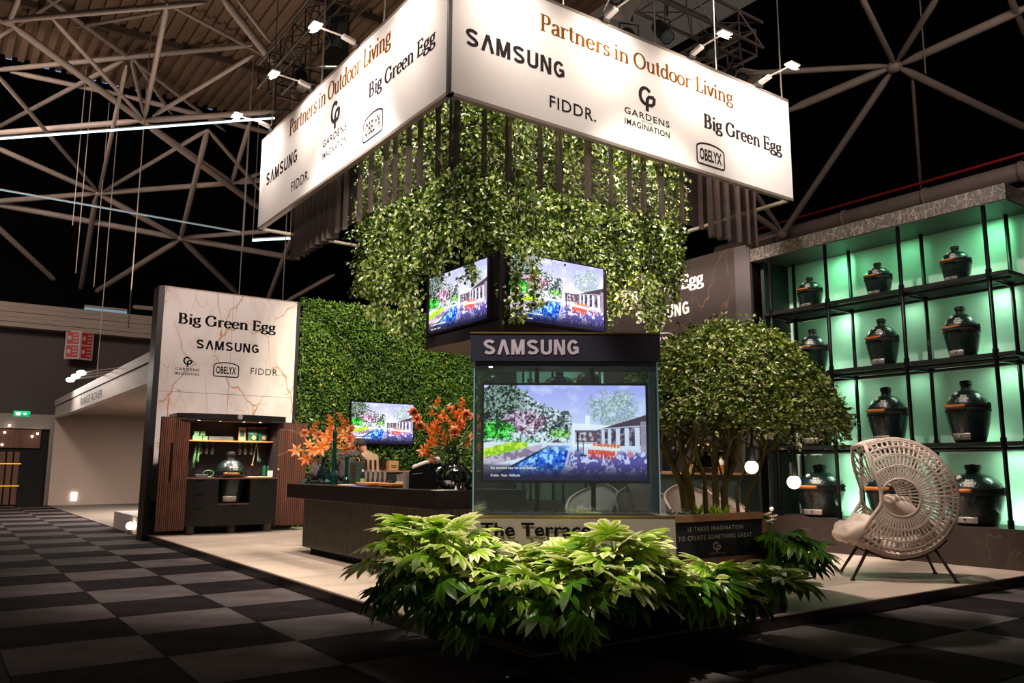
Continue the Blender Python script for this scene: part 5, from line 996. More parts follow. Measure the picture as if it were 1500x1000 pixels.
    q.tube([(.55*D, -.12*D, .66*Hh), (.58*D, 0, .62*Hh), (.55*D, .12*D, .66*Hh)], .012*D, 6); q.box(-.03*D, .03*D, .505*D, .545*D, .52*Hh, .63*Hh).box(-.03*D, .03*D, -.545*D, -.505*D, .52*Hh, .63*Hh); q.build('hinge', m_cast, t)
    return t
rows = [('top shelf', 3.685, .375, .50), ('second shelf from the top', 2.685, .435, .685), ('third shelf from the top', 1.605, .52, .79), ('stone plinth', .575, .68, .75)]
pos3 = [(5.11, 'right'), (6.20, 'middle'), (7.31, 'left')]
for rname, z, D, Hh in rows:
    proto = None
    for y, side in pos3:
        lab = {('right'): 'rightmost', 'middle': 'middle', 'left': 'leftmost'}[side]
        size = {'top shelf': 'small', 'second shelf from the top': 'medium', 'third shelf from the top': 'large', 'stone plinth': 'extra large squat'}[rname]
        lb_ = '%s dark green ceramic egg grill on the %s, %s of three' % (size, rname, lab)
        if proto is None: e = proto = egg(D, Hh, lb_, 'egg grills on the shelving')
        else: e = copy_tree(proto); e['label'] = lb_
        e.location = (10.83, y, z); e.rotation_euler = (0, 0, math.radians({'right': -3, 'middle': 2, 'left': 4}[side]))
z2 = 2.685
for k, (y, D, Hh, lab) in enumerate(((14.5, .47, .55, 'left'), (13.45, .66, .60, 'middle'), (12.5, .5, .62, 'right'))):
    e = egg(D, Hh, 'dark green egg grill seen above the showcase television, %s of three' % lab, 'egg grills on the far shelving'); e.location = (10.80, y, z2)
for k, (y, D, Hh, lab) in enumerate(((14.65, .69, .78, 'left'), (13.55, .69, .78, 'middle'), (12.4, .69, .78, 'right'))):
    pass
# ================================================================ OUTDOOR KITCHEN CABINET
m_cab = mat('cabinet_black', '0e0b0a', .4); m_cabi = mat('cabinet_inside', '241a1c', .6); m_cslat = mat('door_slat_walnut', '5a3224', .5, var=.35, vscale=4, stretch=(14, 1, .25)); m_shw = mat('shelf_oak', 'b07038', .5)
KX0, KX1, KYF, KYB = 3.62, 5.32, 15.06, 15.62
kb = thing('kitchen_cabinet', 'open black cabinet with slatted walnut doors against the white marble panel', 'cabinet', ((KX0+KX1)/2, KYF, P))
kc = (KX0+KX1)/2
def bow(x, d=.20): u = (x-kc)/((KX1-KX0)/2+.1); return KYF-d*(1-u*u)
def bowbox(q, x0, x1, z0, z1, off=0, d=.20, yb=KYB, n=14):
    poly = [(x0+(x1-x0)*k/n, bow(x0+(x1-x0)*k/n, d)+off) for k in range(n+1)]+[(x1, yb), (x0, yb)]; q.prism(poly, Matrix.Translation((0, 0, z0)), z1-z0); return q
bowbox(MB(), KX0-.14, KX1+.12, 2.10, 2.20, -.02).build('curved_top', m_cab, kb)
c = ony(346, 609, KYF-.2); MB().lathe([(.001, .012), (.045, .012), (.05, 0)], n=14, M=frame((kc+.05, bow(kc)-.02, 2.155), (1, 0, 0), (0, -1, 0))).build('round_badge', m_steel, kb)
bowbox(MB(), KX0, KX1, .24, .30, .0).build('plinth_board', m_cab, kb)
bowbox(MB(), KX0, KX1, 1.05, 1.07, -.015).build('worktop', mat('worktop_edge', '6a4a3c', .4), kb)
MB().box(KX0, KX1, KYB-.03, KYB, .24, 2.12).build('back_panel', m_cabi, kb)
for x in (KX0, KX1-.03): MB().box(x, x+.03, KYF-.01, KYB-.03, .24, 2.12).build('side_panel', m_cabi, kb)
MB().box(KX0+.03, KX1-.03, KYB-.36, KYB-.03, 1.72, 1.745).build('shelf', m_shw, kb)
ox0, ox1 = 4.22, 4.78
q = bowbox(MB(), KX0+.005, ox0, .30, 1.05, .0); q.build('drawer_stack', m_cab, kb); bowbox(MB(), ox1, KX1-.005, .30, 1.05, .0).build('door', m_cab, kb); bowbox(MB(), ox0, ox1, .30, .60, .0).build('drawer', m_cab, kb)
MB().box(ox0, ox1, KYB-.1, KYB-.05, .6, 1.05).build('niche_back', m_cab, kb); MB().box(ox0, ox1, bow(kc)+.02, KYB-.1, .60, .615).build('niche_shelf', MATS['worktop_edge'], kb)
for z in (.55, .80): 
    q = MB(); x = KX0+.005; q.bar((x, bow(x)-.003, z), (ox0-.0, bow(ox0)-.003, z), .004, .006); q.build('drawer_gap', m_ink, kb)
for (x, z) in ((3.92, .79), (3.92, .54), (4.5, .585), (5.05, 1.03), (3.92, 1.03)): MB().box(x-.06, x+.06, bow(x)-.012, bow(x)+.01, z-.012, z+.008).build('pull_recess', m_ink, kb)
for x, y in ((3.80, 15.0), (5.16, 15.0), (4.50, 14.98), (3.80, 15.52), (5.16, 15.52)): MB().cyl((x, y, P), (x, y, .24), .075, 14).build('foot', mat('foot_wood', '3a2a20', .6), kb, 'auto')
def slat_door(x0, x1, y0, y1, z0, z1, hx, lab):
    A = Vector((x0, y0, 0)); B_ = Vector((x1, y1, 0)); d = (B_-A).normalized(); n_ = Vector((d.y, -d.x, 0)); o = MB().bar(A+UPZ*(z0+z1)/2, B_+UPZ*(z0+z1)/2, .03, z1-z0).build('door', m_cab, kb); L_ = (B_-A).length; k = int(L_/.036)
    for i in range(k):
        a = A+d*(L_*(i+.12)/k)+n_*.02; b = A+d*(L_*(i+.88)/k)+n_*.02; MB().bar(a+UPZ*(z0+z1)/2, b+UPZ*(z0+z1)/2, .014, z1-z0-.02).build('door_slat', m_cslat, o)
    if hx is not None: 
        p = A+d*hx+n_*.045; MB().bar(p+UPZ*(z0+.85), p+UPZ*(z1-.45), .03, .02, up=n_).build('door_handle', m_ink, o)
slat_door(3.20, 3.70, 14.92, 15.02, .17, 2.12, .2, 'l'); slat_door(5.30, 5.86, 15.08, 15.02, .19, 2.10, None, 'r')
q = MB().ball((5.34, 15.04, 1.22), .022, 8); q.build('lock_knob', m_steel, kb)
m_dl = mat('downlight_glow', 'ffffff', .5, emit='fff0dc', es=22)
for x in (3.88, 4.25, 4.68, 4.98):
    MB().cyl((x, 15.12, 2.085), (x, 15.12, 2.10), .022, 10).build('downlight', m_dl, kb); lamp('cabinet_downlight', 'SPOT', (x, 15.1, 2.07), (x, 15.3, 1), 45, (1, .90, .80), .02, 110, .7)
MB().box(KX0-.1, KX1+.08, KYF-.12, KYB-.03, 2.085, 2.10).build('light_panel', m_cabi, kb)
# egg in the cabinet
e = egg(.53, .92, 'green egg grill standing in the cabinet worktop cut-out', 'egg grills in the cabinet'); e.location = (4.50, 15.20, .615); e.rotation_euler = (0, 0, math.radians(78)); 
c = Vector((4.5, 15.22, .62)); 
# things inside the cabinet
m_pg = mat('packet_green', '6a9a64', .5, var=.3, vscale=20); m_pgd = mat('packet_dark_green', '15503a', .4); m_kraft = mat('kraft_paper', 'b08058', .7); m_crisp = mat('packet_gold', 'a08048', .5)
def cx(px, py, y=15.45): return ony(px, py, y)
zsf = 1.745
for k, (px, lev) in enumerate(((285, 0), (292, 0), (300, 0), (287, 1), (296, 1))):
    p = cx(px, 640); single('seasoning_box', MB().box(p.x-.04, p.x+.045, 15.42, 15.50, zsf+lev*.082, zsf+.08+lev*.082), m_pg, 'small light green box on the cabinet shelf, ' + ['bottom row left', 'bottom row middle', 'bottom row right', 'top row left', 'top row right'][k], 'box', (p.x, 15.46, zsf+lev*.082), 'small green boxes on the cabinet shelf', bevel=.004)
p = cx(323, 645); single('flat_tool_box', MB().box(p.x-.22, p.x+.22, 15.42, 15.52, zsf, zsf+.075), mat('box_grey', '4c504c', .5), 'long flat grey box lying in the middle of the cabinet shelf', 'box', (p.x, 15.47, zsf), bevel=.006)
p = cx(354, 638); t = thing('cookbook', 'tan box standing on the cabinet shelf left of the green bags', 'box', (p.x, 15.45, zsf)); MB().box(p.x-.065, p.x+.065, 15.42, 15.47, zsf, zsf+.255).build('carton', m_kraft, t); MB().box(p.x-.04, p.x+.04, 15.415, 15.42, zsf+.08, zsf+.19).build('label_patch', m_pgd, t)
for k, px in enumerate((369, 384)):
    p = cx(px, 640); t = thing('charcoal_bag', ['dark green pouch bag on the cabinet shelf, left one', 'dark green pouch bag on the cabinet shelf, right one'][k], 'bag', (p.x, 15.46, zsf), 'dark green pouches on the cabinet shelf')
    q = MB(); a = .09; q.add([(p.x-a*.8, 15.42, zsf), (p.x+a*.8, 15.42, zsf), (p.x+a*.8, 15.52, zsf), (p.x-a*.8, 15.52, zsf), (p.x-a, 15.40, zsf+.12), (p.x+a, 15.40, zsf+.12), (p.x+a, 15.52, zsf+.12), (p.x-a, 15.52, zsf+.12), (p.x-a, 15.455, zsf+.26), (p.x+a, 15.455, zsf+.27), (p.x+a, 15.46, zsf+.27), (p.x-a, 15.46, zsf+.26)], [(3, 2, 1, 0), (0, 1, 5, 4), (1, 2, 6, 5), (2, 3, 7, 6), (3, 0, 4, 7), (4, 5, 9, 8), (5, 6, 10, 9), (6, 7, 11, 10), (7, 4, 8, 11), (8, 9, 10, 11)]); q.build('pouch', m_pgd, t)
    MB().box(p.x-a, p.x+a, 15.447, 15.453, zsf+.235, zsf+.262).build('red_top_strip', m_rd, t); q = MB(); q.lathe([(.001, 0), (.042, 0)], n=12, M=frame((p.x+.02, 15.396, zsf+.07), (1, 0, 0), (0, -1, .1))); q.build('printed_picture', m_crisp, t)
m_wgl = glassy('wine_glass', 'd8c8d0', .62, .05)
for k, px in enumerate((294.5, 303, 311.5, 351.5, 360, 368.5)):
    p = cx(px, 655, 15.38); c = Vector((p.x, 15.40, 1.715)); t = thing('wine_glass', 'wine glass hanging upside down under the shelf, ' + ['first', 'second', 'third', 'fourth', 'fifth', 'sixth'][k]+' from the left', 'glass', c, 'wine glasses hanging in the cabinet')
    MB().lathe([(.032, 0), (.032, -.004), (.004, -.01), (.004, -.10), (.025, -.125), (.040, -.16), (.038, -.20), (.030, -.225)], c=c, n=14).build('bowl_and_stem', m_wgl, t, True); MB().lathe([(.036, -.195), (.0385, -.185), (.039, -.175)], c=c, n=14).build('rim_highlight', m_steel, t, True)
m_cloth = mat('cloth_green', '5a8a50', .8, var=.3, vscale=20)
for k, (px, mm, lab, nm, ct) in enumerate(((286, m_cloth, 'green oven mitt hanging at the left inside the cabinet', 'oven_mitt', 'mitt'), (291, m_pg, 'light green cloth strip hanging left of the glasses', 'hanging_cloth', 'cloth'))):
    p = cx(px, 660, 15.40); q = MB(); q.tube([(p.x, 15.4, 1.71), (p.x, 15.39, 1.55), (p.x-.02, 15.38, 1.38), (p.x-.03*(1-k), 15.38, 1.25+.1*k)], [.012, .035, .04, .035], 8, sq=.6); single(nm, q, mm, lab, ct, (p.x, 15.4, 1.7), smooth=True)
p = cx(375, 660, 15.40); t = thing('grill_tongs', 'steel tongs hanging at the right inside the cabinet', 'tongs', (p.x, 15.4, 1.7)); MB().tube([(p.x, 15.4, 1.71), (p.x-.03, 15.39, 1.5), (p.x-.06, 15.39, 1.3)], .009, 6).tube([(p.x, 15.4, 1.71), (p.x+.035, 15.39, 1.55), (p.x+.04, 15.39, 1.38)], .009, 6).build('arms', m_steel, t); MB().ball((p.x-.06, 15.39, 1.3), .022, 8).build('tip', m_wood, t)
p = cx(380, 660, 15.42); t = thing('grill_brush', 'black handled brush hanging beside the tongs', 'brush', (p.x, 15.42, 1.7)); MB().tube([(p.x, 15.42, 1.71), (p.x, 15.42, 1.42)], .012, 6).build('handle', m_cast, t); MB().box(p.x-.03, p.x+.03, 15.4, 15.44, 1.36, 1.43).build('brush_head', m_pgd, t)
p = cx(298, 700, 15.2); t = thing('meat_thermometer_set', 'grey gadget with a looped cable on the cabinet worktop', 'gadget', (p.x, 15.2, 1.07)); MB().box(p.x-.15, p.x+.06, 15.14, 15.28, 1.07, 1.13).build('gadget_body', MATS['box_grey'], t, bevel=.01); MB().tube([(p.x+.08+.09*math.cos(a), 15.2, 1.085+.06*(1+math.sin(a))) for a in [k*PI/8 for k in range(16)]], .008, 6, closed=True).build('cable_loop', m_pg, t, True)
p = cx(380, 702, 15.15); single('cutting_board', MB().box(p.x-.22, p.x+.2, 15.05, 15.3, 1.07, 1.09), mat('board_pale', 'd8b890', .5), 'pale cutting board on the cabinet worktop right of the egg grill', 'board', (p.x, 15.15, 1.07), bevel=.005)
p = cx(395, 697, 15.1); single('price_card', MB().box(p.x-.05, p.x+.05, 15.08, 15.085, 1.09, 1.2), m_dial, 'small white card standing on the pale cutting board in the cabinet', 'card', (p.x, 15.08, 1.09))
for k, px in enumerate((387, 393)):
    p = cx(px, 690, 15.45); single('green_canister', MB().lathe([(.001, 0), (.035, 0), (.036, .19), (.03, .22), (.001, .22)], c=(p.x, 15.45, 1.07), n=14), m_pgd, 'dark green canister at the right back of the cabinet worktop, %s one' % ['left', 'right'][k], 'canister', (p.x, 15.45, 1.07), 'canisters in the cabinet', smooth='auto')
# ================================================================ BAR
m_btop = mat('bar_top_brown', '1f1614', .3); m_bbody = mat('bar_slat_olive', '5a5346', .6, var=.15, vscale=10)
RX0, RX1, RY0, RY1, RZ = 4.10, 5.22, 7.07, 11.17, 1.04
br = thing('bar_counter', 'long dark brown bar counter with a ribbed olive grey front', 'bar counter', (RX0, RY0, P))
MB().box(RX0, RX1, RY0, RY1, RZ-.19, RZ).build('counter_top', m_btop, br, bevel=.004)
bx0, bx1, by0, by1 = 4.30, 5.08, 7.27, 11.02
MB().box(bx0, bx1, by0, by1, .19, RZ-.19).build('body', m_bbody, br); MB().box(bx0+.06, bx1-.06, by0+.06, by1-.15, P, .19).build('recessed_plinth', m_ink, br)
q = MB(); y = by0
while y < by1-.02: q.box(bx0-.014, bx0, y, y+.026, .19, RZ-.19); y += .042
q.build('front_ribs', m_bbody, br, kind='stuff')
for k in range(8): MB().box(bx0+.02+k*.094, bx0+.02+k*.094+.055, by0-.018, by0, .19, RZ-.19).build('front_slat', m_bbody, br)
def bp(px, py, x=4.6): p = onx(px, py, x); return Vector((x, p.y, RZ))
def s_at(p): return (p-CAMP).dot(FH)/1202
# pepper mills
m_mill = mat('mill_green_gloss', '0a2a26', .08, coat=.8)
for k, (px, h_, r_, lab, x) in enumerate(((488, .76, .062, 'giant glossy dark green pepper mill on the bar before the left bouquet', 4.5), (507, .40, .055, 'shorter dark green pepper mill right of the giant one', 4.62), (479, .22, .07, 'small dark green mill left of the giant one', 4.42))):
    c = bp(px, 712, x); pf = [(.001, 0), (1.0, 0), (1.05, .03), (.9, .08), (1.0, .12), (1.0, .16), (.6, .20), (.45, .26), (.5, .4), (.42, .62), (.36, .72), (.55, .76), (.36, .79), (.5, .85), (.56, .91), (.4, .95), (.22, .965), (.26, .985), (.001, 1.0)]
    t = thing('pepper_mill', lab, 'pepper mill', c, 'pepper mills on the bar'); MB().lathe([(a*r_, b*h_) for a, b in pf[:12]], c=c, n=22).build('mill_body', m_mill, t, True); MB().lathe([(a*r_, b*h_) for a, b in pf[11:]], c=c, n=22).build('mill_head', m_mill, t, True)
c = bp(452, 711, 4.4); t = thing('glass_jar', 'round faceted clear glass jar at the left end of the bar', 'jar', c); MB().ball(c+UPZ*.09, .062, 12).build('glass_ball', glassy('clear_glass_tint', 'e0f0e8', .6), t); MB().cyl(c, c+UPZ*.03, .05, 14).build('green_base', m_mill, t)
c = bp(466, 713, 4.35); single('small_tray', MB().cyl(c, c+UPZ*.015, .11, 20), m_mill, 'low dark green round tray beside the glass jar', 'tray', c, smooth='auto')
# green menu box, bottle, knives, boards
c = bp(522, 711, 4.55); t = thing('menu_stand', 'tall green box with thin gold lines on the bar', 'box', c); MB().box(c.x-.05, c.x+.05, c.y-.115, c.y+.115, RZ, RZ+.30).build('box_body', mat('box_moss', '34463c', .6), t, bevel=.004)
q = MB()
for k in range(9): q.box(c.x-.054, c.x-.05, c.y-.09, c.y+.05, RZ+.03+k*.028, RZ+.037+k*.028)
q.build('gold_lines', m_cu, t); MB().tube([(c.x, c.y+.07*math.cos(a), RZ+.30+.05*math.sin(a)) for a in [PI*k/8 for k in range(9)]], .006, 6).build('carry_loop', m_shw, t)
c = bp(531, 708, 4.42); t = thing('sauce_bottle', 'small dark bottle with a green and cream label on the bar', 'bottle', c); MB().lathe([(.001, 0), (.03, 0), (.03, .12), (.012, .15), (.012, .18)], c=c, n=14).build('bottle_glass', m_mill, t, True); MB().lathe([(.031, .03), (.031, .09)], c=c, n=14).build('bottle_label', mat('label_lime', 'a8b868', .5), t); MB().cyl(c+UPZ*.17, c+UPZ*.2, .014, 10).build('bottle_cap', m_dial, t)
c = bp(549, 711, 4.66); KM = Matrix.Identity(4)
for i in range(3): KM[i][0] = RT[i]; KM[i][1] = FH[i]; KM[i][2] = UPZ[i]
KM.translation = c; kn = thing('knife_stand', 'magnetic stand holding a row of knives on the bar', 'knife block', c); MB().box(-.15, .15, .02, .045, 0, .17, KM).build('glass_board', mat('stand_smoke', '4a3e3a', .3), kn); MB().box(-.15, .15, -.03, .07, 0, .012, KM).build('stand_base', m_shw, kn)
for k in range(5):
    x = -.12+.06*k; kk = thing('chef_knife', ['first', 'second', 'third', 'fourth', 'fifth'][k]+' knife from the left in the row standing on the bar', 'knife', KM@Vector((x, 0, .02)), 'knives in the magnetic stand')
    w_ = .017+.003*(k % 3); q = MB(); q.add([KM@Vector(v) for v in ((x, .008, .02), (x+w_, .008, .10), (x+w_*.9, .008, .20), (x-w_*.7, .008, .20), (x-w_*.6, .008, .08), (x, .014, .02), (x+w_, .014, .10), (x+w_*.9, .014, .20), (x-w_*.7, .014, .20), (x-w_*.6, .014, .08))], [(0, 1, 2, 3, 4), (9, 8, 7, 6, 5), (0, 5, 6, 1), (1, 6, 7, 2), (2, 7, 8, 3), (3, 8, 9, 4), (4, 9, 5, 0)]); q.build('blade', m_steel, kk)
    MB().bar(KM@Vector((x, .011, .20)), KM@Vector((x-.006, .011, .32)), .022, .022).build('handle', mat('knife_handle', '3c1c14', .4), kk)
for k, (px, w_, lab) in enumerate(((545, .40, 'thick wooden serving board under the knives on the bar'), (578, .34, 'wooden serving board left of the black oven'))):
    c = bp(px, 713, 4.42); t = thing('serving_board', lab, 'board', c, 'wooden boards on the bar'); MB().box(c.x-.13, c.x+.13, c.y-w_/2, c.y+w_/2, RZ+.012, RZ+.045).build('board_plate', m_shw, t, bevel=.006); MB().box(c.x-.1, c.x+.1, c.y-w_/2+.03, c.y-w_/2+.05, RZ, RZ+.012).build('foot', m_oak, t); MB().box(c.x-.1, c.x+.1, c.y+w_/2-.05, c.y+w_/2-.03, RZ, RZ+.012).build('foot', m_oak, t)
for k, (px, lab) in enumerate(((501, 'left'), (508, 'right'))):
    c = bp(px+3, 713, 4.28+.09*k); single('coaster', MB().box(c.x-.06, c.x+.06, c.y-.07, c.y+.07, RZ, RZ+.012), mat('coaster_cream', 'd8c4a4', .6), 'flat cream coaster lying before the green menu box, %s one' % lab, 'coaster', c, 'coasters on the bar')
single('blue_leaflet', MB().box(4.14, 4.3, 9.0, 9.3, RZ, RZ+.003), mat('leaflet_blue', '5a78d8', .3), 'bluish leaflet at the bar edge before the serving boards', 'leaflet', (4.2, 9.1, RZ))
for k, (px, h_) in enumerate(((586, .14), (592, .15))):
    c = bp(px, 709, 4.95); single('metal_jug', MB().lathe([(.001, 0), (.05, 0), (.048, h_*.8), (.055, h_), (.05, h_)], c=c, n=16), m_steel, 'small steel jug behind the serving board, %s one' % ['left', 'right'][k], 'jug', c, 'steel jugs on the bar', smooth='auto')
c = bp(588, 712, 4.75); single('spice_rack', MB().box(c.x-.04, c.x+.04, c.y-.09, c.y+.09, RZ, RZ+.05), mat('rack_cream', 'b8a890', .6), 'low cream rack of small pots before the steel jugs', 'rack', c, bevel=.004)
# portable pizza oven / black box with silver rolled lid
c = bp(622, 717, 4.42); t = thing('portable_oven', 'black box shaped portable oven with a silver rolled lid on the bar', 'oven', c)
M = frame((4.30, c.y+.16, RZ), (.30, -.95, 0), (-.95, -.30, 0)); q = MB(); q.prism([(.0, 0), (.33, 0), (.30, .28), (.02, .20)], M, -.26); q.build('oven_body', m_ink, t, bevel=.008)
a = M@Vector((-.04, .215, -.13)); b = M@Vector((.33, .315, -.13)); MB().tube([a, a+(b-a)*.05, b-(b-a)*.05, b], [.032, .04, .04, .032], 14).build('rolled_lid', mat('lid_silver', 'c8bcb4', .35, metal=.15), t, True)
MB().prism([(.06, .15), (.22, .165), (.22, .172), (.06, .157)], M, .004).build('thin_lettering_line', m_steel, t); MB().box(4.26, 4.30, c.y+.14, c.y+.2, RZ, RZ+.18).build('hinge_leg', m_steel, t)
# vases with bouquets
m_vase = glassy('vase_smoke', '8a948c', .86, .03); m_or = leafmat('petal_orange', ['e8601a', 'f47e30', 'fa9e54', 'fcc898'], .5, .35); m_rose = leafmat('petal_peach', ['d4744a', 'ee9e6e', 'f8c8a4'], .5, .35); m_ylw = leafmat('petal_yellow', ['d8901c', 'f0b838', 'f8d470'], .5, .3); m_stem = mat('stem_olive', '5a6424', .7); m_blade = leafmat('blade_leaf', ['2a4a10', '4c7420', '8a9a58'], .4, .25)
def petal(q, o, d, n_, L_, w_, t0, curl=.15):
    s = d.cross(n_).normalized(); q.add([o, o+d*L_*.45+s*w_/2+n_*curl*L_*.3, o+d*L_+n_*curl*L_, o+d*L_*.45-s*w_/2+n_*curl*L_*.3, o+d*L_*.5-n_*curl*L_*.1], [(0, 1, 4), (0, 4, 3), (1, 2, 4), (4, 2, 3)], [t0, t0+.2, min(1, t0+.5), t0+.2, t0])
def bloom(kind, c, parent, s, rr_):
    q = MB(); fwd = (CAMP-c).normalized()+Vector((rr_.uniform(-.4, .4), rr_.uniform(-.4, .4), rr_.uniform(-.2, .5))); fwd.normalize(); u = fwd.cross(UPZ).normalized(); v = u.cross(fwd)
    if kind == 'rose':
        for ring, (m_, R_, el) in enumerate(((5, .55, 1.1), (6, .8, .75), (7, 1.0, .35))):
            for k in range(m_):
                a = 2*PI*k/m_+ring; d = (u*math.cos(a)+v*math.sin(a))*math.cos(el)+fwd*math.sin(el); petal(q, c-fwd*s*.2, d.normalized(), fwd, s*R_*.62, s*.52, rr_.uniform(.1, .5), .35)
        mm = m_rose
    elif kind == 'yellow':
        for ring, (m_, R_, el) in enumerate(((5, .6, 1.1), (7, .9, .6))):
            for k in range(m_): a = 2*PI*k/m_+ring; d = (u*math.cos(a)+v*math.sin(a))*math.cos(el)+fwd*math.sin(el); petal(q, c-fwd*s*.2, d.normalized(), fwd, s*R_*.6, s*.5, rr_.uniform(.1, .5), .4)
        mm = m_ylw
    elif kind == 'lily':
        for k in range(6): a = 2*PI*k/6; d = (u*math.cos(a)+v*math.sin(a)+fwd*.25).normalized(); petal(q, c, d, fwd, s*.75, s*.3, rr_.uniform(.1, .5), -.1)
        mm = m_or
    elif kind == 'spike':    # row of pointed bracts along an arching stem
        ax = (UPZ+u*rr_.uniform(-.8, .8)).normalized(); sd = ax.cross(fwd).normalized()
        for k in range(9):
            p = c+ax*s*(k/9-.5)*2; sg = 1 if k % 2 else -1; petal(q, p, (sd*sg*.8+ax*.7+fwd*.2).normalized(), fwd, s*(.75-.04*k), s*.22, rr_.uniform(0, .5), .1)
            petal(q, p, (sd*sg*.3+ax*.9+fwd*.5).normalized(), fwd, s*.5, s*.22, rr_.uniform(0, .5), .1)
        mm = m_or
    q.build('bloom', mm, parent)
def bouquet(base, px0, D, blooms, blades, twigs, lab, seed):
    r_ = random.Random(seed); t = thing('bouquet', lab, 'flowers', base+UPZ*.2, 'orange bouquets on the bar'); nk = base+UPZ*.34; stm = MB()
    for (px, py, kd, s) in blooms:
        if kd == 'lily' and r_.random() < .6: kd = r_.choice(['spike', 'rose', 'spike']); s *= .85
        c = ond(px, py, D+r_.uniform(-.18, .12)); bloom(kd, c, t, s*BSC*r_.uniform(.85, 1.1), r_); stm.tube([base+UPZ*.06, nk, nk.lerp(c, .5)+UPZ*.03, c], .005, 4)
    stm.build('flower_stems', m_stem, t, kind='stuff')
    for (px, py, L_, ang) in blades:
        c = ond(px, py, D+r_.uniform(-.1, .15)); d = (RT*math.sin(ang)+UPZ*math.cos(ang)); q = MB(); s_ = d.cross(FH).normalized(); tip = c+d*L_-UPZ*L_*.1; q.add([c, c+d*L_*.5+s_*.026, tip, c+d*L_*.5-s_*.026, c+d*L_*.5-FH*.015], [(0, 1, 4), (0, 4, 3), (1, 2, 4), (4, 2, 3)], [.2, .5, .8, .5, .3]); q.tube([nk, c], .004, 4); q.build('blade_leaf', m_blade, t)
    n = 260; c = ond(px0, 672, D); pos = np.array([[*(nk+(c-nk)*r_.random()+RT*r_.gauss(0, .13)+FH*r_.gauss(0, .08)+UPZ*r_.gauss(.06, .10))] for _ in range(n)]); leaf_cloud('filler_foliage', m_blade, pos, np.tile([-.6, -.8, .3], (n, 1)), RNG.uniform(.04, .09, n), t, tint=RNG.random(n), asp=.35)
    tw = MB()
    for (xa, ya, xb, yb) in twigs: a = ond(xa, ya, D); b = ond(xb, yb, D); m__ = (a+b)/2+UPZ*.03; tw.tube([a, m__, b], .003, 4)
    if tw.v: tw.build('dry_twigs', mat('twig_straw', '8a7448', .7), t)
vb = bp(474, 713, 4.75); t = thing('vase', 'dark glass vase holding the left orange bouquet, behind the pepper mills', 'vase', vb); MB().lathe([(.001, 0), (.05, 0), (.09, .06), (.10, .14), (.06, .25), (.04, .30), (.05, .34)], c=vb, n=20).build('vase_body', mat('vase_dark_green', '0c2420', .1), t, True)
D1 = (vb-CAMP).dot(FH)
BSC = 1.75
bouquet(vb, 474, D1, [(446, 634, 'rose', .085), (466, 638, 'rose', .09), (458, 660, 'lily', .11), (484, 622, 'spike', .09), (486, 632, 'rose', .085), (505, 622, 'spike', .07), (512, 642, 'rose', .10), (505, 638, 'lily', .10), (470, 656, 'lily', .12), (478, 650, 'spike', .09), (494, 650, 'yellow', .08), (434, 660, 'lily', .10), (448, 672, 'lily', .09), (463, 668, 'spike', .07), (497, 630, 'yellow', .06), (470, 664, 'yellow', .06), (506, 657, 'lily', .08), (517, 656, 'lily', .07), (488, 640, 'lily', .10), (460, 626, 'lily', .07), (500, 612, 'spike', .05), (452, 650, 'lily', .07), (514, 628, 'rose', .07), (475, 640, 'lily', .09)],
 [(462, 622, .16, -.7), (466, 618, .14, -.3), (487, 625, .12, 0), (500, 672, .14, 1.6), (508, 665, .12, 1.9), (456, 668, .1, -1.9), (515, 668, .1, 1.4)], [(450, 655, 405, 668), (448, 640, 410, 628), (445, 650, 425, 600), (515, 650, 530, 672), (530, 672, 534, 676)], 'orange bouquet at the left end of the bar', 4)
vb = bp(664, 719, 4.48); t = thing('vase', 'bulbous ribbed smoked glass vase right of the black oven', 'vase', vb); q = MB(); pf = [(.001, 0), (.09, 0), (.15, .04), (.185, .10), (.18, .17), (.12, .23), (.07, .265), (.062, .30), (.075, .34)]
q.lathe(pf, c=vb, n=40); q.v = [tuple(Vector((vb.x, vb.y, v[2]))+Vector((v[0]-vb.x, v[1]-vb.y, 0))*(1+.05*math.cos(14*math.atan2(v[1]-vb.y, v[0]-vb.x)))) for v in q.v]; q.build('vase_body', m_vase, t, True)
q = MB(); 
for k in range(14): a = 2*PI*k/14; q.tube([vb+Vector((math.cos(a)*r_*1.04, math.sin(a)*r_*1.04, z_)) for r_, z_ in pf[2:7]], .006, 5)
q.build('vase_ribs', mat('vase_rib_dark', '1a2420', .1), t, True)
D2 = (vb-CAMP).dot(FH)
BSC = 1.45
bouquet(vb, 664, D2, [(606, 603, 'rose', .08), (611, 613, 'rose', .085), (615, 623, 'rose', .065), (638, 597, 'spike', .07), (640, 620, 'spike', .10), (645, 635, 'spike', .11), (630, 632, 'lily', .09), (636, 645, 'spike', .07), (676, 596, 'spike', .07), (670, 610, 'spike', .09), (683, 606, 'lily', .09), (674, 622, 'rose', .09), (666, 632, 'rose', .09), (649, 653, 'yellow', .075), (663, 644, 'yellow', .05), (625, 655, 'spike', .08), (620, 660, 'lily', .09), (632, 672, 'lily', .07), (637, 648, 'lily', .06), (684, 650, 'lily', .06), (695, 612, 'rose', .08), (698, 630, 'lily', .08), (700, 655, 'lily', .05), (692, 640, 'lily', .06), (660, 620, 'lily', .08), (650, 610, 'lily', .07)],
 [(648, 610, .2, -.75), (644, 606, .17, -.9), (645, 612, .18, -.15), (650, 612, .15, .1), (660, 660, .12, -.5), (672, 655, .12, 1.9), (688, 640, .14, 1.2), (690, 628, .1, .9), (668, 662, .12, .6), (655, 600, .1, .5)], [(660, 640, 690, 610), (655, 600, 676, 590)], 'large orange bouquet in the smoked glass vase beside the showcase', 9)
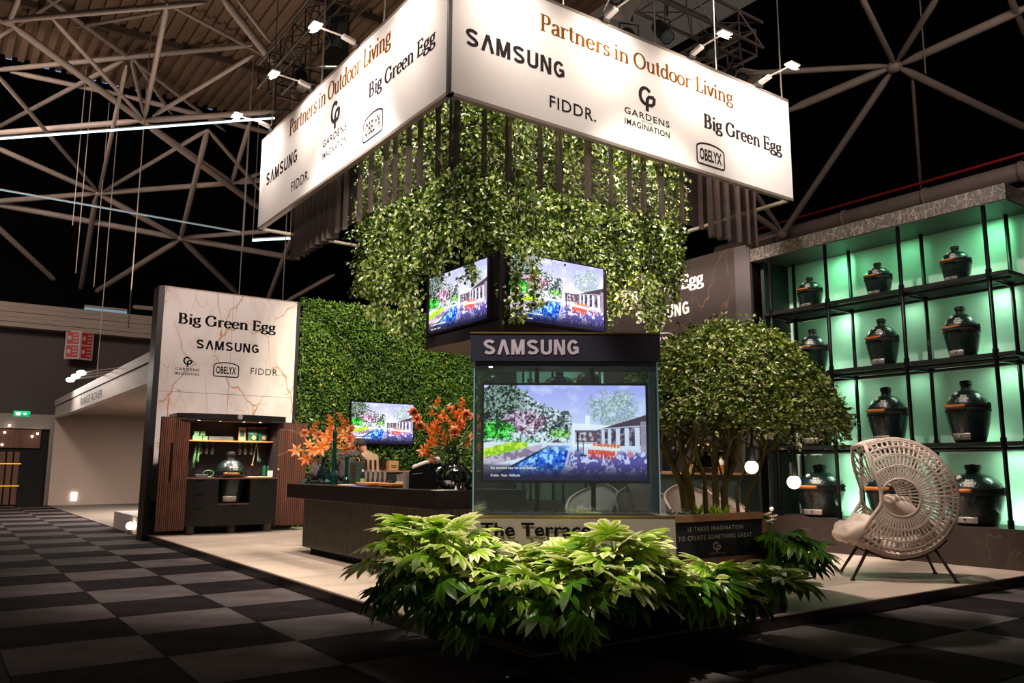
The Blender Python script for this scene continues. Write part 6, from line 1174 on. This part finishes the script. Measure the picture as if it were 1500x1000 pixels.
for k, (px, x, w_) in enumerate(((669, 4.25, .03), (676, 4.3, .03))):
    p = ony(px, 719, 7.2); c = Vector((p.x, 7.2, RZ)); single('glass_tumbler', MB().lathe([(.001, .004), (.026, .004), (.032, .075), (.030, .075), (.024, .01)], c=c, n=14), glassy('tumbler_glass', 'f0d8b0', .5), 'small glass tumbler on the bar corner by the showcase, %s one' % ['left', 'right'][k], 'tumbler', c, 'tumblers on the bar corner')
p = ony(688, 719, 7.25); single('small_bowl', MB().lathe([(.001, 0), (.03, 0), (.055, .05), (.05, .05), (.028, .01)], c=(p.x, 7.25, RZ), n=16), mat('bowl_moss', '4a5a40', .5), 'small moss green bowl at the bar corner by the showcase', 'bowl', (p.x, 7.25, RZ), smooth=True)
p = ony(648, 718, 7.2); single('paper_sheet', MB().box(p.x-.1, p.x+.14, 7.12, 7.25, RZ, RZ+.004), m_dial, 'white sheet lying at the bar edge before the smoked vase', 'paper', (p.x, 7.15, RZ))
p = ony(645, 690, 7.6); t = thing('ceramic_figure', 'glossy white lumpy ceramic piece between the oven and the vase', 'ornament', (p.x, 7.6, RZ)); MB().ball((p.x, 7.6, RZ+.19), .045, 10).ball((p.x-.01, 7.6, RZ+.13), .05, 10).build('lumps', m_dial, t, True); MB().cyl((p.x, 7.6, RZ), (p.x, 7.6, RZ+.1), .02, 8).build('stem', m_steel, t)
# ================================================================ BACK COUNTERS
m_bc = mat('back_counter_dark', '1c1a1a', .5); m_bce = mat('counter_edge_orange_lit', '9a6a48', .35); m_bcf = mat('counter_front_green', '22302c', .6)  # m_bce: orange light along the counter edge put into the top's colour
bc = thing('back_counter', 'dark low counter along the green wall below the television', 'counter', (6.8, 15.1, P)); MB().box(6.4, 10.2, 15.05, 15.55, P, 1.17).build('counter_body', m_bc, bc); MB().box(6.38, 10.22, 15.03, 15.56, 1.17, 1.20).build('counter_top', m_bce, bc)
p = ony(574, 690, 15.2); t = thing('kraft_box', 'small kraft cardboard box on the counter under the television', 'box', (p.x, 15.2, 1.2)); MB().box(p.x-.11, p.x+.11, 15.12, 15.28, 1.2, 1.40).build('carton', m_kraft, t, bevel=.004); MB().box(p.x-.06, p.x+.06, 15.112, 15.12, 1.27, 1.275).box(p.x-.06, p.x+.06, 15.112, 15.12, 1.30, 1.305).build('printed_lines', m_ink, t)
p = ony(563, 690, 15.3); t = thing('storage_jar', 'jar with a dark lid left of the kraft box', 'jar', (p.x, 15.3, 1.2)); MB().cyl((p.x, 15.3, 1.2), (p.x, 15.3, 1.36), .07, 14).build('jar_body', MATS['clear_glass_tint'], t); MB().cyl((p.x, 15.3, 1.36), (p.x, 15.3, 1.43), .075, 14).build('jar_lid', m_bc, t)
mc = thing('serving_counter', 'long dark green counter with orange lit edge before the dark marble wall', 'counter', (9.9, 8.0, P)); MB().box(10.0, 10.44, 8.12, 11.6, P, 1.17).build('counter_body', m_bcf, mc); MB().box(9.96, 10.44, 8.08, 11.64, 1.17, 1.20).build('counter_top', m_bce, mc)
p = onx(981, 692, 10.2); t = thing('info_screen', 'tall dark screen standing on the wall counter behind the tree', 'screen', (10.2, p.y, 1.2)); MB().box(10.18, 10.22, p.y-.14, p.y+.14, 1.22, 1.95).build('screen_panel', mat('screen_navy', '080c18', .15), t); MB().box(10.12, 10.28, p.y-.1, p.y+.1, 1.2, 1.22).build('stand_foot', m_steel, t)
p = onx(1011, 692, 10.15); t = thing('kraft_pack', 'tan paper pack on the wall counter, left of the dark niche', 'box', (10.15, p.y, 1.2)); MB().box(10.1, 10.2, p.y-.06, p.y+.06, 1.2, 1.33).build('pack', mat('pack_sand', 'c09a60', .7), t, bevel=.005); MB().box(10.097, 10.1, p.y-.03, p.y+.03, 1.25, 1.27).build('printed_mark', m_ink, t)
p = onx(1044, 690, 10.3); t = thing('coffee_machine', 'black espresso machine with copper lit shelves on the wall counter behind the tree', 'coffee machine', (10.3, p.y, 1.2)); MB().box(10.28, 10.42, p.y-.3, p.y+.3, 1.2, 1.72).build('machine_body', m_ink, t); MB().box(10.12, 10.3, p.y-.3, p.y+.3, 1.2, 1.26).build('drip_tray', m_cast, t); MB().box(10.1, 10.3, p.y-.3, p.y+.3, 1.56, 1.72).build('machine_head', m_cast, t)
MB().box(10.14, 10.28, p.y-.22, p.y-.05, 1.27, 1.285).box(10.14, 10.28, p.y+.04, p.y+.2, 1.27, 1.285).build('copper_shelf', m_cu, t)
for dy_ in (-.14, .12): MB().cyl((10.2, p.y+dy_, 1.48), (10.2, p.y+dy_, 1.56), .03, 10).build('brew_head', m_steel, t)
q = MB(); [q.ball((10.1, p.y+d_, 1.64), .012, 6) for d_ in (-.2, -.1, .1, .2)]; q.build('indicator_lights', mat('indicator_amber', 'ffa050', .5, emit='ff9040', es=4), t)
p = onx(1057, 691, 10.08); t = thing('milk_carton', 'white bottle with an orange label on the wall counter behind the tree', 'bottle', (10.08, p.y, 1.2)); MB().lathe([(.001, 0), (.05, 0), (.05, .17), (.02, .22), (.02, .25)], c=(10.08, p.y, 1.2), n=14).build('bottle_body', m_dial, t, True); MB().lathe([(.051, .03), (.051, .12)], c=(10.08, p.y, 1.2), n=14).build('bottle_label', m_wood, t)
p = onx(997, 648, 10.4); t = thing('small_poster', 'small blue and white poster with a yellow spot behind the tree', 'poster', (10.44, p.y, 1.5)); MB().box(10.43, 10.445, p.y-.09, p.y+.09, 1.62, 2.0).build('poster_sheet', mat('poster_blue', 'a8d0e8', .5), t); MB().lathe([(.001, 0), (.05, 0)], n=14, M=frame((10.428, p.y+.02, 1.7), (0, -1, 0), (-1, 0, 0))).build('yellow_spot', m_ylw, t)
# ================================================================ UPHOLSTERED CHAIRS
m_uph = mat('upholstery_beige', 'a08e86', .9, bump=.2, bscale=300); m_chl = mat('chair_leg_black', '161313', .5)
def shell_chair(lab):
    t = thing('shell_armchair', lab, 'chair', (0, 0, 0), 'beige shell armchairs'); q = MB(); n = 20; rows_ = 7; th = .035
    vs = []; 
    for side in (0, 1):
        for i in range(rows_):
            f = i/(rows_-1)
            for j in range(n+1):
                a = math.radians(-118+236*j/n); wrap = 1-abs(a)/math.radians(118); top = .50+.46*wrap**.55 if True else 0; z = .44+(top-.44)*f; R_ = .31+.06*f-(th if side else 0); x = R_*math.cos(a+PI)*(1.0); y = R_*math.sin(a+PI)*1.06; vs.append((x+.02-.05*f*wrap, y, z))
    m_ = n+1; fs = []
    for side in (0, 1):
        o = side*rows_*m_
        for i in range(rows_-1):
            for j in range(n): f_ = (o+i*m_+j, o+i*m_+j+1, o+(i+1)*m_+j+1, o+(i+1)*m_+j); fs.append(f_ if side else f_[::-1])
    o = rows_*m_; e = (rows_-1)*m_
    for j in range(n): fs.append((e+j, e+j+1, o+e+j+1, o+e+j))
    for i in range(rows_-1): fs.append((i*m_, (i+1)*m_, o+(i+1)*m_, o+i*m_)); fs.append((i*m_+n, o+i*m_+n, o+(i+1)*m_+n, (i+1)*m_+n))
    q.add(vs, fs); q.build('shell_back', m_uph, t, True)
    MB().lathe([(.001, .40), (.30, .40), (.335, .43), (.325, .475), (.001, .49)], n=24).build('seat', m_uph, t, True)
    for sx, sy in ((1, 1), (1, -1), (-1, 1), (-1, -1)): MB().tube([(sx*.17, sy*.17, .40), (sx*.27, sy*.27, 0)], [.016, .011], 8).build('leg', m_chl, t)
    for sy in (-1, 1): MB().tube([(-.02, sy*.36, .52), (.18, sy*.37, .58), (.26, sy*.33, .50), (.2, sy*.3, .42)], .008, 6).build('arm_hoop', m_chl, t)
    return t
ch = [((868, 745), 11.9, 205, 'seen through the glass showcase, the left one'), ((940, 745), 11.6, 235, 'seen through the glass beside the showcase edge'), ((1014, 745), 11.4, 245, 'behind the tree stems, the left one'), ((1072, 745), 11.5, 300, 'behind the tree stems, the right one')]
pr = None
for k, ((px, py), D, rz, lab) in enumerate(ch):
    c = ond(px, py, D); e = shell_chair('beige upholstered shell armchair '+lab) if pr is None else copy_tree(pr); pr = pr or e; e['label'] = 'beige upholstered shell armchair '+lab; e.location = (c.x, c.y, P); e.rotation_euler = (0, 0, math.radians(rz))
tb = Vector((9.3, 9.2, P)); t = thing('round_table', 'round dark table among the beige armchairs', 'table', tb); MB().cyl(tb+UPZ*.72, tb+UPZ*.745, .42, 28).build('table_top', m_btop, t, 'auto'); MB().cyl(tb, tb+UPZ*.72, .035, 12).build('column', m_chl, t, True); MB().cyl(tb, tb+UPZ*.02, .25, 24).build('foot_plate', m_chl, t, 'auto')
# floor lamp by the shelving
c = ond(1125, 640, 11.0); t = thing('floor_lamp', 'slim black floor lamp with a low brown shade left of the shelving', 'lamp', (c.x, c.y, P)); MB().cyl((c.x, c.y, P), (c.x, c.y, c.z), .018, 10).build('pole', m_chl, t); MB().cyl((c.x, c.y, P), (c.x, c.y, P+.02), .14, 20).build('base', m_chl, t); s_ = MB().lathe([(.16, -.03), (.155, .02), (.10, .09), (.03, .12), (.001, .12)], c=(c.x, c.y, c.z), n=24).build('lamp_shade', mat('shade_brown', '4e3e38', .6), t, True); MB().ball((c.x-.09, c.y-.09, c.z+.03), .022, 8).build('shade_emblem', m_dial, s_); MB().cyl((c.x-.012, c.y-.012, .62), (c.x-.012, c.y-.012, .66), .026, 10).build('orange_ring', m_wood, t); MB().ball((c.x-.03, c.y-.03, .74), .03, 10).build('white_knob', m_dial, t, True)
# ================================================================ PEOPLE
def blob(name, joints, edges, m_, parent, sub=2):
    me = bpy.data.meshes.new(name); me.from_pydata([tuple(j[0]) for j in joints], edges, []); me.materials.append(m_); o = bpy.data.objects.new(name, me); COL.objects.link(o); o.parent = parent
    md = o.modifiers.new('skin', 'SKIN'); md.use_smooth_shade = True; sk_ = me.skin_vertices[0].data if me.skin_vertices else None
    if sk_ is None: bm = bmesh.new(); bm.from_mesh(me); bm.verts.layers.skin.verify(); bm.to_mesh(me); bm.free(); sk_ = me.skin_vertices[0].data
    for i, j in enumerate(joints): sk_[i].radius = j[1] if hasattr(j[1], '__len__') else (j[1], j[1]); sk_[i].use_root = (i == 0)
    s_ = o.modifiers.new('sub', 'SUBSURF'); s_.levels = s_.render_levels = sub
    dg = bpy.context.evaluated_depsgraph_get(); dg.update(); nm = bpy.data.meshes.new_from_object(o.evaluated_get(dg)); o.modifiers.clear(); o.data = nm
    if not nm.materials: nm.materials.append(m_)
    nm.polygons.foreach_set('use_smooth', [True]*len(nm.polygons)); nm.update(); return o
m_skin = mat('skin', 'b07a5c', .55); m_hair_b = mat('hair_brown', '35201a', .8); m_hair_g = mat('hair_grey', '7a6458', .8); m_trs = mat('trousers_dark', '1a181c', .9)
def person(lab, loc, rz, bend, shirt, hair, hgt=1.76, arm='front', sit=False, hairlen=0):
    s = hgt/1.76; t = thing('person', lab, 'person', (0, 0, 0), 'people behind the bar' if not sit else None)
    # local: x forward, y left; pelvis height
    pz = (.95 if not sit else .50)*s; cb, sb = math.cos(bend), math.sin(bend)
    def up(l, y=0, f=0): return Vector((sb*l+cb*f, y, pz+cb*l-sb*f))
    pel = Vector((0, 0, pz)); J = [(pel, (.15*s, .115*s)), (up(.16*s), (.135*s, .10*s)), (up(.32*s), (.16*s, .115*s)), (up(.45*s), (.155*s, .105*s)), (up(.52*s), (.075*s, .075*s))]
    E_ = [(0, 1), (1, 2), (2, 3), (3, 4)]; sh = {}
    for sd in (-1, 1):
        a = len(J); hx = up(.46*s, sd*.155*s); el = hx+Vector((.14*s, sd*.05*s, -.24*s)) if arm == 'front' else hx+Vector((.05*s, sd*.07*s, -.27*s)); wr = el+Vector((.22*s, -sd*.07*s, -.02*s))
        J += [(hx, .062*s), ((hx+el)/2, .055*s), (el, .047*s), (wr, .034*s)]; E_ += [(3, a), (a, a+1), (a+1, a+2), (a+2, a+3)]; sh[sd] = (el, wr)
    blob('shirt', J, E_, shirt, t)
    J = [(pel+Vector((0, 0, .02)), (.155*s, .12*s))]; E_ = []
    for sd in (-1, 1):
        a = len(J); 
        if sit: kn = Vector((.42*s, sd*.12*s, .47*s)); an = Vector((.40*s, sd*.12*s, .09*s))
        else: kn = Vector((.03*s, sd*.10*s, .50*s)); an = Vector((0, sd*.11*s, .09*s))
        hp = pel+Vector((0, sd*.09*s, -.05*s)); J += [(hp, .095*s), ((hp+kn)/2, .08*s), (kn, .062*s), ((kn+an)/2, .056*s), (an, .042*s)]; E_ += [(0, a)]+[(a+i, a+i+1) for i in range(4)]
    blob('trousers', J, E_, m_trs, t)
    for sd in (-1, 1):
        an = Vector((.40*s if sit else 0, sd*.11*s, .05*s)); q = MB(); q.ball(an+Vector((.06*s, 0, -.0)), .05*s, 10, (2.3, .9, .95)); q.v = [(v[0], v[1], max(v[2], 0)) for v in q.v]; q.build('shoe', m_ink, t, True)
    nk = up(.50*s); hd = up(.66*s, 0, .04*s); dirh = (hd-nk).normalized()
    blob('head', [(nk, .05*s), (nk.lerp(hd, .35)+Vector((0, 0, 0)), .05*s), (hd+dirh*-.05*s, (.068*s, .075*s)), (hd, (.078*s, .092*s)), (hd+dirh*.07*s, (.066*s, .078*s))], [(0, 1), (1, 2), (2, 3), (3, 4)], m_skin, t)
    hf = Vector((cb, 0, -sb)).normalized()
    q = MB(); q.ball(hd+dirh*.045*s-hf*.016*s, .098*s, 14, (1.02, .9, .98)); 
    if hairlen: q.ball(hd-dirh*.02*s-hf*.05*s, .08*s, 12, (.7, .95, 1.3))
    q.build('hair', hair, t, True)
    q = MB(); q.ball(hd+hf*.088*s-dirh*.012*s, .016*s, 8, (1.2, .7, 1.3)); 
    for sd in (-1, 1): q.ball(hd+Vector((0, sd*.078*s, 0)), .024*s, 8, (.8, .35, 1.2))
    q.build('nose_and_ears', m_skin, t, True); q = MB()
    for sd in (-1, 1): q.ball(hd+hf*.078*s+Vector((0, sd*.03*s, 0))+dirh*.012*s, .010*s, 8)
    q.build('eyes', m_ink, t, True); MB().ball(hd+hf*.080*s-dirh*.045*s, .02*s, 8, (.4, 1.1, .35)).build('mouth', mat('lips', '8a4a40', .5), t, True)
    for sd in (-1, 1):
        el, wr = sh[sd]; d = (wr-el).normalized(); J = [(wr-d*.01, .026*s), (wr+d*.045*s, (.036*s, .02*s))]; E_ = [(0, 1)]; sdv = d.cross(UPZ).normalized()
        blob('hand', J+[(wr+d*.085*s, (.034*s, .016*s))], E_+[(1, 2)], m_skin, t, 1)
        q = MB()
        for k, (o_, L_) in enumerate(((-.027, .062), (-.009, .072), (.009, .068), (.026, .052))):
            b = wr+d*.085*s+sdv*o_*s; q.tube([b, b+d*L_*.5*s-UPZ*.006*s, b+d*L_*s*.9-UPZ*.026*s], [.0088*s, .0082*s, .0065*s], 7)
        b = wr+d*.03*s-sdv*sd*.03*s*-1; q.tube([wr+d*.02*s+sdv*sd*.025*s*-1, wr+d*.05*s+sdv*sd*.055*s*-1, wr+d*.085*s+sdv*sd*.06*s*-1-UPZ*.01], [.011*s, .010*s, .007*s], 7); q.build('fingers', m_skin, t, True)
    t.location = loc; t.rotation_euler = (0, 0, rz); return t
m_s1 = mat('shirt_plum_grey', '54464c', .85, var=.15, vscale=9); m_s2 = mat('shirt_charcoal', '3a3034', .85); m_s3 = mat('shirt_tan', 'a08068', .85); m_s4 = mat('jumper_grey', '8a807c', .9)
c = ond(462, 700, 12.4); person('person in a plum grey shirt, head hidden behind the left bouquet', (c.x, c.y, P), math.radians(35), .42, m_s1, m_hair_b)
c = ond(514, 700, 12.6); person('person with short grey hair in a dark shirt, back turned, behind the bar', (c.x-.12, c.y-.05, P), math.radians(52), .35, m_s2, m_hair_g, 1.74)
c = ond(553, 700, 12.9); person('person with brown hair in a tan shirt leaning forward behind the knives', (c.x, c.y, P), math.radians(112), .52, m_s3, m_hair_b, 1.74)
c = ond(938, 745, 11.45); person('person with dark hair in a grey jumper sitting in the armchair seen through the glass', (c.x, c.y, P), math.radians(60), .02, m_s4, mat('hair_black', '100c0c', .7), 1.66, 'side', True)
# ================================================================ WOVEN EGG LOUNGE CHAIR
m_cane = mat('cane_sand', 'cbb9ad', .6); m_cane2 = mat('cane_wrap', 'bba79a', .65, bump=.4, bscale=120); m_clg = mat('leg_bronze', '3c2820', .35, metal=.4); m_cush = mat('cushion_cream', 'c2b0a2', .9, bump=.3, bscale=200)
f_ = Vector((-.731, .682, 0)).normalized(); t_ = Vector((f_.y, -f_.x, 0)); t_ = -t_ if t_.dot(Vector((.74, .67, 0))) < 0 else t_   # front, far side
cm = Vector((8.72, 5.03, 0)); ZC = .965; R0, R1 = .20, .625
lc = thing('woven_lounge_chair', 'round woven cane lounge chair with cream cushion on bronze legs', 'chair', (cm.x, cm.y, P))
def wid(r): u = (r-R0)/(R1-R0); return .37-.02*u-.09*u*u*u
def P3(r, ph, w_): return cm+f_*(r*math.cos(ph))+UPZ*(ZC+r*math.sin(ph))+t_*w_
def lo(r): u = max(0, (r-R0)/(R1-R0)); return math.radians(3+59*u**.32)
def hi(r): u = max(0, (r-R0)/(R1-R0)); return math.radians(357-42*u**.30)
q = MB(); nr = 64
for s in (-1, 1):
    for k in range(nr):
        for dd in (-.012, .012):
            ph = math.radians(2)+math.radians(356)*(k+.5)/nr
            rmax = R1; rs = []
            for i in range(8):
                r = R0+(R1-R0)*i/7
                if lo(r) <= ph <= hi(r): rs.append(r)
            if len(rs) > 1: q.tube([P3(r, ph+dd*R1/r*.55, s*wid(r)) for r in rs], .0062, 5, cap=False)
    for r in (.33, .345, .45, .465, .54, .553, .605, .618):
        a, b = lo(r), hi(r); q.tube([P3(r, a+(b-a)*i/44, s*(wid(r)+.004)) for i in range(45)], .0058, 5, cap=False)
o_side = q.build('cane_weave', m_cane, lc, True, kind='stuff')
q = MB(); a, b = lo(R1), hi(R1); nb = 62
for k in range(nb+1):
    for dd in (-.006, .006):
        ph = a+(b-a)*k/nb+dd; q.tube([P3(R1+.012*math.cos(w_*4), ph, w_) for w_ in (-wid(R1), -.14, 0, .14, wid(R1))], .0058, 5, cap=False)
for w_ in (-.21, -.19, -.08, -.06, .06, .08, .19, .21): q.tube([P3(R1+.018, a+(b-a)*i/44, w_) for i in range(45)], .0058, 5, cap=False)
q.build('cane_back_band', m_cane, lc, True, kind='stuff')
for s in (-1, 1):
    q = MB(); q.tube([P3(R1+.002, a+(b-a)*i/40, s*wid(R1)) for i in range(41)], .011, 8); q.build('outer_rim', m_cane2, lc, True)
    q = MB(); q.tube([P3(R0, math.radians(10*i), s*wid(R0)) for i in range(36)], .014, 8, closed=True); q.build('arm_ring', m_cane2, lc, True)
    pts = [P3(R0+(R1-R0)*u, lo(R0+(R1-R0)*u), s*wid(R0+(R1-R0)*u)) for u in (1, .8, .6, .4, .25, .12, .04, .005)]+[P3(R0+(R1-R0)*u, hi(R0+(R1-R0)*u), s*wid(R0+(R1-R0)*u)) for u in (.005, .04, .12, .25, .4, .6, .8, 1)]
    MB().tube(pts, .02, 10).build('front_frame', m_cane2, lc, True)
for ph in (a, b): MB().tube([P3(R1+(.012*math.cos(w_*4) if abs(w_) < .25 else 0), ph, w_) for w_ in (-wid(R1), -.14, 0, .14, wid(R1))], .02, 10).build('cross_frame', m_cane2, lc, True)
# inner seat mesh and cushion
q = MB(); vs = []; nu, nv = 18, 10
for side in (0, 1):
    for i in range(nu+1):
        ph = math.radians(205+98*i/nu) if True else 0
        for j in range(nv+1):
            w_ = -.30+.60*j/nv; e_ = min(1, 4*min(j/nv, 1-j/nv)+.15)*min(1, 4.5*min(i/nu, 1-i/nu)+.2); th = .15*e_*(1+.08*math.cos(w_*26)*math.cos(ph*14)) if side else .0; vs.append(P3(R1-.03-th, ph, w_*(.92 if side else 1)))
m_ = nv+1; fs = []
for side in (0, 1):
    o = side*(nu+1)*m_
    for i in range(nu):
        for j in range(nv): g_ = (o+i*m_+j, o+i*m_+j+1, o+(i+1)*m_+j+1, o+(i+1)*m_+j); fs.append(g_ if side else g_[::-1])
o = (nu+1)*m_
for i in range(nu): fs.append((i*m_, (i+1)*m_, o+(i+1)*m_, o+i*m_)); fs.append((i*m_+nv, o+i*m_+nv, o+(i+1)*m_+nv, (i+1)*m_+nv))
for j in range(nv): fs.append((j, o+j, o+j+1, j+1)); e_ = nu*m_; fs.append((e_+j, e_+j+1, o+e_+j+1, o+e_+j))
q.add(vs, fs); q.build('seat_cushion', m_cush, lc, True)
c = P3(.58, math.radians(-38), 0); q = MB(); 
Q = Matrix.Identity(4); ax = (f_*.80+UPZ*-.20).normalized(); up_ = UPZ
for i in range(3): Q[i][0] = f_[i]; Q[i][1] = t_[i]; Q[i][2] = UPZ[i]
Q = Matrix.Translation(cm+f_*.40+UPZ*.62)@Q@Matrix.Rotation(math.radians(32), 4, 'Y'); 
for k in range(1):
    b0 = MB(); n_ = 40
    b0.ball((0, 0, 0), 1, n_); v2 = []
    for v in b0.v:
        x, y, z = v; pw = lambda t, p: math.copysign(abs(t)**p, t); xx = pw(x, .7)*.22; yy = pw(y, .6)*.34; zz = pw(z, .85)*.10*(1+.45*abs(math.sin(4.2*x+.4))*abs(math.sin(4.6*y))-.18+.10*math.sin(11*math.atan2(y, x))); v2.append(Q@Vector((xx, yy, zz)))
    q.add(v2, b0.f)
q.build('front_cushion', m_cush, lc, True)
q = MB(); Q2 = Matrix.Identity(4)
for i in range(3): Q2[i][0] = f_[i]; Q2[i][1] = t_[i]; Q2[i][2] = UPZ[i]
Q2 = Matrix.Translation(cm-f_*.16+UPZ*.80)@Q2@Matrix.Rotation(math.radians(-40), 4, 'Y'); b0 = MB(); b0.ball((0, 0, 0), 1, 40)
for v in b0.v:
    x, y, z = v; k_ = lambda t, p: math.copysign(abs(t)**p, t); q.v.append(tuple(Q2@Vector((k_(x, .7)*.26, k_(y, .6)*.27, k_(z, .85)*.10*(1+.45*abs(math.sin(4.6*x+.3))*abs(math.sin(4.8*y))-.18)))))
q.f = b0.f; q.t = [0.]*len(q.v); q.build('back_cushion', m_cush, lc, True)
# rails and legs
for s, lf, lb in ((-1, (8.091, 5.14), (8.809, 4.409)), (1, (8.611, 5.61), (9.396, 4.938))):
    w_ = s*.20; rail_ = [P3(R1+.032, math.radians(x), w_) for x in (302, 285, 268, 250, 232, 222)]; MB().tube(rail_, .017, 8).build('base_rail', m_clg, lc, True)
    for (fx, fy), ph in ((lf, 300), (lb, 236)):
        top = P3(R1+.03, math.radians(ph), w_); o = MB().tube([top, (fx, fy, P+.012)], [.018, .015], 10).build('leg', m_clg, lc, True); MB().cyl((fx, fy, P), (fx, fy, P+.014), .026, 12).build('foot_pad', m_clg, o)
